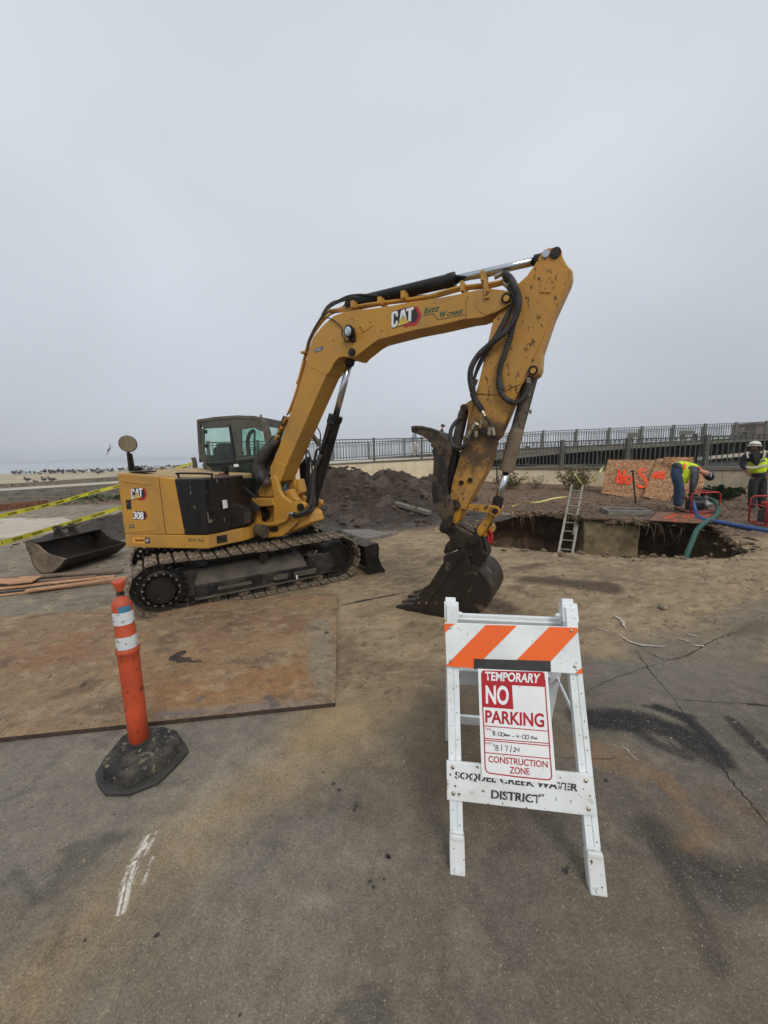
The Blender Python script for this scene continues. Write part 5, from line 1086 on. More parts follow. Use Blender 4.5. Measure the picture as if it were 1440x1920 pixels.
# hoses looping from boom end over the stick
hs_px = k6([(700, 345), (760, 400), (800, 480), (828, 580), (820, 680), (770, 800), (690, 890), (580, 980), (470, 1080), (405, 1190), (392, 1290), (410, 1400)]) + c7([(700, 130), (715, 220), (760, 290), (790, 340)])
line_on('spiral_hose', hs_px, [.10, .14, .19, .20, .20, .20, .20, .19, .18, .18, .17, .16, .16, .16, .17, .17], .026, M['rubber'], par=EX, n=10, k=12, ripple=.12)
hs2 = k6([(740, 470), (800, 560), (812, 660), (780, 800), (745, 950), (700, 1080), (665, 1180), (655, 1280), (680, 1400)]) + c7([(940, 60), (945, 140), (990, 220), (1070, 262), (1140, 240), (1185, 180), (1205, 90)])
line_on('spiral_hose', hs2, [.10, .16, .18, .18, .16, .15, .15, .15, .15, .15, .15, .15, .14, .12, .1, .09], .024, M['rubber'], par=EX, n=10, k=12, ripple=.12)
line_on('plain_hose', k6([(690, 380), (770, 440), (790, 560), (760, 650), (700, 800), (600, 960), (500, 1130), (430, 1290), (425, 1420)]) + c7([(705, 90), (720, 20), (690, 180), (720, 260), (780, 330)])[2:], [.06, .12, .15, .14, .14, .14, .14, .13, .13, .13, .13, .14], .016, M['rubber'], par=EX)
line_on('plain_hose', k6([(760, 640), (720, 720), (650, 850), (560, 1010), (470, 1160), (420, 1330)]) + c7([(740, 60), (700, 150)]), [.13, .13, .13, .13, .12, .12, .12, .12], .014, M['rubber'], par=EX)
line_on('plain_hose', c7([(810, 385), (850, 430), (875, 480), (890, 520)]), .17, .014, M['rubber'], par=stick)
line_on('plain_hose', c7([(690, 525), (665, 590), (640, 640), (590, 668), (535, 655), (505, 600), (505, 520), (540, 450), (600, 395)]), [.16, .17, .18, .18, .18, .17, .15, .12, .1], .020, M['rubber'], par=EX, n=12)

# ---- bucket cylinder
a = SWP.wp(998, 700, 0); b_ = SWP.wp(949, 884, 0); c_ = SWP.wp(931, 950, 0)
bk = hyd('bucket_cylinder', a, b_, c_, .060, .036, M['gun'], M['chrome'], EX, gland=1.0)
bm = B(); d = (b_ - a).normalized(); lathe(bm, b_ - d * .42, d, [(0, .060), (.03, .066), (.40, .069), (.42, .066), (.42, .04)], n=22); obj('cylinder_sleeve', bm, M['mudcap'], bk)
bm = B(); q = SWP.wp(*c7([(1200, 100)])[0], .08); cyl(bm, q + Z * .06, q - Z * .10, .022, n=10); q = SWP.wp(*c7([(1212, 345)])[0], 0); cyl(bm, q, q + SWP.e * .02, .02, n=8); obj('cylinder_port', bm, M['fitting'], bk)
# ---- linkage
LO = .135
for o_, nm in ((LO, 'near'), (-LO + .03, 'far')):
    bm = B(); prism_px(bm, SWP, c7([(520, 1190), (560, 1160), (600, 1178), (880, 1190), (930, 1200), (958, 1240), (930, 1282), (900, 1290), (860, 1262), (600, 1222), (560, 1232)]), o_, o_ - .03); obj('link_arm', bm, M['linkpaint'], EX, bevel=.006)
c8 = lambda L: crop(720, 940, 6, L)
for o_ in (.11, -.08):
    bm = B(); prism_px(bm, SWP, c8([(1170, 140), (1240, 180), (1110, 370), (1075, 405), (1040, 345), (1050, 300)]), o_, o_ - .035); obj('link_rod', bm, M['linkpaint'], EX, bevel=.008)
bm = B(); prism_px(bm, SWP, c8([(1215, 250), (1245, 320), (1225, 350), (1150, 400), (1100, 400), (1110, 370)]), .05, -.05); obj('lift_lug', bm, M['linkpaint'], EX, bevel=.008)
bm = B(); q = [SWP.wp(x, y, .04) for x, y in c8([(1180, 330), (1175, 400), (1180, 450), (1195, 465), (1210, 440), (1212, 380), (1200, 330)])]; tube(bm, q, .014, n=10); cyl(bm, SWP.wp(*c8([(1180, 340)])[0], .06), SWP.wp(*c8([(1210, 340)])[0], .02), .022, n=12); obj('red_shackle', bm, M['red'], EX, smooth=True)
pin('link_pin', *c7([(903, 1240)])[0], LO, .050, EX, dep=.28, mt='linkpaint'); pin('link_pin', *c7([(545, 1185)])[0], LO, .056, EX, dep=.28)
a = SWP.wp(*c7([(903, 1240)])[0], LO + .026); bm = B(); cyl(bm, a, a + SWP.n * .006, .03, n=16); obj('pin_cap', bm, M['dsteel'], EX)
# stick foot below the pin
plate('stick_foot', c7([(580, 1200), (610, 1230), (590, 1270), (570, 1330), (545, 1362), (520, 1345), (505, 1290), (520, 1220)]), SO + .02, -SO, M['linkpaint'], stick)
# ---- coupler
coup = c8([(640, 262), (672, 248), (715, 250), (745, 272), (800, 300), (985, 385), (1040, 365), (1075, 400), (1100, 470), (1112, 560), (1165, 595), (1150, 640), (1110, 690), (1085, 735), (1020, 750), (985, 720), (980, 650), (940, 590), (880, 540), (840, 530), (790, 560), (680, 600), (668, 570), (690, 490), (740, 440), (730, 400), (690, 365), (650, 330)])
for o_ in (.16, -.135):
    bm = B(); prism_px(bm, SWP, coup, o_, o_ - .035); cp = obj('coupler_plate', bm, M['dsteel'], EX, bevel=.008)
plate('coupler_body', c8([(760, 420), (840, 400), (980, 470), (1080, 500), (1100, 600), (1060, 700), (1000, 640), (900, 560), (800, 540), (700, 560)]), .12, -.10, M['blackm'], EX, bev=.01)
for x, y, r in ((680, 305, .05), (760, 495, .05), (1000, 440, .055), (1040, 680, .058)): pin('coupler_pin', *c8([(x, y)])[0], .165, r, EX, dep=.32)
bm = B(); 
for px in ([(850, 245), (1020, 350)], [(800, 280), (960, 390)]):
    p, q = [SWP.wp(x, y, .02) for x, y in c8(px)]; cyl(bm, p, q, .026, n=12)
obj('coupler_bar', bm, M['gun'], EX)
plate('coupler_back', c8([(1090, 400), (1110, 400), (1165, 570), (1160, 620), (1120, 680), (1100, 600)]), .02, -.16, M['dsteel'], EX)

# ---- bucket
BW = .29
side = c8([(668, 628), (690, 602), (740, 580), (800, 568), (840, 545), (880, 540), (920, 560), (950, 600), (958, 680), (970, 732), (1020, 760), (1080, 790), (1120, 830), (1150, 870), (1185, 930), (1205, 990), (1212, 1050), (1200, 1110), (1165, 1180), (1110, 1235), (1040, 1270), (930, 1288), (800, 1298), (650, 1290), (430, 1255), (300, 1205), (340, 1130), (400, 1040), (440, 980), (510, 935), (560, 850), (600, 790), (650, 730), (668, 690)])
side_uv = SWP.pts(side, BW)
mn_z = min(v for u, v in side_uv); side_uv = [(u, max(v, .012) if v < .012 else v) for u, v in side_uv]
bm = B(); prism(bm, SWP, side_uv, BW, BW - .022); bucket = obj('bucket', bm, M['bucket'], EX, bevel=.004)
bm = B(); prism(bm, SWP, side_uv, -BW + .022, -BW); obj('bucket_side', bm, M['bucket'], bucket, bevel=.004)
curve = side_uv[9:25]     # from the back top round to the lip
bm = B(); ins = []
cxm = sum(p[0] for p in side_uv) / len(side_uv); czm = sum(p[1] for p in side_uv) / len(side_uv)
for u, v in curve: d_ = Vector((cxm - u, czm - v)).normalized(); ins.append((u + d_.x * .022, v + d_.y * .022))
for i in range(len(curve) - 1):
    prism_pts(bm, [SWP.w(*curve[i], BW + .008), SWP.w(*curve[i + 1], BW + .008), SWP.w(*ins[i + 1], BW + .008), SWP.w(*ins[i], BW + .008)], [SWP.w(*curve[i], -BW - .008), SWP.w(*curve[i + 1], -BW - .008), SWP.w(*ins[i + 1], -BW - .008), SWP.w(*ins[i], -BW - .008)])
obj('bucket_shell', bm, M['bucket'], bucket)
bm = B(); prism_px(bm, SWP, c8([(668, 628), (800, 568), (880, 545), (905, 585), (430, 1250), (300, 1205), (340, 1130), (400, 1040), (440, 980), (510, 935), (560, 850), (600, 790), (668, 690)]), BW + .014, BW); obj('side_cutter', bm, M['bucket'], bucket, bevel=.004)
plate('bucket_back_plate', c8([(1085, 735), (1130, 700), (1200, 740), (1240, 790), (1160, 860), (1100, 800)]), -.0, -.22, M['dsteel'], bucket)
bm = B()
for x, y in ((388, 1080), (395, 1140), (478, 1140)):
    q = SWP.wp(*c8([(x, y)])[0], BW + .014); cyl(bm, q, q + SWP.n * .008, .012, n=10)
obj('cutter_bolt', bm, M['fitting'], bucket)
# teeth
lip = SWP.px(*c8([(400, 1250)])[0], BW)
for i, o_ in enumerate((BW - .05, BW - .21, BW - .37, BW - .53)):
    a = SWP.w(lip[0] - .02, .05, o_); tip = SWP.w(lip[0] - .30, .022 + .004 * i, o_); bm = B()
    up = Z * .042; sd2 = SWP.n * .045
    m1 = a.lerp(tip, .45)
    v = [[a - up * .8 - sd2, a - up * .8 + sd2, a + up - sd2 * -1, a + up - sd2], [m1 - up * .75 - sd2 * 1.1, m1 - up * .75 + sd2 * 1.1, m1 + up * 1.0 + sd2 * 1.1, m1 + up * 1.0 - sd2 * 1.1], [tip - up * .3 - sd2 * .55, tip - up * .3 + sd2 * .55, tip + up * .1 + sd2 * .55, tip + up * .1 - sd2 * .55]]
    vv = [[bm.verts.new(p) for p in r] for r in v]
    for r1, r2 in zip(vv, vv[1:]):
        for j in range(4): bm.faces.new((r1[j], r1[(j + 1) % 4], r2[(j + 1) % 4], r2[j]))
    bm.faces.new(vv[0]); bm.faces.new(vv[-1][::-1]); obj('bucket_tooth', bm, M['thumb'], bucket, bevel=.008)

# ---- thumb
th = c7([(145, 476), (185, 470), (240, 472), (330, 492), (400, 528), (450, 575), (490, 620), (515, 665), (505, 740), (488, 800), (470, 880), (462, 1000), (478, 1090), (515, 1150), (525, 1220), (522, 1300), (492, 1400), (465, 1432), (430, 1430), (412, 1395), (418, 1345), (420, 1310), (370, 1240), (345, 1160), (334, 1090), (335, 1000), (343, 900), (348, 800), (348, 740), (335, 700), (345, 672), (320, 650), (326, 626), (295, 610), (290, 588), (240, 562), (200, 545), (150, 530)])
bm = B(); prism_px(bm, SWP, th, .20, .155); tb_ = obj('thumb', bm, M['thumb'], EX, bevel=.007)
bm = B(); prism_px(bm, SWP, th, -.13, -.175); obj('thumb_plate', bm, M['thumb'], tb_, bevel=.007)
bm = B(); prism_px(bm, SWP, c7([(240, 478), (400, 532), (490, 625), (510, 700), (490, 790), (470, 900), (465, 1100), (440, 1100), (440, 800), (450, 720), (400, 600), (300, 530)]), .155, -.13); obj('thumb_web', bm, M['dsteel'], tb_, bevel=.005)
bm = B(); prism_px(bm, SWP, c7([(150, 480), (240, 474), (330, 494), (330, 512), (240, 492), (150, 500)]), .215, .19); obj('thumb_rib', bm, M['thumb'], tb_)
bm = B()
for a_, b2 in ((365, 1130), (395, 1130)):
    q = SWP.wp(*c7([(a_, b2)])[0], .20); cyl(bm, q, q + SWP.n * .012, .024, n=14)
obj('thumb_boss', bm, M['dsteel'], tb_)
pin('thumb_pin', *c7([(452, 1385)])[0], .205, .052, tb_, dep=.36)
a = SWP.wp(*c7([(625, 330)])[0], .0); b_ = SWP.wp(*c7([(545, 690)])[0], .0); c_ = SWP.wp(*c7([(480, 1050)])[0], .0)
tc_ = hyd('thumb_cylinder', a, b_, c_, .052, .034, M['gun'], M['dsteel'], EX)
bm = B(); cyl(bm, SWP.wp(*c7([(540, 700)])[0], .02), SWP.wp(*c7([(490, 1030)])[0], .02), .058, n=18); obj('cylinder_guard', bm, M['blackm'], tc_)
# ================================================================== BARRICADE
def ab(v0, v1): return (Vector(v1) - Vector(v0))
_a = P(858, 1636); _b = P(1120, 1674); be = (_b - _a); be.z = 0; be.normalize(); bn0 = Vector((-be.y, be.x, 0)); LEAN = R_(20.5)
bv_ = bn0 * math.sin(LEAN) + Z * math.cos(LEAN)
BP = Plane(_a, be, bv_)      # front frame of the barricade, leaning back
BR = thing('barricade', 'white folding barricade with orange stripes carrying a temporary no parking sign', 'barricade', tuple(_a))
c4 = lambda L: crop(800, 1090, 4.235, L); c5 = lambda L: crop(800, 1400, 4.0, L)
def brect(bm, pl, u0, u1, v0, v1, o1, o2): prism(bm, pl, [(u0, v0), (u1, v0), (u1, v1), (u0, v1)], o1, o2)
legs_u = []
for top, bot, lab in (((846, 1128), (858, 1637), 'left'), ((1066, 1131), (1121, 1674), 'right')):
    u0, v0 = BP.px(*bot); u1, v1 = BP.px(*top); legs_u.append((u0, u1, v1))
    bm = B(); w_ = .027
    def lg(du0, du1, o1, o2, va=0.0, vb=1.0):
        ua, ub = u0 + (u1 - u0) * va, u0 + (u1 - u0) * vb; ya, yb = v0 + (v1 - v0) * va, v0 + (v1 - v0) * vb
        prism(bm, BP, [(ua + du0, ya), (ua + du1, ya), (ub + du1, yb), (ub + du0, yb)], o1, o2)
    lg(-w_, w_, .0, -.032); lg(-w_, -.004, .007, .0, .14, .96); lg(.004, w_, .004, .0, .14, .96)
    leg = obj('front_leg', bm, M['white'], BR, bevel=.0025)
    bm = B(); lg(-w_ - .004, w_ + .004, .016, -.034, -.004, .125); lg(-w_ - .002, w_ + .002, .020, -.01, .112, .132); obj('foot_sleeve', bm, M['dirtywhite'], leg, bevel=.006)
    bm = B(); cyl(bm, BP.w(u0, .018, .012), BP.w(u0, .018, .022), .012, n=12)
    obj('foot_rivet', bm, M['white'], leg)
    bm = B(); lg(-w_ - .006, w_ + .006, .014, -.045, .925, 1.0); lg(-w_ + .004, w_ - .004, .026, .0, .90, .985); lg(-w_, w_ - .006, .004, -.04, .998, 1.018)
    ps = 1 if lab == 'left' else -1; cyl(bm, BP.w(u1 + ps * (w_ + .002), v1 - .055, -.02), BP.w(u1 + ps * (w_ + .018), v1 - .055, -.02), .011, n=12)
    sphere(bm, BP.w(u1 + ps * (w_ + .018), v1 - .055, -.02), .012, sub=1)
    obj('hinge_cap', bm, M['white'], leg, bevel=.005)
    bm = B(); rr_ = random.Random(5)
    for k in range(15):
        t_ = .16 + .05 * k; uu = u0 + (u1 - u0) * t_ + (-.013 if k % 2 else .014); c = BP.w(uu, v1 * t_, .0075); cyl(bm, c - BP.n * .002, c, .0022, n=6)
    obj('leg_hole', bm, M['ink'], leg)
# front boards
tp = [(833.5, 1167), (1083, 1176), (1092, 1264.5), (837, 1248)]
TU = BP.pts([tp[3], tp[2], tp[1], tp[0]], .026)
bm = B(); prism(bm, BP, TU, .026, .008); board = obj('striped_board', bm, M['whitepanel'], BR, bevel=.003)
def flat(name, px, o_, mt, par, pl=BP): 
    bm = B(); face(bm, [pl.wp(x, y, o_) for x, y in px]); return obj(name, bm, mt, par)
for px in ([(470, 345), (718, 351), (378, 692), (150, 671)], [(975, 361), (1198, 369), (1202, 402), (915, 712), (640, 700)], [(141, 334), (222, 337), (141, 414)], [(1236, 682), (1238, 735), (1181, 729)]):
    flat('orange_stripe', c4(px), .0275, M['orangerefl'], board)
bm = B(); 
for x, y in ((185, 368), (190, 632), (1147, 393), (1177, 677)): q = BP.wp(*c4([(x, y)])[0], .0265); lathe(bm, q, BP.n, [(0, .0075), (.003, .006), (.004, .001)], n=12)
obj('board_bolt', bm, M['fitting'], board)
bm = B(); prism_px(bm, BP, c4([(374, 615), (984, 632), (988, 718), (375, 697)]), .0295, .0285); obj('black_tape', bm, M['tapeblack'], board)
bm = B(); prism_px(bm, BP, c4([(150, 300), (235, 302), (238, 322), (150, 320)]), .018, .004); obj('yellow_tape', bm, M['tapey'], BR)
BU = BP.pts(c5([(152, 400), (1278, 527), (1240, 212), (148, 108)]), .026)
bm = B(); prism(bm, BP, BU, .026, .008); lower = obj('lettered_board', bm, M['dirtywhite'], BR, bevel=.003)
bm = B()
for x, y in ((195, 155), (200, 352), (1193, 256), (1214, 466)): q = BP.wp(*c5([(x, y)])[0], .0265); lathe(bm, q, BP.n, [(0, .0085), (.003, .007), (.005, .001)], n=12)
obj('board_bolt', bm, M['fitting'], lower)
Qp = lambda px, o_, pl=BP: [pl.wp(x, y, o_) for x, y in px]
text_obj('stencil_lettering', 'SOQUEL CREEK WATER', Qp(c5([(210, 246), (1132, 345), (1138, 280), (213, 184)]), .0265), M['stencil'], lower, bold=.026)
text_obj('stencil_lettering', 'DISTRICT', Qp(c5([(483, 388), (855, 428), (858, 362), (485, 322)]), .0265), M['stencil'], lower, bold=.028)
bm = B()      # stencil bridges, the bare board between the painted pieces of each letter
Q1 = Qp(c5([(210, 246), (1132, 345), (1138, 280), (213, 184)]), .0265); Q2 = Qp(c5([(483, 388), (855, 428), (858, 362), (485, 322)]), .0265)
for Q, xs_ in ((Q1, [.025, .085, .155, .22, .49 - .14, .41, .58, .86, .91]), (Q2, [.06, .30, .44, .60, .80, .93])):
    for x in xs_: sheet(bm, Q, [(x - .0045, -.03), (x + .0045, -.03), (x + .0045, 1.03), (x - .0045, 1.03)], .0026)
obj('stencil_bridge', bm, M['dirtywhite'], lower)
# the no-parking sign, a corrugated plastic sheet taped over the boards
SP = Plane(BP.o, BP.e, BP.v); c8s = lambda L: crop(880, 1250, 8, L)
so_ = .032
bm = B(); prism_px(bm, SP, c8s([(130, 30), (1172, 78), (1308, 1772), (186, 1652)]), so_, so_ - .003); sign = obj('paper_sign', bm, M['signwhite'], BR)
sign['label'] = 'white and red temporary no parking sign sheet'
def ss_(name, px, lift, mt): bm = B(); face(bm, [SP.wp(x, y, so_ + lift) for x, y in c8s(px)]); return obj(name, bm, mt, sign)
ss_('red_block', [(186, 78), (205, 55), (1095, 78), (1128, 100), (1146, 305), (640, 278), (662, 640), (202, 604), (178, 110)], .0008, M['signred'])
def ribbon(name, px, wd, mt, lift=.0010, k=1, closed=False):
    bm = B(); pts = [SP.wp(x, y, so_ + lift) for x, y in c8s(px)]; n = SP.n; pv = None
    for i, p in enumerate(pts):
        d = (pts[min(i + 1, len(pts) - 1)] - pts[max(i - 1, 0)]).normalized(); s_ = d.cross(n) * wd / 2; cur = (bm.verts.new(p - s_), bm.verts.new(p + s_))
        if pv: bm.faces.new((pv[0], pv[1], cur[1], cur[0]))
        pv = cur
    return obj(name, bm, mt, sign)
ribbon('red_border', [(184, 100), (200, 604), (226, 1075), (236, 1480), (243, 1540), (262, 1575), (300, 1597), (700, 1650), (1160, 1697), (1205, 1692), (1230, 1670), (1236, 1630), (1215, 1380), (1190, 1000), (1160, 620), (1134, 200)], .0046, M['signred'])
for a_, b2 in (((222, 887), (1185, 968)), ((226, 1075), (1195, 1152)), ((226, 1102), (1198, 1188)), ((236, 1288), (1213, 1382))): ribbon('red_rule', [a_, b2], .0034, M['signred'], lift=.0013)
QS = lambda px: [SP.wp(x, y, so_) for x, y in c8s(px)]
text_obj('sign_lettering', 'TEMPORARY', QS([(236, 205), (1045, 250), (1068, 105), (234, 70)]), M['signwhite'], sign, lift=.0018, bold=.030)
text_obj('sign_lettering', 'NO', QS([(248, 555), (592, 580), (590, 285), (242, 275)]), M['signwhite'], sign, lift=.0018, bold=.030)
text_obj('sign_lettering', 'PARKING', QS([(240, 840), (1125, 912), (1116, 700), (238, 648)]), M['signred'], sign, lift=.0012, bold=.026)
text_obj('sign_lettering', 'TIME', QS([(240, 948), (325, 955), (325, 928), (238, 918)]), M['signred'], sign, lift=.0012)
text_obj('sign_lettering', 'DATE', QS([(246, 1158), (342, 1166), (342, 1136), (246, 1128)]), M['signred'], sign, lift=.0012)
text_obj('sign_lettering', 'CONSTRUCTION', QS([(285, 1430), (1175, 1517), (1172, 1415), (285, 1333)]), M['signred'], sign, lift=.0012, bold=.014)
text_obj('sign_lettering', 'ZONE', QS([(605, 1600), (905, 1622), (897, 1522), (603, 1495)]), M['signred'], sign, lift=.0012, bold=.014)
def hand(px_lines, wd=.0024):
    bm = B()
    for L in px_lines:
        pts = [SP.wp(x, y, so_ + .0016) for x, y in c8s(L)]; pts = smooth_path(pts, 5) if len(pts) > 2 else pts; pv = None
        for i, p in enumerate(pts):
            d = (pts[min(i + 1, len(pts) - 1)] - pts[max(i - 1, 0)]).normalized(); s_ = d.cross(SP.n) * wd / 2; cur = (bm.verts.new(p - s_), bm.verts.new(p + s_))
            if pv: bm.faces.new((pv[0], pv[1], cur[1], cur[0]))
            pv = cur
    return obj('handwriting', bm, M['ink'], sign)
def oval(cx_, cy_, rx, ry, n=9): return [(cx_ + rx * math.sin(2 * math.pi * i / n), cy_ - ry * math.cos(2 * math.pi * i / n)) for i in range(n + 1)]
hand([[(385, 975), (350, 965), (352, 985), (385, 1010), (380, 1028), (358, 1022), (365, 1000), (390, 978)], oval(455, 1010, 24, 28), oval(503, 1018, 22, 28), [(530, 1040), (545, 1008), (560, 1045)], [(535, 1030), (556, 1032)], [(568, 1046), (574, 1020), (588, 1040), (602, 1022), (612, 1050)],
      [(648, 1046), (675, 1050)], [(710, 1022), (704, 1045), (738, 1050)], [(738, 1020), (738, 1075)], oval(820, 1052, 26, 30), oval(872, 1056, 24, 30), [(936, 1090), (934, 1045), (956, 1050), (954, 1070), (936, 1072)], [(972, 1092), (978, 1062), (992, 1085), (1008, 1064), (1018, 1095)]])
hand([[(412, 1012), (414, 1016)], [(412, 1032), (414, 1036)], [(768, 1042), (770, 1046)], [(770, 1064), (772, 1068)]], .003)
hand([[(432, 1188), (405, 1182), (394, 1200), (412, 1216), (436, 1236), (424, 1256), (396, 1250), (398, 1228), (420, 1212), (434, 1192)], [(488, 1165), (478, 1262)], [(530, 1192), (575, 1196), (552, 1262)], [(632, 1178), (618, 1285)], [(662, 1226), (690, 1215), (696, 1240), (664, 1272), (700, 1276)], [(718, 1222), (716, 1250), (750, 1252)], [(752, 1218), (740, 1282)], [(380, 1155), (368, 1180), (372, 1205)]])
# rear frame
uL, uR, vT = legs_u[0][1], legs_u[1][1], legs_u[0][2]
TopL = BP.w(uL, vT - .055, -.05); TopR = BP.w(uR, vT - .055, -.05)
rv = (bn0 * math.sin(LEAN * .95) - Z * math.cos(LEAN)).normalized(); RH = TopL.z / math.cos(LEAN) * .985
def bar(bm, a, b_, w1, w2, upv):
    d = (b_ - a).normalized(); s1 = d.cross(upv).normalized() * w1; s2 = upv.normalized() * w2
    prism_pts(bm, [a - s1 - s2, a + s1 - s2, a + s1 + s2, a - s1 + s2], [b_ - s1 - s2, b_ + s1 - s2, b_ + s1 + s2, b_ - s1 + s2])
rn = be.cross(rv).normalized()
for T_, sg in ((TopL, 1), (TopR, -1)):
    bm = B(); bar(bm, T_, T_ + rv * RH, .024, .014, rn); obj('rear_leg', bm, M['white'], BR, bevel=.003)
bm = B(); bar(bm, TopL + be * .02 - Z * .02 + bn0 * .02, TopR - be * .02 - Z * .02 + bn0 * .02, .010, .012, Z); bar(bm, TopL + be * .02 + rv * .05, TopR - be * .02 + rv * .05, .022, .007, rn); obj('rear_top_rail', bm, M['white'], BR, bevel=.003)
bm = B(); c0 = RH * .44; bar(bm, TopL + be * .02 + rv * c0, TopR - be * .02 + rv * c0, .055, .008, rn); bar(bm, TopL + be * .02 + rv * (c0 - .055), TopR - be * .02 + rv * (c0 - .055), .006, .014, rn); obj('rear_board', bm, M['white'], BR, bevel=.003)
bm = B(); bar(bm, TopL + be * .02 + rv * RH * .8, TopR - be * .02 + rv * RH * .8, .035, .008, rn); obj('rear_board', bm, M['white'], BR, bevel=.003)
m1 = TopR + rv * RH * .40; m2 = BP.w(legs_u[1][0] + (legs_u[1][1] - legs_u[1][0]) * .55, vT * .55, -.03)
bm = B(); bar(bm, m1 + be * .012, m2 - be * .004, .010, .003, be); obj('spreader_strap', bm, M['white'], BR)

# ================================================================== DELINEATOR POST
g0 = P(265, 1415); top_ = PY(223, 1091, g0.y + .01)
DL = thing('delineator_post', 'orange delineator post with two white bands on a dirty black rubber base', 'traffic post', tuple(g0))
ax_ = (top_ - g0); HL = ax_.length; ax_.normalize(); fr_ = lambda y: (1418 - y) / (1418 - 1090) * HL
bm = B(); lathe(bm, g0, ax_, [(0, .050), (fr_(1330), .052), (fr_(1230), .053), (fr_(1219), .054), (fr_(1217), .059), (fr_(1211), .059), (fr_(1208), .051), (fr_(1140), .048), (fr_(1128), .047), (fr_(1119), .034), (fr_(1117), .017), (fr_(1106), .015), (fr_(1100), .022), (fr_(1092), .031), (fr_(1088), .033), (fr_(1087), .026)], n=40)
tb = obj('post_tube', bm, M['orange'], DL, smooth=True); tb.data.polygons[-1].use_smooth = False
def band(a_, b2, mt, r=.0605, nm='reflective_band', s0=0, s1=1):
    bm = B(); u_, v_ = frame_of(ax_); n = 40
    r0 = []; r1 = []
    for j in range(int(n * (s1 - s0)) + 1):
        t = 2 * math.pi * (s0 + j / n); dv = u_ * math.cos(t) + v_ * math.sin(t)
        r0.append(bm.verts.new(g0 + ax_ * a_ + dv * r)); r1.append(bm.verts.new(g0 + ax_ * b2 + dv * (r - .0015)))
    for j in range(len(r0) - 1): bm.faces.new((r0[j], r0[j + 1], r1[j + 1], r1[j]))
    return obj(nm, bm, mt, DL, smooth=True)
band(fr_(1163), fr_(1141), mat('scuffed_white_band', S(214, 216, 216), .45, col2=S(196, 198, 198), nscale=7, speck=[(38, .61, S(96, 88, 82), .03)]), .0508); band(fr_(1207), fr_(1185), bpy.data.materials['scuffed_white_band'], .0522)
# blue patch facing the camera side
u_, v_ = frame_of(ax_); best = max(range(40), key=lambda j: (u_ * math.cos(2 * math.pi * j / 40) + v_ * math.sin(2 * math.pi * j / 40)).dot(Vector((.75, -.66, 0))))
band(fr_(1141), fr_(1130), M['bluep'], .0500, 'blue_paint_patch', best / 40 - .10, best / 40 + .11)
bm = B(); lathe(bm, g0 + ax_ * fr_(1113), ax_, [(0, .0195), (fr_(1106) - fr_(1113), .0175)], n=20); obj('neck_band', bm, M['blackm'], DL)
k6b = lambda L: crop(140, 1060, 4.174, L)
def ground_prism(px, zt, z0, name, mt, par, inset=0.0, **kw):
    top = [P(x, y, zt) for x, y in px]; c = sum(top, Vector()) / len(top); bm = B()
    prism_pts(bm, top, [Vector((p.x + (p.x - c.x) * inset, p.y + (p.y - c.y) * inset, z0)) for p in top]); return obj(name, bm, mt, par, **kw)
ground_prism(k6b([(158, 1625), (175, 1700), (235, 1780), (420, 1780), (650, 1690), (780, 1570), (893, 1440), (860, 1380), (790, 1290), (600, 1262), (420, 1300), (230, 1500)]), .028, .002, 'base_plate', M['rubberedge'], DL, bevel=.008)
# upper block with a lumpy dirty top
px = k6b([(214, 1540), (222, 1590), (300, 1632), (400, 1655), (560, 1590), (685, 1514), (824, 1372), (800, 1290), (700, 1264), (590, 1262), (470, 1285), (380, 1325), (290, 1430)])
bm = B(); top = [P(x, y, .085) for x, y in px]; c = sum(top, Vector()) / len(top); c.z = .095
low = [Vector((p.x + (p.x - c.x) * .035, p.y + (p.y - c.y) * .035, .026)) for p in top]
vl = [bm.verts.new(p) for p in low]; rings_ = [vl]
for f in (1.0, .93, .8, .6, .4, .2): rings_.append([bm.verts.new(Vector((c.x + (p.x - c.x) * f, c.y + (p.y - c.y) * f, .085 + (.008 if f < .95 else -.004) + .010 * (random.random() - .5)))) for p in top])
for a_, b2 in zip(rings_, rings_[1:]):
    for i in range(len(a_)): j = (i + 1) % len(a_); bm.faces.new((a_[i], a_[j], b2[j], b2[i]))
bm.faces.new(vl[::-1]); bm.faces.new(rings_[-1]); obj('base_block', bm, M['rubberbase'], DL, bevel=.006)
bm = B(); lathe(bm, g0 + ax_ * .075, ax_, [(0, .064), (.028, .060), (.028, .054)], n=28); obj('base_socket', bm, M['rubberedge'], DL)

# ================================================================== STEEL ROAD PLATE
SPo = [(-.36, 2.40), (-.59, 4.49), (-5.2, 3.88), (-5.0, 1.785)]
PLT = thing('road_plate', 'large rusty steel road plate lying flat under the rear of the excavator tracks', 'steel plate', (-.5, 3, 0))
bm = B(); prism_pts(bm, [Vector((x, y, .004)) for x, y in SPo], [Vector((x, y, .034)) for x, y in SPo]); obj('plate_edge', bm, mat('rusty_plate_edge', S(70, 54, 44), .7, col2=S(46, 38, 33), nscale=14, bump=.3), PLT, bevel=.003)
nu, nv = 230, 105; U, V_ = np.meshgrid(np.linspace(0, 1, nu), np.linspace(0, 1, nv), indexing='ij')
p00, p01, p11, p10 = [np.array(q) for q in SPo]; PXY = (p00[None] * ((1 - U) * (1 - V_)).ravel()[:, None] + p01[None] * ((1 - U) * V_).ravel()[:, None] + p11[None] * (U * V_).ravel()[:, None] + p10[None] * (U * (1 - V_)).ravel()[:, None])
X, Y = PXY[:, 0] * .9995 - .0002, PXY[:, 1]; n1 = fbm(X * 1.1, Y * 1.1, 41, 5, .55); n2 = fbm(X * 4, Y * 5, 47, 5, .6); n3 = fbm(X * 13, Y * 13, 53, 4, .6); nw = fbm(X * 1.7, Y * 1.7, 61, 5, .6) - .5
c = L3(146, 118, 88)[None] * (.76 + .48 * n2[:, None])
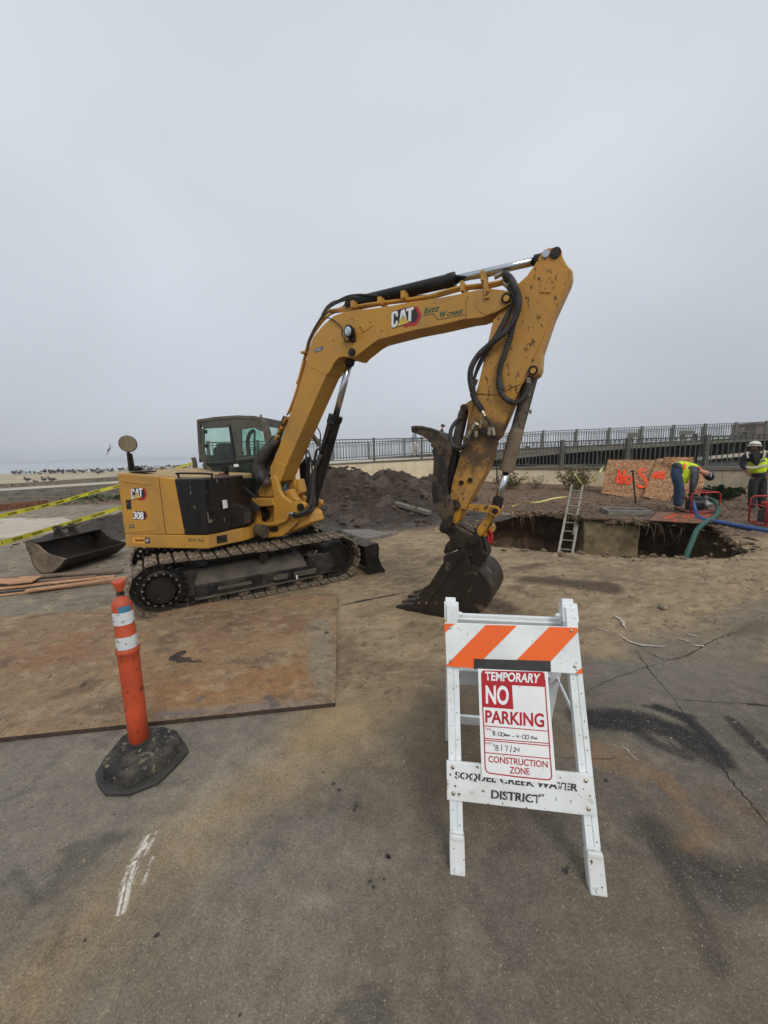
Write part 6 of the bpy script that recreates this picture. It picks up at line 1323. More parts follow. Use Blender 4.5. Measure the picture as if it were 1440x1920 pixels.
def ov(c, col, m): return c * (1 - m[:, None]) + col[None] * (.82 + .36 * n3[:, None]) * m[:, None]
c = ov(c, L3(150, 118, 84), .6 * sst(.45, .62, n1))
for pl, wd, col, k in [([(560, 1290), (480, 1270), (400, 1300), (300, 1300)], .38, (152, 110, 70), .75), ([(560, 1175), (470, 1165), (400, 1200)], .35, (124, 92, 68), .6), ([(120, 1230), (0, 1240)], .35, (142, 102, 74), .6), ([(160, 1190), (60, 1250)], .25, (148, 104, 70), .5), ([(540, 1130), (600, 1135)], .2, (150, 122, 88), .6),
                        ([(600, 1170), (610, 1300)], .16, (140, 128, 108), .8), ([(620, 1320), (480, 1330), (300, 1345)], .07, (118, 110, 106), .75), ([(380, 1310), (370, 1318)], .04, (96, 90, 92), .8), ([(0, 1330), (200, 1330)], .3, (146, 124, 98), .6), ([(500, 1310), (520, 1330)], .05, (100, 94, 96), .8), ([(560, 1200), (520, 1240)], .2, (164, 140, 106), .5)]:
    c = ov(c, L3(*col), k * sst(wd, wd * .1, seg_d(X, Y, W2(pl, .02)) + nw * wd * 1.5))
c = c * (.8 + .4 * fbm(X * 24, Y * 30, 151, 4, .7))[:, None]; c = ov(c, L3(96, 78, 62), .6 * sst(.56, .70, n2)); c = ov(c, L3(170, 148, 118), .5 * sst(.58, .7, fbm(X * 6, Y * 8, 157, 4, .7))); q = P(612, 1189, .02); c = ov(c, L3(58, 50, 42), .95 * sst(.03, .018, np.hypot(X - q.x, Y - q.y)))
rimm = np.minimum(np.minimum(U, 1 - U) * 40, np.minimum(V_, 1 - V_) * 30).ravel()
Zp = .0352 + .008 * (fbm(X * 5, Y * 5, 67, 4) - .35) * np.clip(rimm, 0, 1) * sst(.4, .6, n1)
c_top = grid_object('plate_surface', (X - .0, Y - 0), nu, nv, Zp, c, np.full(X.shape, .8), .82 - .2 * (n3 < .4), M['ground'], parent=PLT)
c_top.location = -PLT.location

# ================================================================== LOOSE PLANKS AND SPARE BUCKET (left)
PK = [((-60, 1120), (222, 1086), .10, 'wood', 'nearest pale plank under the black pipe left of the delineator'), ((-60, 1109), (216, 1079), .09, 'wood', 'second pale plank from the front of the flat stack'), ((-40, 1098), (180, 1081), .08, 'woodd', 'brown plank between the pale planks'), ((-40, 1090), (230, 1071), .12, 'woodd', 'weathered plank farthest back in front of the spare bucket'), ((48, 1112), (240, 1085), .07, 'wood', 'short pale plank ending beside the black pipe')]
for i, (a_, b2, wd, mt, lb) in enumerate(PK):
    A_ = P(*a_, .03); B_ = P(*b2, .03); zz = .012 + .012 * i; A_.z = B_.z = zz; bm = B(); bar(bm, A_, B_, wd / 2, .009, Z); o = obj('plank', bm, M[mt], None, bevel=.002)
    tag(o, lb, 'plank', 'planks lying by the spare bucket')
bm = B(); A_ = [P(x, y, .08) for x, y in [(-30, 1092), (0, 1084), (30, 1084), (38, 1081), (80, 1079), (60, 1090), (20, 1094)]]; prism_pts(bm, A_, [p - Z * .012 for p in A_]); tag(obj('plywood_offcut', bm, M['wood']), 'splintered plywood offcut on top of the planks at the left edge', 'plywood')
bm = B(); cyl(bm, P(-60, 1119, .02), P(49, 1108, .02), .022, n=14); tag(obj('pipe', bm, M['blackm']), 'short black pipe lying beside the planks at the left edge', 'pipe')
k0 = lambda L: crop(0, 960, 5.538, L)
o3 = P(88, 1076); aa = Vector((.17, .985, 0)).normalized(); ee = Vector((.985, -.17, 0)).normalized(); SBP = Plane(o3, ee, Z)
SB = thing('spare_bucket', 'wide toothless dark steel bucket lying on its back beside the planks', 'bucket', tuple(o3))
pl_px = k0([(268, 330), (282, 300), (310, 296), (345, 315), (400, 350), (450, 400), (510, 440), (600, 465), (690, 490), (640, 560), (560, 625), (500, 640), (430, 638), (380, 600), (345, 550), (325, 490), (305, 430), (275, 370)])
uv = [(u, max(v, .004)) for u, v in SBP.pts(pl_px)]; WB = 1.12
bm = B(); prism(bm, SBP, uv, 0, -.022); obj('end_plate', bm, mat('rust_dusted_steel', S(122, 104, 84), .65, col2=S(84, 74, 64), nscale=4, lo=.42, hi=.6, speck=[(12, .6, S(58, 52, 46), .08)], bump=.1), SB, bevel=.004)
bm = B(); prism(bm, SBP, uv, -WB + .022, -WB); obj('end_plate', bm, M['bucket'], SB, bevel=.004)
shell = [uv[i] for i in (8, 9, 10, 11, 12, 13, 14, 15, 16, 17, 0, 1, 2)]; cxm = sum(p[0] for p in uv) / len(uv); czm = sum(p[1] for p in uv) / len(uv); bm = B()
ins = [(u + (cxm - u) * .05, v + (czm - v) * .05) for u, v in shell]
for i in range(len(shell) - 1):
    prism_pts(bm, [SBP.w(*shell[i], .004), SBP.w(*shell[i + 1], .004), SBP.w(*ins[i + 1], .004), SBP.w(*ins[i], .004)], [SBP.w(*shell[i], -WB - .004), SBP.w(*shell[i + 1], -WB - .004), SBP.w(*ins[i + 1], -WB - .004), SBP.w(*ins[i], -WB - .004)])
obj('bucket_shell', bm, M['bucket'], SB)
a_ = uv[2]; b2 = uv[3]; bm = B(); prism_pts(bm, [SBP.w(a_[0] - .01, a_[1] + .008, .0), SBP.w(a_[0] + .14, a_[1] - .03, 0), SBP.w(a_[0] + .14, a_[1] - .045, 0), SBP.w(a_[0] - .01, a_[1] - .012, 0)], [SBP.w(a_[0] - .01, a_[1] + .008, -WB), SBP.w(a_[0] + .14, a_[1] - .03, -WB), SBP.w(a_[0] + .14, a_[1] - .045, -WB), SBP.w(a_[0] - .01, a_[1] - .012, -WB)]); obj('top_stiffener', bm, M['bucket'], SB, bevel=.004)
for oo in (-.42, -.66):
    bm = B(); prism(bm, SBP, [(a_[0] - .06, a_[1] - .03), (a_[0] + .13, a_[1] - .035), (a_[0] + .05, a_[1] + .10), (a_[0] + .0, a_[1] + .15), (a_[0] - .07, a_[1] + .13)], oo, oo - .035); lathe(bm, SBP.w(a_[0] - .01, a_[1] + .095, oo + .01), -SBP.n, [(0, .055), (.055, .055)], n=18); obj('pin_lug', bm, M['bucket'], SB, bevel=.003)
bm = B(); cyl(bm, SBP.w(a_[0] - .01, a_[1] + .095, -.40), SBP.w(a_[0] - .01, a_[1] + .095, -.70), .025, n=14); obj('lug_pin', bm, M['gun'], SB)

# ================================================================== CAUTION TAPES
def tape(pts, wd, label, words=True, nlet=9, grp=None, tw_=0):
    pts = [Vector(p) for p in pts]; path = smooth_path(pts, 8); bm = B(); pv = None
    for i, p in enumerate(path):
        d = (path[min(i + 1, len(path) - 1)] - path[max(i - 1, 0)]).normalized(); f = i / (len(path) - 1)
        up = (Z - d * Z.dot(d)).normalized(); sd_ = d.cross(up); a_ = tw_ * math.sin(f * 7); up = up * math.cos(a_) + sd_ * math.sin(a_)
        cur = (bm.verts.new(p - up * wd / 2), bm.verts.new(p + up * wd / 2))
        if pv: bm.faces.new((pv[0], pv[1], cur[1], cur[0]))
        pv = cur
    o = obj('caution_tape', bm, M['tapey'] if words or 'mirror' in label else M['tapepale']); tag(o, label, 'caution tape', grp)
    sdf = o.modifiers.new('s', 'SOLIDIFY'); sdf.thickness = .001
    if words:
        n = len(path) - 1
        for k in range(nlet):
            f0 = (k + .2) / nlet; f1 = (k + .72) / nlet; a_ = path[int(f0 * n)].lerp(path[min(int(f0 * n) + 1, n)], (f0 * n) % 1); b2 = path[int(f1 * n)].lerp(path[min(int(f1 * n) + 1, n)], (f1 * n) % 1)
            d = (b2 - a_).normalized(); up = (Z - d * Z.dot(d)).normalized()
            t = text_obj('printed_word', 'CAUTION', [a_ - up * wd * .27, b2 - up * wd * .27, b2 + up * wd * .27, a_ + up * wd * .27], M['ink'], o, lift=.004, bold=.03)
    return o
tape([PY(-60, 982, 6.0), PY(0, 968, 6.6), PY(60, 954, 7.2), PY(110, 942, 7.9), PY(165, 926, 8.6), PY(250, 904, 9.6)], .075, 'upper yellow caution tape stretched across the old wall at left', nlet=9, grp='caution tapes at the left')
tape([PY(-60, 1038, 5.4), PY(0, 1019, 5.7), PY(60, 1002, 6.3), PY(120, 984, 7.0), PY(180, 966, 7.8), PY(262, 941, 8.9)], .08, 'lower yellow caution tape passing in front of the spare bucket lugs', nlet=8, grp='caution tapes at the left')
tape([PY(318, 883, 14.0), PY(340, 875, 14.6), PY(362, 868, 15.2)], .09, 'short yellow caution tape seen between the mirror and the cab', words=False)
tape([P(1132, 873, .95), PY(1128, 880, 14.9), PY(1118, 893, 14.6), PY(1108, 904, 14.4), PY(1094, 908, 14.2), PY(1086, 900, 14.1), PY(1078, 888, 14.3)], .07, 'twisted yellow tape hanging down the wall above the ladder', words=False, tw_=1.0)
tape([PY(960, 949, 10.9), PY(985, 942, 11.2), PY(1010, 941, 11.3), PY(1040, 934, 11.6), PY(1066, 931, 11.8)], .045, 'crumpled pale tape lying on the bark left of the ladder', words=False, tw_=.8)
bpy.data.objects[-1] if False else None
# ================================================================== WALLS, RAILINGS, RAMP
def LW(n): return Vector((-.48 + 2.5 * n, 19.3 + 1.2 * n, 0))          # line of the left railing
def RWL(k): return Vector((7.74 + 1.985 * k, 16.8 - 1.4 * k, 0))        # line of the near right railing
def wallbox(bm, a, b_, z0, z1a, z1b, th):
    a = Vector(a); b_ = Vector(b_); d = (b_ - a).normalized(); s_ = Vector((-d.y, d.x, 0)) * th
    prism_pts(bm, [Vector((a.x, a.y, z0)), Vector((b_.x, b_.y, z0)), Vector((b_.x, b_.y, z1b)), Vector((a.x, a.y, z1a))], [Vector((p.x, p.y, z)) + s_ for p, z in ((a, z0), (b_, z0), (b_, z1b), (a, z1a))])
WL = thing('retaining_wall', 'tan concrete retaining wall behind the spoil heap, under the left railing', 'wall', tuple(LW(0)))
ns = [-3.35, -2.2, -1.05, .0, .85, 2.05]
for i in range(len(ns) - 1):
    bm = B(); a = LW(ns[i] + .002); b_ = LW(ns[i + 1] - .002); wallbox(bm, a, b_, -.3, 1.30 + .045 * ns[i], 1.30 + .045 * ns[i + 1], .25); obj('wall_panel', bm, M['concrete'], WL)
bm = B(); wallbox(bm, LW(-3.36) - Vector((0, .05, 0)), LW(2.06) - Vector((0, .05, 0)), 1.25, 1.40 + .045 * -3.36, 1.40 + .045 * 2.06, .4)
for v in bm.verts:
    if v.co.z < 1.26: v.co.z = 1.30 + .045 * ((v.co.x + .48) / 2.5) + .001
obj('wall_coping', bm, M['kerb'], WL, bevel=.01)
bm = B(); wallbox(bm, LW(2.05) + Vector((.3, .3, 0)), RWL(-1.6) + Vector((.02, 0, 0)), -.3, 1.39, 1.05, .2); wallbox(bm, LW(-3.35) + Vector((-.02, 0, 0)), LW(-3.35) + Vector((-1.2, 4.5, 0)), -.3, 1.15, 1.15, .2); obj('wall_return', bm, M['concrete'], WL)
WR = thing('retaining_wall', 'pale stained retaining wall behind the workers, carrying the near right railing', 'wall', tuple(RWL(0)))
for k0_, k1_ in ((-1.6, -.3), (-.3, 1.0), (1.0, 2.2), (2.2, 4.2)):
    bm = B(); wallbox(bm, RWL(k0_ + .002), RWL(k1_ - .002), -.3, .88, .88, .25); obj('wall_panel', bm, M['concrete'] if k1_ < 1.2 else mat('grey_tan_wall', S(164, 152, 130), .88, col2=S(138, 126, 106), nscale=2, speck=[(8, .64, S(118, 106, 88), .08)], bump=.15), WR)
bm = B(); wallbox(bm, RWL(-1.61) - Vector((0, .06, 0)), RWL(4.2) - Vector((0, .06, 0)), .881, 1.0, 1.0, .45); obj('wall_coping', bm, M['kerb'], WR, bevel=.01)
Qw = [RWL(2.55) + Vector((0, -.004, .30)), RWL(3.05) + Vector((0, -.004, .30)), RWL(3.05) + Vector((0, -.004, .58)), RWL(2.55) + Vector((0, -.004, .58))]
text_obj('chalk_letters', 'US', Qw, mat('faint_chalk', S(196, 190, 176), .9), WR, lift=-.006 if False else .012)
# promenade slab behind the walls
bm = B(); A_ = [LW(-3.3), LW(2.1), Vector((4.9, 26.4, 0)), Vector((2, 26.4, 0)), Vector((-6.5, 24, 0)), Vector((-9.5, 19.5, 0))]
off_ = Vector((0.05, .30, 0)); zz = [1.15, 1.47, 1.5, 1.45, 1.3, 1.15]
face(bm, [Vector((p.x, p.y + .25, z)) for p, z in zip(A_, zz)])
bmesh.ops.triangulate(bm, faces=bm.faces[:]); tag(obj('promenade', bm, M['pathconc']), kind='structure')

bm = B(); face(bm, [Vector((p[0], p[1], p[2])) for p in [(4.6, 19.3, .62), (7.8, 17.2, .62), (14.8, 12.3, .62), (40, 12.3, .62), (40, 36, .62), (4.8, 32.5, .62)]]); tag(obj('under_pier_shade', bm, M['darkwood_shade']), kind='structure')  # ground coloured dark in place of the shade under the ramp
def railing(name, label, posts, hgt, mt, spacing=.16, pw=.055, dbl=True, grp=None, br=.011):
    """posts: base points; children post / top_rail / balusters"""
    R0_ = thing(name, label, 'railing', tuple(posts[0]), grp)
    me = None
    for p in posts:
        if me is None:
            bm = B(); box(bm, Vector(posts[0]) + Z * (hgt / 2 + .02), (1, 0, 0), (0, 1, 0), Z, pw, pw, hgt / 2 + .05); o = obj('post', bm, mt, R0_, bevel=.008); me = o
        else:
            c = me.copy(); COL.objects.link(c); c.parent = R0_; c.location = Vector(p) - Vector(posts[0])
    for a, b_ in zip(posts[:-1], posts[1:]):
        a = Vector(a); b_ = Vector(b_); bm = B(); bar(bm, a + Z * hgt, b_ + Z * hgt, .035, .022, Z); obj('top_rail', bm, mt, R0_)
        bm = B(); d = b_ - a
        if dbl: bar(bm, a + Z * (hgt - .13), b_ + Z * (hgt - .13), .018, .015, Z)
        bar(bm, a + Z * .09, b_ + Z * .09, .018, .018, Z)
        n = int(d.length / spacing)
        for i in range(1, n):
            p = a + d * (i / n); z1 = hgt - (.0 if dbl else .0)
            prism_pts(bm, [p + Vector((sx * br, sy * br, .09)) for sx, sy in ((-1, -1), (1, -1), (1, 1), (-1, 1))], [p + Vector((sx * br, sy * br, z1)) for sx, sy in ((-1, -1), (1, -1), (1, 1), (-1, 1))])
        obj('balusters', bm, mt, R0_)
    return R0_
railing('railing', 'grey railing on the tan wall behind the spoil heap, seen through the boom', [LW(n) + Vector((.05, .15, 1.40 + .045 * n)) for n in (-2.72, -2, -1, 0, 1, 2)], 1.06, M['rail'])
railing('railing', 'near grey railing with broad posts on the wall behind the workers', [RWL(k) + Vector((.08, .16, 1.0)) for k in (-1.5, -1, 0, 1, 2, 3, 4)], 1.08, M['rail'], spacing=.15, pw=.075, dbl=False, br=.013)
def BZ(X): return float(np.interp(X, [-12, -1, 3.9, 11.1, 28, 34], [1.18, 1.46, 1.70, 1.98, 2.39, 2.45]))
bp = [(11.1 + 2.41 * n, 27 + .22 * n) for n in range(-9, 9)]
railing('railing', 'long railing along the near edge of the sloping pier ramp', [(x, y, BZ(x)) for x, y in bp], 1.05, M['railfar'], spacing=.18, pw=.065, br=.014)
bp2 = [(-4 + 2.9 * n, 31.5 + .24 * n) for n in range(0, 13)]
railing('railing', 'far railing along the sea side of the pier ramp', [(x, y, BZ(x * .93) + .02) for x, y in bp2], 1.05, M['railfar'], spacing=.2, pw=.065, br=.014)
PR = thing('pier_ramp', 'weathered timber pier ramp rising to the right behind the railings', 'pier', (11, 27, 0))
def BZg(X): return BZ(X) - float(np.interp(X, [3, 7.8, 13.6, 20.5, 30], [.5, .74, .48, .36, .27]))
xs = list(np.linspace(-1, 33, 18))
yl = lambda X: 26.75 + (X - 11.1) * .0913
for a, b_ in zip(xs[:-1], xs[1:]):
    bm = B(); prism_pts(bm, [Vector((a, yl(a), BZg(a))), Vector((b_, yl(b_), BZg(b_))), Vector((b_, yl(b_), BZ(b_) - .06)), Vector((a, yl(a), BZ(a) - .06))], [Vector((a, yl(a) + .2, BZg(a))), Vector((b_, yl(b_) + .2, BZg(b_))), Vector((b_, yl(b_) + .2, BZ(b_) - .06)), Vector((a, yl(a) + .2, BZ(a) - .06))]); obj('girder', bm, M['deck'], PR)
bm = B(); prism_pts(bm, [Vector((a, yl(a) - .1, BZ(a) - .055)) for a in xs], [Vector((a, yl(a) + 5.6, BZ(a) - .055)) for a in xs]) if False else None
for a, b_ in zip(xs[:-1], xs[1:]):
    prism_pts(bm, [Vector((a, yl(a) - .08, BZ(a) - .055)), Vector((b_, yl(b_) - .08, BZ(b_) - .055)), Vector((b_, yl(b_) + 5.6, BZ(b_) - .055)), Vector((a, yl(a) + 5.6, BZ(a) - .055))], [Vector((a, yl(a) - .08, BZ(a) - .002)), Vector((b_, yl(b_) - .08, BZ(b_) - .002)), Vector((b_, yl(b_) + 5.6, BZ(b_) - .002)), Vector((a, yl(a) + 5.6, BZ(a) - .002))])
obj('deck', bm, M['deck'], PR)
bm = B(); prism_pts(bm, [Vector((3, yl(3) + 2.2, .5)), Vector((34, yl(34) + 2.2, .5)), Vector((34, yl(34) + 2.2, 2.3)), Vector((3, yl(3) + 2.2, 1.5))], [Vector((3, yl(3) + 2.4, .5)), Vector((34, yl(34) + 2.4, .5)), Vector((34, yl(34) + 2.4, 2.3)), Vector((3, yl(3) + 2.4, 1.5))]); obj('shade_backing', bm, M['darkwood_shade'], PR)  # added dark backing, its colour stands in for the shade below the deck
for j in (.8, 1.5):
    bm = B(); bar(bm, Vector((1, yl(1) + j, BZg(1))), Vector((33, yl(33) + j, BZg(33) + .02)), .1, .12, Z); obj('stringer', bm, M['darkwood_shade'], PR)
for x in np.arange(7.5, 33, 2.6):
    bm = B(); box(bm, (x, yl(x) + .6, 1.3), (1, 0, 0), (0, 1, 0), Z, .12, .12, .75); obj('pile', bm, M['darkwood_shade'], PR)
bm = B(); bar(bm, Vector((17.5, 21.5, 1.08)), Vector((25.5, 21.8, 1.62)), .05, .09, Z); tag(obj('handrail_beam', bm, M['pathconc']), 'pale sloping beam seen between the near railing bars above the workers', 'beam')
# buildings and seats on the pier at the right edge
KB = thing('pier_kiosk', 'low brown slatted kiosk on the pier at the right edge of the picture', 'kiosk', (33.5, 33, 2.4))
bm = B(); abox(bm, 31.5, 36, 33, 35, 2.35, 3.55); obj('wall', bm, mat('brown_slats', S(122, 104, 92), .85, col2=S(98, 84, 74), nscale=3, noise_stretch=(.3, .3, 8)), KB)
bm = B(); abox(bm, 31.3, 36.2, 32.8, 35.2, 3.55, 3.66); obj('roof', bm, M['kerb'], KB)
for i, (x, wd, h_, mt) in enumerate([(19.5, .5, .75, 'deck'), (21.3, .35, .8, 'kerb'), (23.6, .6, .7, 'greyconc'), (25.6, .3, .9, 'deck'), (27.6, .45, .8, 'kerb')]):
    b0 = thing('bench', ['weathered bench on the pier left of the tall post', 'grey bench on the pier beside the tall post', 'pale stone coloured bench midway along the pier', 'narrow brown seat on the pier', 'grey seat nearest the brown kiosk'][i], 'bench', (x, 30, BZ(x)))
    if i in (1, 3): bpy.data.objects.remove(b0); continue
    z0 = BZ(x); bm = B(); abox(bm, x - wd, x + wd, 29.8, 30.3, z0 + .40, z0 + .48); obj('seat', bm, M[mt], b0); bm = B(); abox(bm, x - wd, x + wd, 30.25, 30.32, z0 + .5, z0 + h_); obj('backrest', bm, M[mt], b0)
    for sx in (-1, 1): bm = B(); abox(bm, x + sx * wd * .8 - .05, x + sx * wd * .8 + .05, 29.85, 30.25, z0, z0 + .4); obj('leg', bm, M['kerb'], b0)

# old low wall, path kerb, slab at the left
GWp = [(-26, 9.2), (-15.2, 14.6), (-11.5, 16.4), (-8.3, 18.0)]
GW = thing('low_wall', 'weathered grey low wall with peeling surface at the left, below the beach', 'wall', (-12, 16, 0))
for i, (a, b_) in enumerate(zip(GWp[:-1], GWp[1:])):
    bm = B(); wallbox(bm, (*a, 0), (*b_, 0), -.3, [.55, .58, .70][i], [.58, .70, .80][i], .3); obj('wall_panel', bm, M['greyconc'], GW)
bm = B(); box(bm, (-12.6, 15.78, .33), (.9, .43, 0), (-.43, .9, 0), Z, .30, .03, .20); obj('wall_patch', bm, M['kerb'], GW)
bm = B()
for a, b_, za, zb in ((GWp[0], GWp[1], .56, .60), (GWp[1], GWp[2], .60, .71), (GWp[2], GWp[3], .71, .81)):
    d = (Vector((*b_, 0)) - Vector((*a, 0))).normalized(); s_ = Vector((-d.y, d.x, 0)); a = Vector((*a, za)); b_ = Vector((*b_, zb)); face(bm, [a + s_ * .28, b_ + s_ * .28, b_ + s_ * 2.7, a + s_ * 2.7])
tag(obj('beach_path', bm, M['pathconc']), kind='structure')
bm = B()
for a, b_, za, zb in ((GWp[0], GWp[1], .60, .62), (GWp[1], GWp[2], .62, .76), (GWp[2], GWp[3], .76, .85)):
    d = (Vector((*b_, 0)) - Vector((*a, 0))).normalized(); s_ = Vector((-d.y, d.x, 0)); wallbox(bm, Vector((*a, 0)) + s_ * 2.7, Vector((*b_, 0)) + s_ * 2.7, .3, za + .16, zb + .16, .3)
tag(obj('beach_kerb', bm, M['kerb']), label='low grey kerb between the beach path and the sand', cat='kerb')
# pale concrete slab and plywood skirt at the left
slab = [P(x, y, .04) for x, y in [(-40, 1010), (-30, 972), (60, 966), (110, 968), (138, 976), (130, 990), (60, 1006)]]; bm = B(); prism_pts(bm, slab, [p - Z * .06 for p in slab]); tag(obj('concrete_slab', bm, M['pathconc']), kind='structure')
bm = B(); A_ = [PY(0, 945, 13.0), PY(95, 938, 13.6), PY(95, 955, 13.6), PY(0, 966, 13.0)]; 
a, b_ = P(-30, 968), P(92, 953); prism_pts(bm, [a, b_, b_ + Z * .32, a + Z * .32], [p + Vector((-.02, .05, 0)) for p in [a, b_, b_ + Z * .32, a + Z * .32]]); tag(obj('board', bm, M['osbwet']), 'brown board leaning along the foot of the old wall at the left edge', 'board')
# low weeds by the old wall
def leafy(bm, c, n, spread, size, up=.0, flat=.4, rn=random):
    for k in range(n):
        p = Vector(c) + Vector(((rn.random() - .5) * 2 * spread[0], (rn.random() - .5) * 2 * spread[1], rn.random() * spread[2])); s_ = size * (.5 + rn.random()); t = rn.random() * 6.28; d = Vector((math.cos(t), math.sin(t), up + (rn.random() - .5) * flat * 2)).normalized(); n_ = d.orthogonal().normalized(); r = d.cross(n_) * (.35 + rn.random() * .2)
        face(bm, [p, p + (d * .5 + r) * s_, p + d * s_ * 1.1, p + (d * .5 - r) * s_])
rn_ = random.Random(11)
for i, (x0, y0, n, sp_, lb) in enumerate([(205, 944, 520, (1.5, .5, .32), 'low dark green weeds at the foot of the old wall near the excavator'), (150, 950, 220, (.9, .4, .18), 'small patch of weeds left of the larger weeds by the old wall')]):
    g = P(x0, y0); bm = B(); leafy(bm, g, n, sp_, .11, rn=rn_); tag(obj('weeds', bm, M['leaf']), lb, 'plant')

# ================================================================== SPOIL HEAP
def heap(name, label, cx_, cy_, rx, ry, prof, seed, mt, res=.055, amp=.27, noise=1.0):
    xs = np.arange(cx_ - rx, cx_ + rx, res); ys = np.arange(cy_ - ry, cy_ + ry, res); Xg, Yg = np.meshgrid(xs, ys, indexing='ij'); X, Y = Xg.ravel(), Yg.ravel()
    H_ = prof(X, Y); n = fbm(X * 1.2, Y * 1.2, seed, 5, .6) - .5; n2 = fbm(X * 4.5, Y * 4.5, seed + 9, 5, .65) - .5; n3 = np.abs(fbm(X * 9, Y * 9, seed + 20, 4, .6) - .5)
    m = np.clip(H_ * 3, 0, 1); Zz = H_ + m * (n * amp * 2 + n2 * amp * 1.3 - n3 * amp * 1.1) * noise - .03
    c = L3(60, 49, 41)[None] * (.4 + 1.2 * (n2[:, None] + .5)); c = c * (1 - .3 * np.clip(n3[:, None] * 5, 0, 1)); wet = sst(.05, -.1, n2) * sst(.6, .2, H_); 
    lt = sst(.55, .7, fbm(X * 2, Y * 2, seed + 31, 4)); c = c * (1 - .3 * lt[:, None]) + .3 * lt[:, None] * L3(116, 102, 90)[None]
    kp = Zz > -.025; nr_, nc_ = len(xs), len(ys)
    o = grid_object(name, (X, Y), nr_, nc_, Zz, c, np.ones(X.shape), .9 - .35 * wet, mt, keep=lambda f: kp[f].any(1)); return o
def hp(X, Y):
    h1 = 1.34 * np.exp(-(((X + 1.6) / 2.0) ** 2 + ((Y - 13.6) / 1.7) ** 2) ** 1.1)
    h2 = 1.16 * np.exp(-(((X - .3) / 1.6) ** 2 + ((Y - 14.0) / 1.8) ** 2)); h3 = .95 * np.exp(-(((X - 1.9) / 1.3) ** 2 + ((Y - 14.6) / 1.6) ** 2)); h4 = .38 * np.exp(-(((X + .2) / 2.8) ** 2 + ((Y - 11.0) / 1.7) ** 2)); h5 = 1.1 * np.exp(-(((X + 4.2) / 1.8) ** 2 + ((Y - 13.6) / 1.8) ** 2))
    return np.maximum.reduce([h1, h2, h3, h5]) + h4 - .05
sh = heap('spoil_heap', '', -.8, 13.2, 6.4, 4.6, hp, 81, M['ground']); tag(sh, 'heap of dark wet mud dug from the hole, in front of the tan wall', 'spoil heap')
def hp2(X, Y): return .42 * np.exp(-(((X + 6.4) / 1.6) ** 2 + ((Y - 10.6) / 2.0) ** 2)) - .04
sh2 = heap('spoil_heap', '', -6.6, 10.6, 3.4, 3.6, hp2, 131, M['ground'], amp=.14); tag(sh2, 'low ridge of brown dirt between the spare bucket and the excavator', 'spoil heap')
bm = B(); rn2 = random.Random(5)
for k in range(520):
    X = rn2.gauss(-.6, 2.6); Y = rn2.gauss(11.8, 2.2)
    if Y < 8.4 or Y > 15.5: continue
    if not pit_clear(X, Y): continue
    z = max(0, float(hp(np.array([X]), np.array([Y]))[0])); pebble(bm, X, Y, z + .01, .02 + .09 * rn2.random() ** 3, rn2)
for k in range(260):
    X = rn2.gauss(-6.4, 1.6); Y = rn2.gauss(10.2, 1.8); z = max(0, float(hp2(np.array([X]), np.array([Y]))[0])); pebble(bm, X, Y, z, .02 + .05 * rn2.random() ** 3, rn2)
tag(obj('mud_clods', bm, mat('mud_clod', S(84, 70, 58), .9, col2=S(58, 48, 40), nscale=9)), label='clods of mud scattered over the spoil heap and ground', cat='clods', kind='stuff')
# half-buried concrete chunk / board sticking from the heap
bm = B(); a, b_ = PY(742, 944, 10.6), PY(806, 962, 10.0); bar(bm, a, b_, .10, .05, Z); tag(obj('timber_baulk', bm, M['deck'], bevel=.01), 'grey timber lying half buried at the right foot of the spoil heap', 'timber')
bm = B(); a, b_ = P(688, 1012), P(745, 1001); bar(bm, Vector((a.x, a.y, .02)), Vector((b_.x, b_.y, .02)), .03, .015, Z); a, b_ = P(585, 1024), P(745, 1001)
A_ = [P(700, 1010, .02), P(745, 1001, .02), P(690, 992, .02), P(610, 994, .02), P(600, 1018, .02)]; prism_pts(bm, A_, [p - Z * .02 for p in A_]); tag(obj('mud_board', bm, mat('muddy_board', S(128, 118, 108), .6, col2=S(96, 86, 76), nscale=9, bump=.3)), 'mud covered sheet lying in front of the spoil heap behind the blade', 'board')

# ================================================================== BARK LITTER BED
bm = B(); rn3 = random.Random(21); cnt = 0
while cnt < 9000:
    x = rn3.uniform(900, 1500); y = rn3.uniform(898, 985); q = P(x, y, .1)
    if q.y < float(np.interp(q.x, [-6, 2.2, 4.0, 8.2, 14.0], [13.5, 10.5, 9.95, 9.1, 7.4])) or q.y > 17.5 or not pit_clear(q.x, q.y): cnt += 1; continue
    kk = (q.x - 7.74) / 1.985; 
    if q.y > 16.8 - 1.4 * kk - .1: cnt += 1; continue
    z = .035 * max(0, q.y - 10.3) + .02; s_ = .02 + .045 * rn3.random(); t = rn3.random() * 6.28; d = Vector((math.cos(t), math.sin(t), (rn3.random() - .3) * .7)).normalized(); r = Vector((-d.y, d.x, (rn3.random() - .5))).normalized() * .4
    p = Vector((q.x, q.y, z)); face(bm, [p - d * s_, p + r * s_, p + d * s_, p - r * s_]); cnt += 1
tag(obj('bark_litter', bm, M['mulch']), label='bark chips and dead leaves covering the planting bed behind the hole', cat='bark litter', kind='stuff')
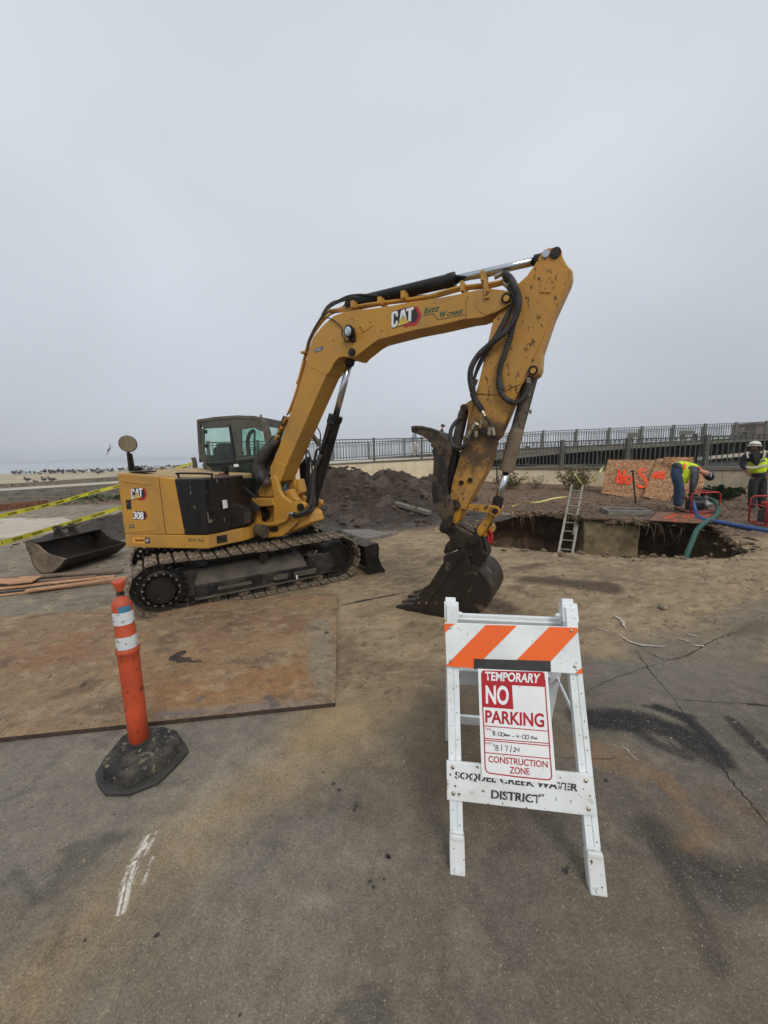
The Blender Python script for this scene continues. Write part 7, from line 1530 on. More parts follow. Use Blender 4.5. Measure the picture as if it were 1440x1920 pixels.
# shrubs growing against the wall
def shrub(label, g, h_, rad, nst, nl, mt, seed, lean=.5, leaf=.05):
    rn = random.Random(seed); T_ = thing('shrub', label, 'shrub', tuple(g)); bmS = B(); bmL = B()
    for k in range(nst):
        t = rn.random() * 6.28; r = rad * rn.random() ** .6; tip = Vector((g.x + math.cos(t) * r, g.y + math.sin(t) * r * .6, g.z + h_ * (.4 + .6 * rn.random()))); b_ = Vector((g.x + math.cos(t) * r * .25, g.y + math.sin(t) * r * .2, g.z - .03)); mid = b_.lerp(tip, .5) + Vector((rn.random() - .5, rn.random() - .5, .2)) * .12
        tube(bmS, [b_, mid, tip], .006, n=4, k=3)
        for j in range(nl):
            f = .25 + .75 * rn.random(); p = (b_.lerp(mid, f * 2) if f < .5 else mid.lerp(tip, f * 2 - 1)) + Vector((rn.random() - .5, rn.random() - .5, rn.random() - .5)) * .08; leafy(bmL, p, 1, (.01, .01, .01), leaf, up=.3, rn=rn)
    obj('stems', bmS, M['twig'], T_); obj('foliage', bmL, mt, T_)
shrub('olive green shrub against the wall left of the tall shrub', Vector((5.1, 15.6, .17)), .75, .8, 46, 14, M['leaf2'], 1, leaf=.07)
shrub('tallest shrub against the wall behind the ladder top', Vector((7.4, 14.9, .16)), 1.0, .9, 60, 14, M['leaf2'], 2, leaf=.065)
shrub('thin dry shrub with bare twigs between the two larger shrubs', Vector((6.2, 15.5, .16)), .6, .6, 34, 3, M['leaf2'], 3)
shrub('small pointed green plant in front of the strand board', P(1163, 925, .08), .42, .22, 22, 8, M['leaf'], 4, leaf=.07)
shrub('broad dark green plant at the wall between the two workers', Vector((10.6, 12.2, .07)), .38, 1.0, 60, 12, M['leaf'], 5, leaf=.13)
shrub('low green tuft at the far left rim of the hole beside the excavator arm', Vector((2.9, 12.7, .08)), .18, .35, 24, 8, M['leaf'], 6, leaf=.05)
shrub('dry weeds standing against the tan wall above the spoil heap', Vector((.3, 18.5, .4)), .75, .7, 26, 2, M['leaf2'], 7)

# ================================================================== PIT CONTENTS
# buried concrete vault with a square cover opening
vt = [P(1097, 967), P(1180, 978), P(1210, 977)]
VB = thing('concrete_vault', 'stained concrete block forming the far side of the hole, right of the ladder', 'concrete block', tuple(P(1097, 966)))
va = [Vector((5.15, 9.72, 0)), Vector((6.22, 9.18, 0)), Vector((6.6, 10.5, 0)), Vector((5.4, 10.9, 0))]
bm = B(); prism_pts(bm, [p + Z * -2.3 for p in va], [p + Z * -.05 for p in va]); obj('vault_body', bm, M['vaultconc'], VB, bevel=.03)
bm = B(); va2 = [Vector((5.05, 9.62, 0)), Vector((6.6, 8.95, 0)), Vector((7.45, 9.3, 0)), Vector((7.2, 10.9, 0)), Vector((5.3, 11.0, 0))]; prism_pts(bm, [p + Z * -.05 for p in va2], [p + Z * .012 for p in va2]); obj('vault_lip', bm, M['mulch'], VB, bevel=.015)
HF = thing('utility_box', 'grey concrete utility box frame open beside the orange sprayed board', 'utility box', tuple(P(1175, 968)))
c0 = P(1172, 963); bx_ = Vector((.97, -.22, 0)).normalized(); by_ = Vector((.22, .97, 0)).normalized()
for nm, dx, dy, hx, hy in (('frame_side', 0, -.30, .52, .06), ('frame_side', 0, .30, .52, .06), ('frame_side', -.48, 0, .05, .24), ('frame_side', .48, 0, .05, .24)):
    bm = B(); box(bm, c0 + bx_ * dx + by_ * dy + Z * .06, bx_, by_, Z, hx, hy, .07); obj(nm, bm, M['greyconc'], HF, bevel=.01)
bm = B(); box(bm, c0 + Z * .01, bx_, by_, Z, .46, .26, .01); obj('box_opening', bm, M['darkwood_shade'], HF)  # dark sheet painted in place of the shade inside the open box
# overhanging crust pieces along the far rim, making the dark undercuts
def crust(px, nm, lb, mt='mulch', th=.10):
    A_ = [P(x, y, .02) for x, y in px]; bm = B(); prism_pts(bm, A_, [p - Z * th for p in A_]); o = obj(nm, bm, M[mt], bevel=.01); tag(o, lb, 'ground crust'); return o
# orange sprayed board on the ground
A_ = [P(x, y, .05) for x, y in [(1218, 975), (1232, 960), (1345, 962), (1342, 978), (1300, 980)]]; bm = B(); prism_pts(bm, A_, [p - Z * .02 for p in A_]); ob = obj('ground_board', bm, M['osbwet'], bevel=.003); tag(ob, 'wet orange sprayed board lying on the far rim of the hole under the bent worker', 'board')
bm = B(); rn4 = random.Random(8)
for k in range(14):
    x = 1240 + rn4.random() * 85; y = 963 + rn4.random() * 12; L_ = 8 + rn4.random() * 16; pts = [P(x + L_ * t, y + 2 * math.sin(3 * t + k), .053) for t in (0, .5, 1)]; pv = None
    for p in pts: cur = (bm.verts.new(p + Vector((0, -.03, 0))), bm.verts.new(p + Vector((0, .03, 0)))); (bm.faces.new((pv[0], pv[1], cur[1], cur[0])) if pv else None); pv = cur
so2 = obj('paint_strokes', bm, M['spray'], ob); so2['kind'] = 'stuff' if False else 'part'; del so2['kind']
# ladder
lt, lb_ = (PY(1072, 909, 10.75), PY(1095, 911, 10.75)), (PY(1047, 1036, 9.3), PY(1073, 1038, 9.3))
LD = thing('ladder', 'aluminium extension ladder standing in the hole and leaning on its far rim', 'ladder', tuple(lb_[0]))
for i in (0, 1):
    a = lb_[i] - (lt[i] - lb_[i]).normalized() * .9; b_ = lt[i]; mid = a.lerp(b_, .62)
    bm = B(); bar(bm, a, mid, .030, .014, (lt[0] - lb_[0]).normalized().cross(Vector((1, 0, 0)))); obj('rail', bm, M['alu'], LD, bevel=.003)
    sh_ = (Vector((.03, 0, 0)) if i == 0 else Vector((-.03, 0, 0))) + Vector((0, .05, .02)); bm = B(); bar(bm, a.lerp(b_, .45) + sh_, b_ + sh_ * .6, .024, .012, (lt[0] - lb_[0]).normalized().cross(Vector((1, 0, 0)))); obj('upper_rail', bm, M['alu'], LD, bevel=.003)
a0 = [lb_[i] - (lt[i] - lb_[i]).normalized() * .9 for i in (0, 1)]
for k in range(11):
    f = (k + .5) / 11.2; p, q = a0[0].lerp(lt[0], f), a0[1].lerp(lt[1], f); bm = B(); cyl(bm, p, q, .017, n=10); obj('rung', bm, M['alu'], LD)
bm = B(); rn6 = random.Random(15); npit = len(pit)
for k in range(620):
    i = rn6.randrange(npit); a = Vector(pit[i]); b_ = Vector(pit[(i + 1) % npit]); p = a.lerp(b_, rn6.random()); nn = Vector((-(b_ - a).y, (b_ - a).x)).normalized(); p = p + nn * (rn6.random() - .5) * .34 * (1 if rn6.random() < .6 else 2.2)
    ins_ = not pit_clear(p.x, p.y); 
    if ins_ and rn6.random() < .8: continue
    pebble(bm, p.x, p.y, -.04 if ins_ else .008 + .035 * max(0, p.y - 10.3), .012 + .05 * rn6.random() ** 3, rn6)
tag(obj('rim_debris', bm, mat('rim_debris_soil', S(118, 98, 74), .95, col2=S(74, 60, 46), nscale=8)), label='crumbled soil and broken pieces around the edge of the hole', cat='debris', kind='stuff')
bm = B()
for k in range(46):
    x = rn6.uniform(960, 1390); y0 = np.interp(x, [960, 1065, 1190, 1335, 1395], [964, 965, 977, 984, 1026]); q = P(x, y0, 0); q2 = q + Vector((rn6.uniform(-.15, .15), -rn6.uniform(.02, .14), -rn6.uniform(.12, .45))); tube(bm, [q + Vector((0, .05, .01)), q.lerp(q2, .4) + Vector((rn6.uniform(-.04, .04), -.03, .02)), q2], .005, n=4, k=3)
tag(obj('roots', bm, M['twig']), label='thin roots hanging from the far rim into the hole', cat='roots', kind='stuff')
# black steel stake and posts
for (x, y0, y1, Yd, lb) in ((1187, 883, 944, 11.6, 'black steel stake standing in front of the sprayed words'), (932, 872, 902, 15.0, 'thin black post standing by the wall left of the bucket cylinder')):
    bm = B(); a = PY(x - 1, y0, Yd); b_ = PY(x + 5 if x > 1000 else x, y1, Yd); cyl(bm, a, b_, .022, n=8); box(bm, a, (1, 0, 0), (0, 1, 0), Z, .05, .02, .02) if x > 1000 else bar(bm, a + Vector((-.22, 0, .06)), a + Vector((.1, 0, -.02)), .02, .02, Z); tag(obj('stake', bm, M['blackm']), lb, 'stake')
# strand boards with sprayed words leaning on the wall
def board3(px, Y_, name, lb, th=.02):
    A_ = [PY(x, y, yy) for (x, y), yy in zip(px, Y_)]; n = (A_[1] - A_[0]).cross(A_[3] - A_[0]).normalized(); n = n if n.y < 0 else -n; bm = B(); prism_pts(bm, A_, [p - n * th for p in A_]); o = obj(name, bm, M['osb']); tag(o, lb, 'strand board', 'strand boards leaning on the wall'); return o, A_, n
b1, A1, n1_ = board3([(1127, 924), (1208, 938), (1236, 862), (1140, 862)], [13.6, 12.6, 13.3, 14.1], 'strand_board', 'left strand board reading No, behind the black stake')
b2_, A2, n2_ = board3([(1206, 930), (1254, 946), (1288, 858), (1232, 860)], [12.55, 11.9, 12.8, 13.3], 'strand_board', 'middle strand board leaning between the stake and the bent worker')
b3, A3, n3_ = board3([(1290, 935), (1312, 930), (1328, 884), (1262, 858)], [11.9, 11.9, 12.3, 12.75], 'strand_board', 'strand board corner visible behind the bent worker\'s back and arms')
b4, A4, n4_ = board3([(1246, 905), (1300, 905), (1300, 857), (1246, 857)], [12.85, 12.85, 12.95, 12.95], 'strand_board', 'strand board upright behind the bent worker at the wall')
def spray(par, Aq, lines, wd=.05):
    n = (Aq[1] - Aq[0]).cross(Aq[3] - Aq[0]).normalized(); n = n if n.y < 0 else -n; o_ = Aq[0]; bm = B()
    for L in lines:
        pts = []
        for x, y in L:
            r = ray(x, y); t = (o_ - CAM).dot(n) / r.dot(n); pts.append(CAM + r * t + n * .006)
        pts = smooth_path(pts, 4); pv = None
        for i, p in enumerate(pts):
            d = (pts[min(i + 1, len(pts) - 1)] - pts[max(i - 1, 0)]).normalized(); s_ = d.cross(n) * wd / 2; cur = (bm.verts.new(p - s_), bm.verts.new(p + s_))
            if pv: bm.faces.new((pv[0], pv[1], cur[1], cur[0]))
            pv = cur
    return obj('sprayed_words', bm, M['spray'], par)
w2 = lambda L: crop(1140, 760, 4.8, L)
spray(b1, A1, [w2([(80, 700), (95, 640), (100, 580)]), w2([(100, 580), (115, 640), (130, 715)]), w2([(130, 715), (140, 650), (148, 580)]), w2([(70, 660), (100, 650), (140, 655), (165, 650)]), w2([(190, 640), (160, 660), (165, 700), (195, 700), (215, 670), (205, 645), (188, 640)]), w2([(90, 690), (120, 690), (175, 680)]), w2([(345, 580), (295, 580), (285, 610), (330, 650), (350, 690)]), w2([(350, 690), (345, 725), (300, 735), (262, 715)])], .075)
spray(b2_, A2, [w2([(400, 650), (430, 640), (470, 650), (510, 640)]), w2([(430, 600), (440, 625), (430, 660)]), w2([(470, 595), (500, 610), (475, 640), (510, 655)]), w2([(400, 630), (440, 622), (500, 628)])], .10)

# ================================================================== PUMPS AND HOSES
def pump(name, lb, g, ex, sc_=1.0, w_=.62, d_=.46, h_=.50):
    ex = Vector(ex).normalized(); ey = Z.cross(ex); T_ = thing(name, lb, 'water pump', tuple(g)); g = Vector(g)
    def q(x, y, z): return g + ex * x * sc_ + ey * y * sc_ + Z * z * sc_
    for yy in (-d_ / 2, d_ / 2):
        bm = B(); r = .05; pts = [q(-w_ / 2, yy, .02), q(-w_ / 2, yy, h_ - r), q(-w_ / 2 + r, yy, h_), q(w_ / 2 - r, yy, h_), q(w_ / 2, yy, h_ - r), q(w_ / 2, yy, .02)]; tube(bm, pts, .016 * sc_, n=8, smooth=False); tube(bm, [q(-w_ / 2, yy, .02), q(w_ / 2, yy, .02)], .016 * sc_, n=8, smooth=False); obj('frame_hoop', bm, M['redframe'], T_, smooth=True)
    bm = B()
    for xx, zz in ((-w_ / 2, .02), (w_ / 2, .02), (-w_ / 2, h_ * .7), (w_ / 2 - .05, h_)): tube(bm, [q(xx, -d_ / 2, zz), q(xx, d_ / 2, zz)], .014 * sc_, n=8, smooth=False)
    obj('frame_bar', bm, M['redframe'], T_, smooth=True)
    bm = B(); box(bm, q(-.08, 0, .17), ex, ey, Z, .15 * sc_, .15 * sc_, .12 * sc_); box(bm, q(-.10, -.02, .34), ex, ey, Z, .12 * sc_, .10 * sc_, .06 * sc_); obj('engine', bm, M['engine'], T_, bevel=.02)
    bm = B(); lathe(bm, q(-.05, -.155, .17), -ey, [(0, .10 * sc_), (.03, .10 * sc_), (.04, .07 * sc_)], n=18); obj('recoil_starter', bm, M['blackm'], T_)
    bm = B(); lathe(bm, q(.08, 0, .18), ex, [(0, .09 * sc_), (.06, .12 * sc_), (.12, .12 * sc_), (.16, .05 * sc_), (.22, .05 * sc_)], n=18); cyl(bm, q(.16, 0, .26), q(.16, 0, .40), .045 * sc_, n=14); obj('pump_head', bm, M['engineg'], T_)
    bm = B(); box(bm, q(-.12, .05, .43), ex, ey, Z, .09 * sc_, .08 * sc_, .03 * sc_); obj('fuel_tank', bm, M['redframe'] if sc_ > 1.02 else M['blackm'], T_, bevel=.015)
    return T_, q
gp = P(1312, 962, .06); gp.z = .06
p1, q1 = pump('water_pump', 'red framed water pump the bent worker is reaching into', gp + Vector((.15, .25, 0)), (1, -.12, 0), 1.0, w_=.66, d_=.5, h_=.52)
gp2 = P(1452, 985); gp2.z = .02
p2, q2 = pump('water_pump', 'red framed water pump cut by the right edge of the picture', gp2, (1, -.25, 0), 1.05, w_=.62, d_=.5, h_=.56)
bm = B(); tube(bm, [PY(1327, 935, 10.0), PY(1340, 940, 9.8), PY(1347, 953, 9.5), PY(1341, 968, 9.0), PY(1322, 980, 8.4), PY(1307, 995, 8.1), PY(1297, 1018, 7.9), PY(1288, 1042, 7.7), PY(1283, 1070, 7.5)], .052, n=14, k=8, ripple=.04); o = obj('suction_hose', bm, M['greenh'], smooth=True); tag(o, 'green ribbed suction hose curving from the pump down into the hole', 'hose')
bm = B(); cyl(bm, PY(1322, 934, 10.25), PY(1334, 938, 10.05), .058, n=14); c_ = obj('hose_coupling', bm, M['fitting'], o)
bm = B(); pts = [PY(1297, 932, 9.85), PY(1301, 948, 9.7), PY(1305, 963, 9.55), P(1313, 972, .05), P(1335, 977, .05), P(1380, 985, .05), P(1430, 994, .05), P(1520, 1010, .05)]; tube(bm, pts, .05, n=14, k=8); o = obj('discharge_hose', bm, M['blueh'], smooth=True); tag(o, 'blue lay-flat discharge hose running from the pump to the right edge', 'hose')

# ================================================================== GULLS
def gull_mesh(mt, wing=False):
    bm = B(); sphere(bm, (0, 0, .17), .09, (1.9, .85, .85), sub=2); sphere(bm, (.16, 0, .27), .048, (1.15, .9, .95), sub=2); cyl(bm, (.12, 0, .19), (.16, 0, .27), .05, .038, n=8); cyl(bm, (.20, 0, .27), (.26, 0, .262), .012, .003, n=6)
    cyl(bm, (-.13, 0, .18), (-.27, 0, .155), .045, .012, n=6)
    for y in (-.03, .03): cyl(bm, (.0, y, .11), (.0, y, .0), .006, n=5)
    for y in (-.075, .075): sphere(bm, (-.03, y, .185), .07, (2.1, .25, .75), sub=1)
    me = bpy.data.meshes.new('gull'); bm.to_mesh(me); bm.free(); me.materials.append(mt)
    for p in me.polygons: p.use_smooth = True
    return me
gm = [gull_mesh(M['gulld']), gull_mesh(M['gullw'])]; rn5 = random.Random(4)
sand_t = []
from mathutils.bvhtree import BVHTree
_dg = bpy.context.evaluated_depsgraph_get(); _dg.update(); bv_s = BVHTree.FromObject(sand, _dg)
cnt = 0
tries = 0
while cnt < 290 and tries < 4000:
    tries += 1; u = rn5.random() ** .62; x = 12 + u * 352; base = 889 - 16 * (x / 235) if x < 235 else 873 - 4 * (x - 235) / 130
    yy = base - 1.0 + abs(rn5.gauss(0, 1)) * (1.8 + 5 * u)
    hit = bv_s.ray_cast(CAM, ray(x, yy).normalized())
    if hit[0] is None or hit[0].y > 60: continue
    cnt += 1
    i = 0 if rn5.random() < .72 else 1; o = bpy.data.objects.new('gull', gm[i]); COL.objects.link(o); o.location = hit[0]; s_ = .78 + rn5.random() * .35; o.scale = (s_, s_, s_ * (.8 + rn5.random() * .4)); o.rotation_euler = (0, 0, rn5.random() * 6.28)
    tag(o, 'dark gull resting in the flock along the beach crest' if i == 0 else 'pale gull resting in the flock along the beach crest', 'gull', 'dark gulls of the flock on the beach' if i == 0 else 'pale gulls of the flock on the beach')
for x, y, rz, lb in ((52, 905, 2.9, 'larger dark gull alone near the kerb, leftmost of the four'), (67, 907, 3.0, 'small gull sitting second from the left near the kerb'), (83, 905, 2.7, 'gull standing third from the left near the kerb'), (98, 905, 3.1, 'dark gull sitting rightmost of the four near the kerb')):
    hit = bv_s.ray_cast(CAM, ray(x, y).normalized())
    if hit[0] is None: continue
    o = bpy.data.objects.new('gull', gm[0]); COL.objects.link(o); o.location = hit[0]; o.rotation_euler = (0, 0, rz); s_ = 1.1 if x != 67 else .7; o.scale = (s_,) * 3; tag(o, lb, 'gull')
# gulls in flight
for x, y, Yd, s_, lb, rl in ((204, 843, 26, .8, 'gull flying above the beach left of the mirror', .7), (228, 856, 40, .6, 'tiny pale gull flying low beside the mirror post', .3)):
    c = PY(x, y, Yd); bm = B(); d = Vector((.9, -.2, .35)).normalized(); sd_ = Vector((.3, .3, 1)).normalized(); 
    lathe(bm, c - d * .22 * s_, d, [(0, .01), (.1 * s_, .05 * s_), (.28 * s_, .06 * s_), (.40 * s_, .03 * s_), (.46 * s_, .005)], n=10)
    for sg in (1, -1):
        w1 = c + sd_ * sg * .28 * s_ + d * .05; w2_ = c + sd_ * sg * .58 * s_ - d * .12; prism_pts(bm, [c + d * .08 * s_, c - d * .10 * s_, w1 - d * .08, w1 + d * .03], [p + Vector((.01, -.012, 0)) for p in [c + d * .08 * s_, c - d * .10 * s_, w1 - d * .08, w1 + d * .03]]); prism_pts(bm, [w1 + d * .03, w1 - d * .08, w2_], [p + Vector((.01, -.012, 0)) for p in [w1 + d * .03, w1 - d * .08, w2_]])
    tag(obj('gull', bm, M['gullw'] if x > 210 else M['gulld']), lb, 'gull')
# ================================================================== PEOPLE
def skin_mesh(name, nodes, edges, mt, parent, root=0, sub=1):
    me = bpy.data.meshes.new(name); keys = list(nodes); ix = {k: i for i, k in enumerate(keys)}; off = root_of(parent).location if parent else Vector()
    me.from_pydata([tuple(Vector(nodes[k][0]) - off) for k in keys], [(ix[a], ix[b_]) for a, b_ in edges], []); me.update()
    o = bpy.data.objects.new(name, me); COL.objects.link(o); o.parent = parent; me.materials.append(mt)
    sk = o.modifiers.new('skin', 'SKIN'); sk.use_smooth_shade = True; sk.branch_smoothing = .3
    if not me.skin_vertices: me.skin_vertices_add() if hasattr(me, 'skin_vertices_add') else None
    sv = me.skin_vertices[0].data
    for k in keys:
        r = nodes[k][1]; sv[ix[k]].radius = (r, r) if not isinstance(r, (tuple, list)) else tuple(r); sv[ix[k]].use_root = (k == keys[root])
    s2 = o.modifiers.new('sub', 'SUBSURF'); s2.levels = sub; s2.render_levels = sub + 1
    return o
def person(lb, J, shirt, trousers, vest=None, hat=None, skin_=None, boots=None, hands=True, sleeve=True, parts=True):
    """J: joint positions in metres (pelvis, waist, chest, neck, head, top; and L/R shoulder elbow wrist hip knee ankle toe)"""
    T_ = thing('person', lb, 'person', tuple((J['ankleL'] + J['ankleR']) / 2))
    fw = (J['toeL'] - J['ankleL']).normalized()
    n = {'pelvis': (J['pelvis'], .09), 'waist': (J['waist'], .10), 'chest': (J['chest'], .14), 'neckb': (J['chest'].lerp(J['neck'], .7), .07), 'neck': (J['neck'], .055), 'jaw': (J['neck'].lerp(J['head'], .55), .072), 'head': (J['head'], .098), 'top': (J['top'], .062)}
    e = [('pelvis', 'waist'), ('waist', 'chest'), ('chest', 'neckb'), ('neckb', 'neck'), ('neck', 'jaw'), ('jaw', 'head'), ('head', 'top')]
    face_d = J.get('face', fw).normalized(); upv = (J['top'] - J['neck']).normalized(); sv_ = face_d.cross(upv).normalized()
    n['nose'] = (J['head'] + face_d * .115 - upv * .015, .014); e.append(('head', 'nose')); n['chin'] = (n['jaw'][0] + face_d * .06 - upv * .01, .03); e.append(('jaw', 'chin'))
    for s in 'LR':
        n['sh' + s] = (J['shoulder' + s], .062); n['el' + s] = (J['elbow' + s], .045); n['wr' + s] = (J['wrist' + s], .029); e += [('chest', 'sh' + s), ('sh' + s, 'el' + s), ('el' + s, 'wr' + s)]
        n['hp' + s] = (J['hip' + s], .065); n['kn' + s] = (J['knee' + s], .055); n['an' + s] = (J['ankle' + s], .042); n['to' + s] = (J['toe' + s], .035); e += [('pelvis', 'hp' + s), ('hp' + s, 'kn' + s), ('kn' + s, 'an' + s), ('an' + s, 'to' + s)]
        if hands:
            hd = (J['wrist' + s] - J['elbow' + s]).normalized(); hs_ = hd.cross(fw).normalized() if abs(hd.dot(fw)) < .95 else hd.orthogonal().normalized(); hn = hd.cross(hs_)
            pm = J['wrist' + s] + hd * .06; n['pa' + s] = (pm, (.034, .02)); e.append(('wr' + s, 'pa' + s))
            for i, L_ in enumerate((.07, .082, .078, .062)):
                a = pm + hs_ * (.027 - .018 * i) + hd * .03; b_ = a + hd * L_ * .5 + hn * .01; c_ = b_ + hd * L_ * .35 + hn * .028
                for k_, (p, r) in enumerate(((a, .010), (b_, .009), (c_, .007))): n['f%s%d%d' % (s, i, k_)] = (p, r)
                e += [('pa' + s, 'f%s%d0' % (s, i)), ('f%s%d0' % (s, i), 'f%s%d1' % (s, i)), ('f%s%d1' % (s, i), 'f%s%d2' % (s, i))]
            t1 = J['wrist' + s] + hd * .03 + hs_ * .035; t2 = t1 + (hd + hs_ * .6 + hn * .4).normalized() * .05; n['t%s0' % s] = (t1, .012); n['t%s1' % s] = (t2, .009); e += [('wr' + s, 't%s0' % s), ('t%s0' % s, 't%s1' % s)]
    body = skin_mesh('body', n, e, skin_ or M['skin'], T_)
    # trousers
    n = {'pelvis': (J['pelvis'], .172), 'w': (J['pelvis'].lerp(J['waist'], .6), .162)}; e = [('pelvis', 'w')]
    for s in 'LR':
        n['h' + s] = (J['hip' + s], .122); n['k' + s] = (J['knee' + s], .100); n['a' + s] = (J['ankle' + s].lerp(J['knee' + s], .08), .082); e += [('pelvis', 'h' + s), ('h' + s, 'k' + s), ('k' + s, 'a' + s)]
    skin_mesh('trousers', n, e, trousers, T_)
    n = {'pv': (J['pelvis'].lerp(J['waist'], .05), .180), 'w': (J['pelvis'].lerp(J['waist'], .5), .174), 'waist': (J['waist'], .166), 'chest': (J['chest'], .166), 'nk': (J['chest'].lerp(J['neck'], .75), .075)}; e = [('pv', 'w'), ('w', 'waist'), ('waist', 'chest'), ('chest', 'nk')]
    for s in 'LR':
        n['s' + s] = (J['shoulder' + s], .090); n['e' + s] = (J['elbow' + s], .070); e += [('chest', 's' + s), ('s' + s, 'e' + s)]
        if sleeve: n['wr' + s] = (J['wrist' + s].lerp(J['elbow' + s], .12), .048); e.append(('e' + s, 'wr' + s))
    skin_mesh('shirt', n, e, shirt, T_)
    if vest:
        n = {'w': (J['pelvis'].lerp(J['waist'], .25), .192), 'waist': (J['waist'], .192), 'chest': (J['chest'], .202), 'u': (J['chest'].lerp(J['neck'], .45), .120)}; e = [('w', 'waist'), ('waist', 'chest'), ('chest', 'u')]
        for s in 'LR': n['s' + s] = (J['chest'].lerp(J['shoulder' + s], .72) + (J['neck'] - J['chest']) * .12, .085); e.append(('chest', 's' + s))
        v = skin_mesh('safety_vest', n, e, vest, T_)
    for s in 'LR':
        d = (J['toe' + s] - J['ankle' + s]); 
        skin_mesh('boot', {'a': (J['ankle' + s] + Z * .05, .060), 'b': (J['ankle' + s] - Z * .02, .062), 'c': (J['toe' + s], .048)}, [('a', 'b'), ('b', 'c')], boots or M['boot'], T_, sub=1)
    return T_, face_d, upv, sv_
# --- bent worker, seen side-on
d0 = P(1272, 958, .06).y; K = lambda x, y, dy=0: PY(x, y, d0 + dy)
w4 = lambda x, y, dy=0: K(1260 + x / 8, 820 + y / 8, dy)
J = dict(pelvis=w4(50, 490), waist=w4(130, 430), chest=w4(290, 455), neck=w4(420, 510), head=w4(530, 545), top=w4(600, 570),
         shoulderL=w4(350, 470, .17), elbowL=w4(345, 680, .22), wristL=w4(300, 850, .12), shoulderR=w4(340, 500, -.17), elbowR=w4(310, 700, -.24), wristR=w4(285, 860, -.10),
         hipL=w4(45, 530, .10), kneeL=w4(95, 760, .13), ankleL=w4(60, 1060, .14), toeL=w4(170, 1095, .12), hipR=w4(55, 560, -.10), kneeR=w4(130, 780, -.12), ankleR=w4(95, 1070, -.10), toeR=w4(205, 1105, -.14))
J['face'] = Vector((.35, -.3, -.9))
T1, fd, uv_, sv1 = person('person in a lime vest and dark cap bending over the pump, in jeans', J, M['greycloth'], M['jeans'], vest=M['hivis'])
bm = B(); hc = J['head'] + (J['top'] - J['head']) * .55; ud = (J['top'] - J['neck']).normalized()
lathe(bm, J['head'] - ud * .01, ud, [(0, .118), (.04, .118), (.08, .105), (.115, .07), (.128, .01)], n=22); bmb = Vector(fd).normalized(); A_ = []
for k in range(9): t = (k - 4) / 4 * 1.1; A_.append(J['head'] + ud * .012 + (bmb * math.cos(t) + ud.cross(bmb).normalized() * math.sin(t)) * (.118 + .075 * math.cos(t)))
B_ = [J['head'] + ud * .012 + (bmb * math.cos((k - 4) / 4 * 1.1) + ud.cross(bmb).normalized() * math.sin((k - 4) / 4 * 1.1)) * .10 for k in range(9)]
prism_pts(bm, A_ + B_[::-1], [p + ud * .010 for p in A_ + B_[::-1]]); cap_ = obj('cap', bm, M['greycloth'], T1, smooth=True); 
Qc = [w4(565, 595, -.13), w4(572, 515, -.13), w4(592, 520, -.13), w4(590, 600, -.13)]
text_obj('cap_print', 'SE', [w4(572, 590, -.135), w4(572, 518, -.135), w4(598, 522, -.135), w4(596, 592, -.135)], M['whitev'], cap_, lift=.0)
# orange stripe across the vest
def stripe(T_, path, wd, mt, nm='vest_stripe'):
    bm = B(); pts = smooth_path(path, 5); pv = None
    for i, p in enumerate(pts):
        d = (pts[min(i + 1, len(pts) - 1)] - pts[max(i - 1, 0)]).normalized(); n = Vector((0, -1, .2)).normalized(); s_ = d.cross(n).normalized() * wd / 2; cur = (bm.verts.new(p - s_), bm.verts.new(p + s_))
        if pv: bm.faces.new((pv[0], pv[1], cur[1], cur[0]))
        pv = cur
    o = obj(nm, bm, mt, T_); s_ = o.modifiers.new('s', 'SOLIDIFY'); s_.thickness = .006; return o
vst = [c for c in T1.children if c.name.startswith('safety_vest')][0]
stripe(vst, [w4(205, 372, -.03), w4(200, 400, -.15), w4(190, 440, -.20), w4(175, 490, -.20)], .06, M['hiorange'])
stripe(vst, [w4(370, 420, -.05), w4(400, 440, -.16), w4(440, 470, -.17)], .05, M['hiorange'])
# hanging flap of the vest
bm = B(); A_ = [w4(150, 430, -.16), w4(300, 500, -.18), w4(270, 600, -.15), w4(240, 690, -.1), w4(180, 700, -.08), w4(160, 600, -.12), w4(120, 500, -.14)]; prism_pts(bm, A_, [p + Vector((0, .04, 0)) for p in A_]); obj('vest_flap', bm, M['hivis'], vst, bevel=.01)
# --- standing worker at the right edge
g = P(1416, 957); d1 = g.y; w5 = lambda x, y, dy=0: PY(1260 + x / 8, 820 + y / 8, d1 + dy)
J = dict(pelvis=w5(1285, 600), waist=w5(1285, 480), chest=w5(1285, 320), neck=w5(1250, 215), head=w5(1235, 150, -.05), top=w5(1232, 70, -.03),
         shoulderL=w5(1445, 260), elbowL=w5(1500, 450, -.02), wristL=w5(1450, 560, -.15), shoulderR=w5(1105, 265), elbowR=w5(1045, 400, .05), wristR=w5(1120, 500, -.12),
         hipL=w5(1350, 630), kneeL=w5(1350, 850), ankleL=w5(1345, 1090), toeL=w5(1370, 1120, -.22), hipR=w5(1215, 630), kneeR=w5(1210, 860), ankleR=w5(1195, 1085), toeR=w5(1170, 1120, -.22))
J['face'] = Vector((-.35, -.75, -.45)); 
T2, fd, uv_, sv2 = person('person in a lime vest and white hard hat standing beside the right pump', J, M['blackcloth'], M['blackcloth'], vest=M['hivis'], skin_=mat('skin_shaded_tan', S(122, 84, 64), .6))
ud = Vector((.12, .05, 1)).normalized(); hb = J['head'] + ud * .03
bm = B(); lathe(bm, hb, ud, [(0, .150), (.012, .148), (.014, .132), (.06, .125), (.10, .098), (.128, .055), (.136, .01)], n=26); hm = obj('hard_hat', bm, M['helmet'], T2, smooth=True)
bm = B(); lathe(bm, hb + ud * .022, ud, [(0, .1345), (.022, .132)], n=26); obj('hat_band', bm, M['blackm'], hm)
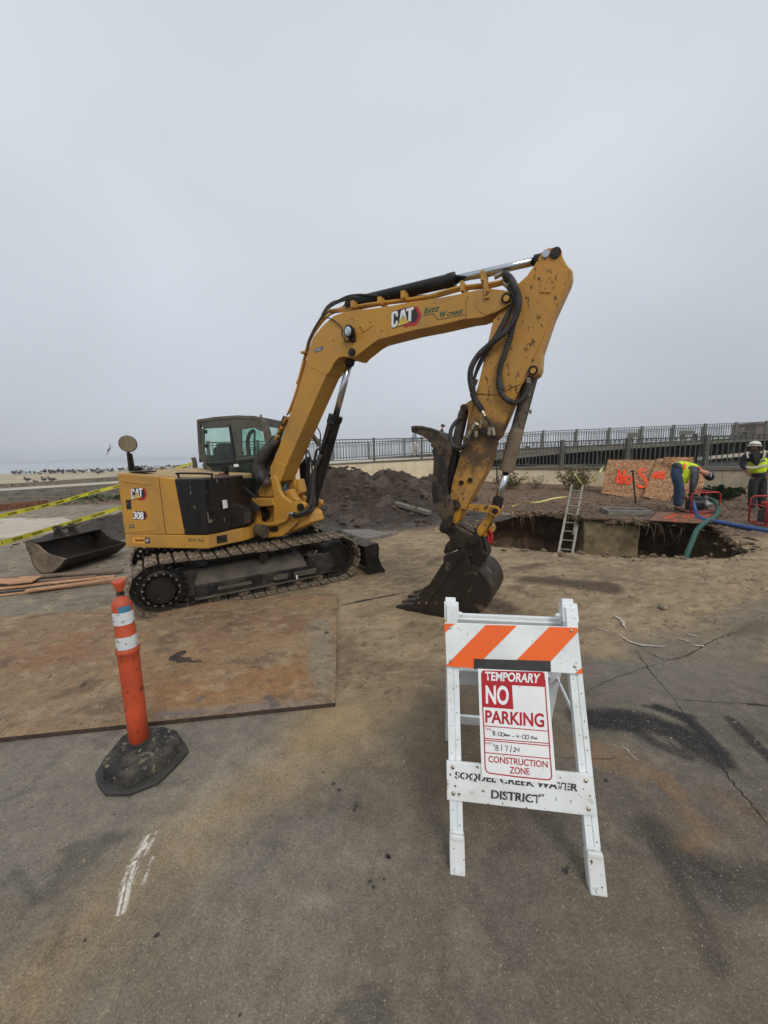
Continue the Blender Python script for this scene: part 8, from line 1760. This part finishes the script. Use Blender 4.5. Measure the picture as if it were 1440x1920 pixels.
bm = B(); lathe(bm, J['neck'] - Z * .04, Z, [(0, .075), (.05, .08), (.10, .112), (.17, .116), (.20, .112)], n=18); obj('neck_gaiter', bm, M['blackcloth'], T2, smooth=True)
vst = [c for c in T2.children if c.name.startswith('safety_vest')][-1]
stripe(vst, [w5(1110, 440, -.17), w5(1200, 455, -.2), w5(1290, 440, -.2), w5(1420, 420, -.18), w5(1470, 400, -.1)], .05, M['silver'])
stripe(vst, [w5(1135, 215, -.10), w5(1130, 260, -.17), w5(1140, 310, -.19)], .05, M['silver']); stripe(vst, [w5(1385, 190, -.08), w5(1390, 250, -.16), w5(1370, 300, -.19)], .05, M['silver'])
bm = B(); A_ = [w5(1195, 205, -.185), w5(1330, 205, -.185), w5(1250, 350, -.2)]; prism_pts(bm, A_, [p + Vector((0, .03, 0)) for p in A_]); obj('vest_opening', bm, M['blackcloth'], vst)
bm = B(); A_ = [w5(1340, 335, -.197), w5(1398, 330, -.197), w5(1398, 365, -.197), w5(1342, 370, -.197)]; prism_pts(bm, A_, [p + Vector((0, .01, 0)) for p in A_]); obj('vest_patch', bm, M['greyv'], vst)
# --- two walkers behind the railing
def walker(lb, x, yt, yf, Yd, hat, shirt, trous, dirx):
    K2 = lambda y, dx=0, dy=0: PY(x, yf + (yt - yf) * y, Yd + dy) + Vector((dx, 0, 0)); s = dirx
    J = dict(pelvis=K2(.52), waist=K2(.60), chest=K2(.74, .02 * s), neck=K2(.85, .03 * s), head=K2(.925, .06 * s), top=K2(.985, .05 * s), shoulderL=K2(.80, 0, .18), elbowL=K2(.63, .06 * s, .22), wristL=K2(.50, .16 * s, .2), shoulderR=K2(.80, 0, -.18), elbowR=K2(.63, -.05 * s, -.22), wristR=K2(.50, -.02 * s, -.22),
             hipL=K2(.5, 0, .09), kneeL=K2(.28, .10 * s, .09), ankleL=K2(.05, .12 * s, .09), toeL=K2(.02, .30 * s, .09), hipR=K2(.5, 0, -.09), kneeR=K2(.28, -.02 * s, -.09), ankleR=K2(.05, -.16 * s, -.09), toeR=K2(.02, -.0 * s, -.09)); J['face'] = Vector((s, -.1, -.25))
    T_, f_, u_, s_ = person(lb, J, shirt, trous)
    if hat:
        bm = B(); ud = Z; lathe(bm, J['head'] + Z * .0, Z, [(0, .115), (.05, .115), (.10, .08), (.12, .01)], n=16); box(bm, J['head'] + Vector((.15 * s, 0, .01)), (1, 0, -.1), (0, 1, 0), Z, .06, .06, .008); obj('cap', bm, M['blackcloth'], T_, smooth=True)
    return T_
walker('person in a black cap and dark shirt walking behind the railing beside the thumb', 828, 795, 853, 21.6, True, M['blackcloth'], M['palecloth'], 1)
walker('person in pale trousers behind the railing, head hidden by the steel thumb', 777, 800, 857, 21.3, False, mat('pale_blue_shirt', S(150, 160, 172), .85), M['palecloth'], 1)

# ================================================================== one mesh per piece
def split_pieces(o):
    bm = bmesh.new(); bm.from_mesh(o.data); seen = set(); comps = []
    bm.verts.ensure_lookup_table()
    for v in bm.verts:
        if v.index in seen: continue
        st = [v]; comp = []; seen.add(v.index)
        while st:
            a = st.pop(); comp.append(a.index)
            for e in a.link_edges:
                b_ = e.other_vert(a)
                if b_.index not in seen: seen.add(b_.index); st.append(b_)
        comps.append(set(comp))
    if len(comps) < 2: bm.free(); return
    for ci, comp in enumerate(comps):
        b2 = bm.copy(); bmesh.ops.delete(b2, geom=[v for v in b2.verts if v.index not in comp], context='VERTS')
        if ci == 0: tgt = o
        else:
            tgt = o.copy(); COL.objects.link(tgt)
        me = bpy.data.meshes.new(o.name.split('.')[0]); b2.to_mesh(me); b2.free()
        for m_ in o.data.materials if ci else list(o.data.materials): me.materials.append(m_)
        if ci == 0: keepm = o.data
        tgt.data = me
    bm.free()
SPLIT = ('blade_end_plate', 'pipe_clamp', 'beam_recess', 'hub_bolt', 'board_bolt', 'leg_hole', 'boom_bolt', 'stick_bolt', 'cutter_bolt', 'valve_fitting', 'hose_fitting', 'weld_seam', 'hose_clamp', 'pipe_block', 'window_hinge', 'cylinder_port', 'stencil_bridge', 'swing_post', 'coupler_bar', 'printed_word' if False else 'coupler_bar')
for o in list(bpy.data.objects):
    if o.type == 'MESH' and o.name.split('.')[0] in SPLIT: split_pieces(o)
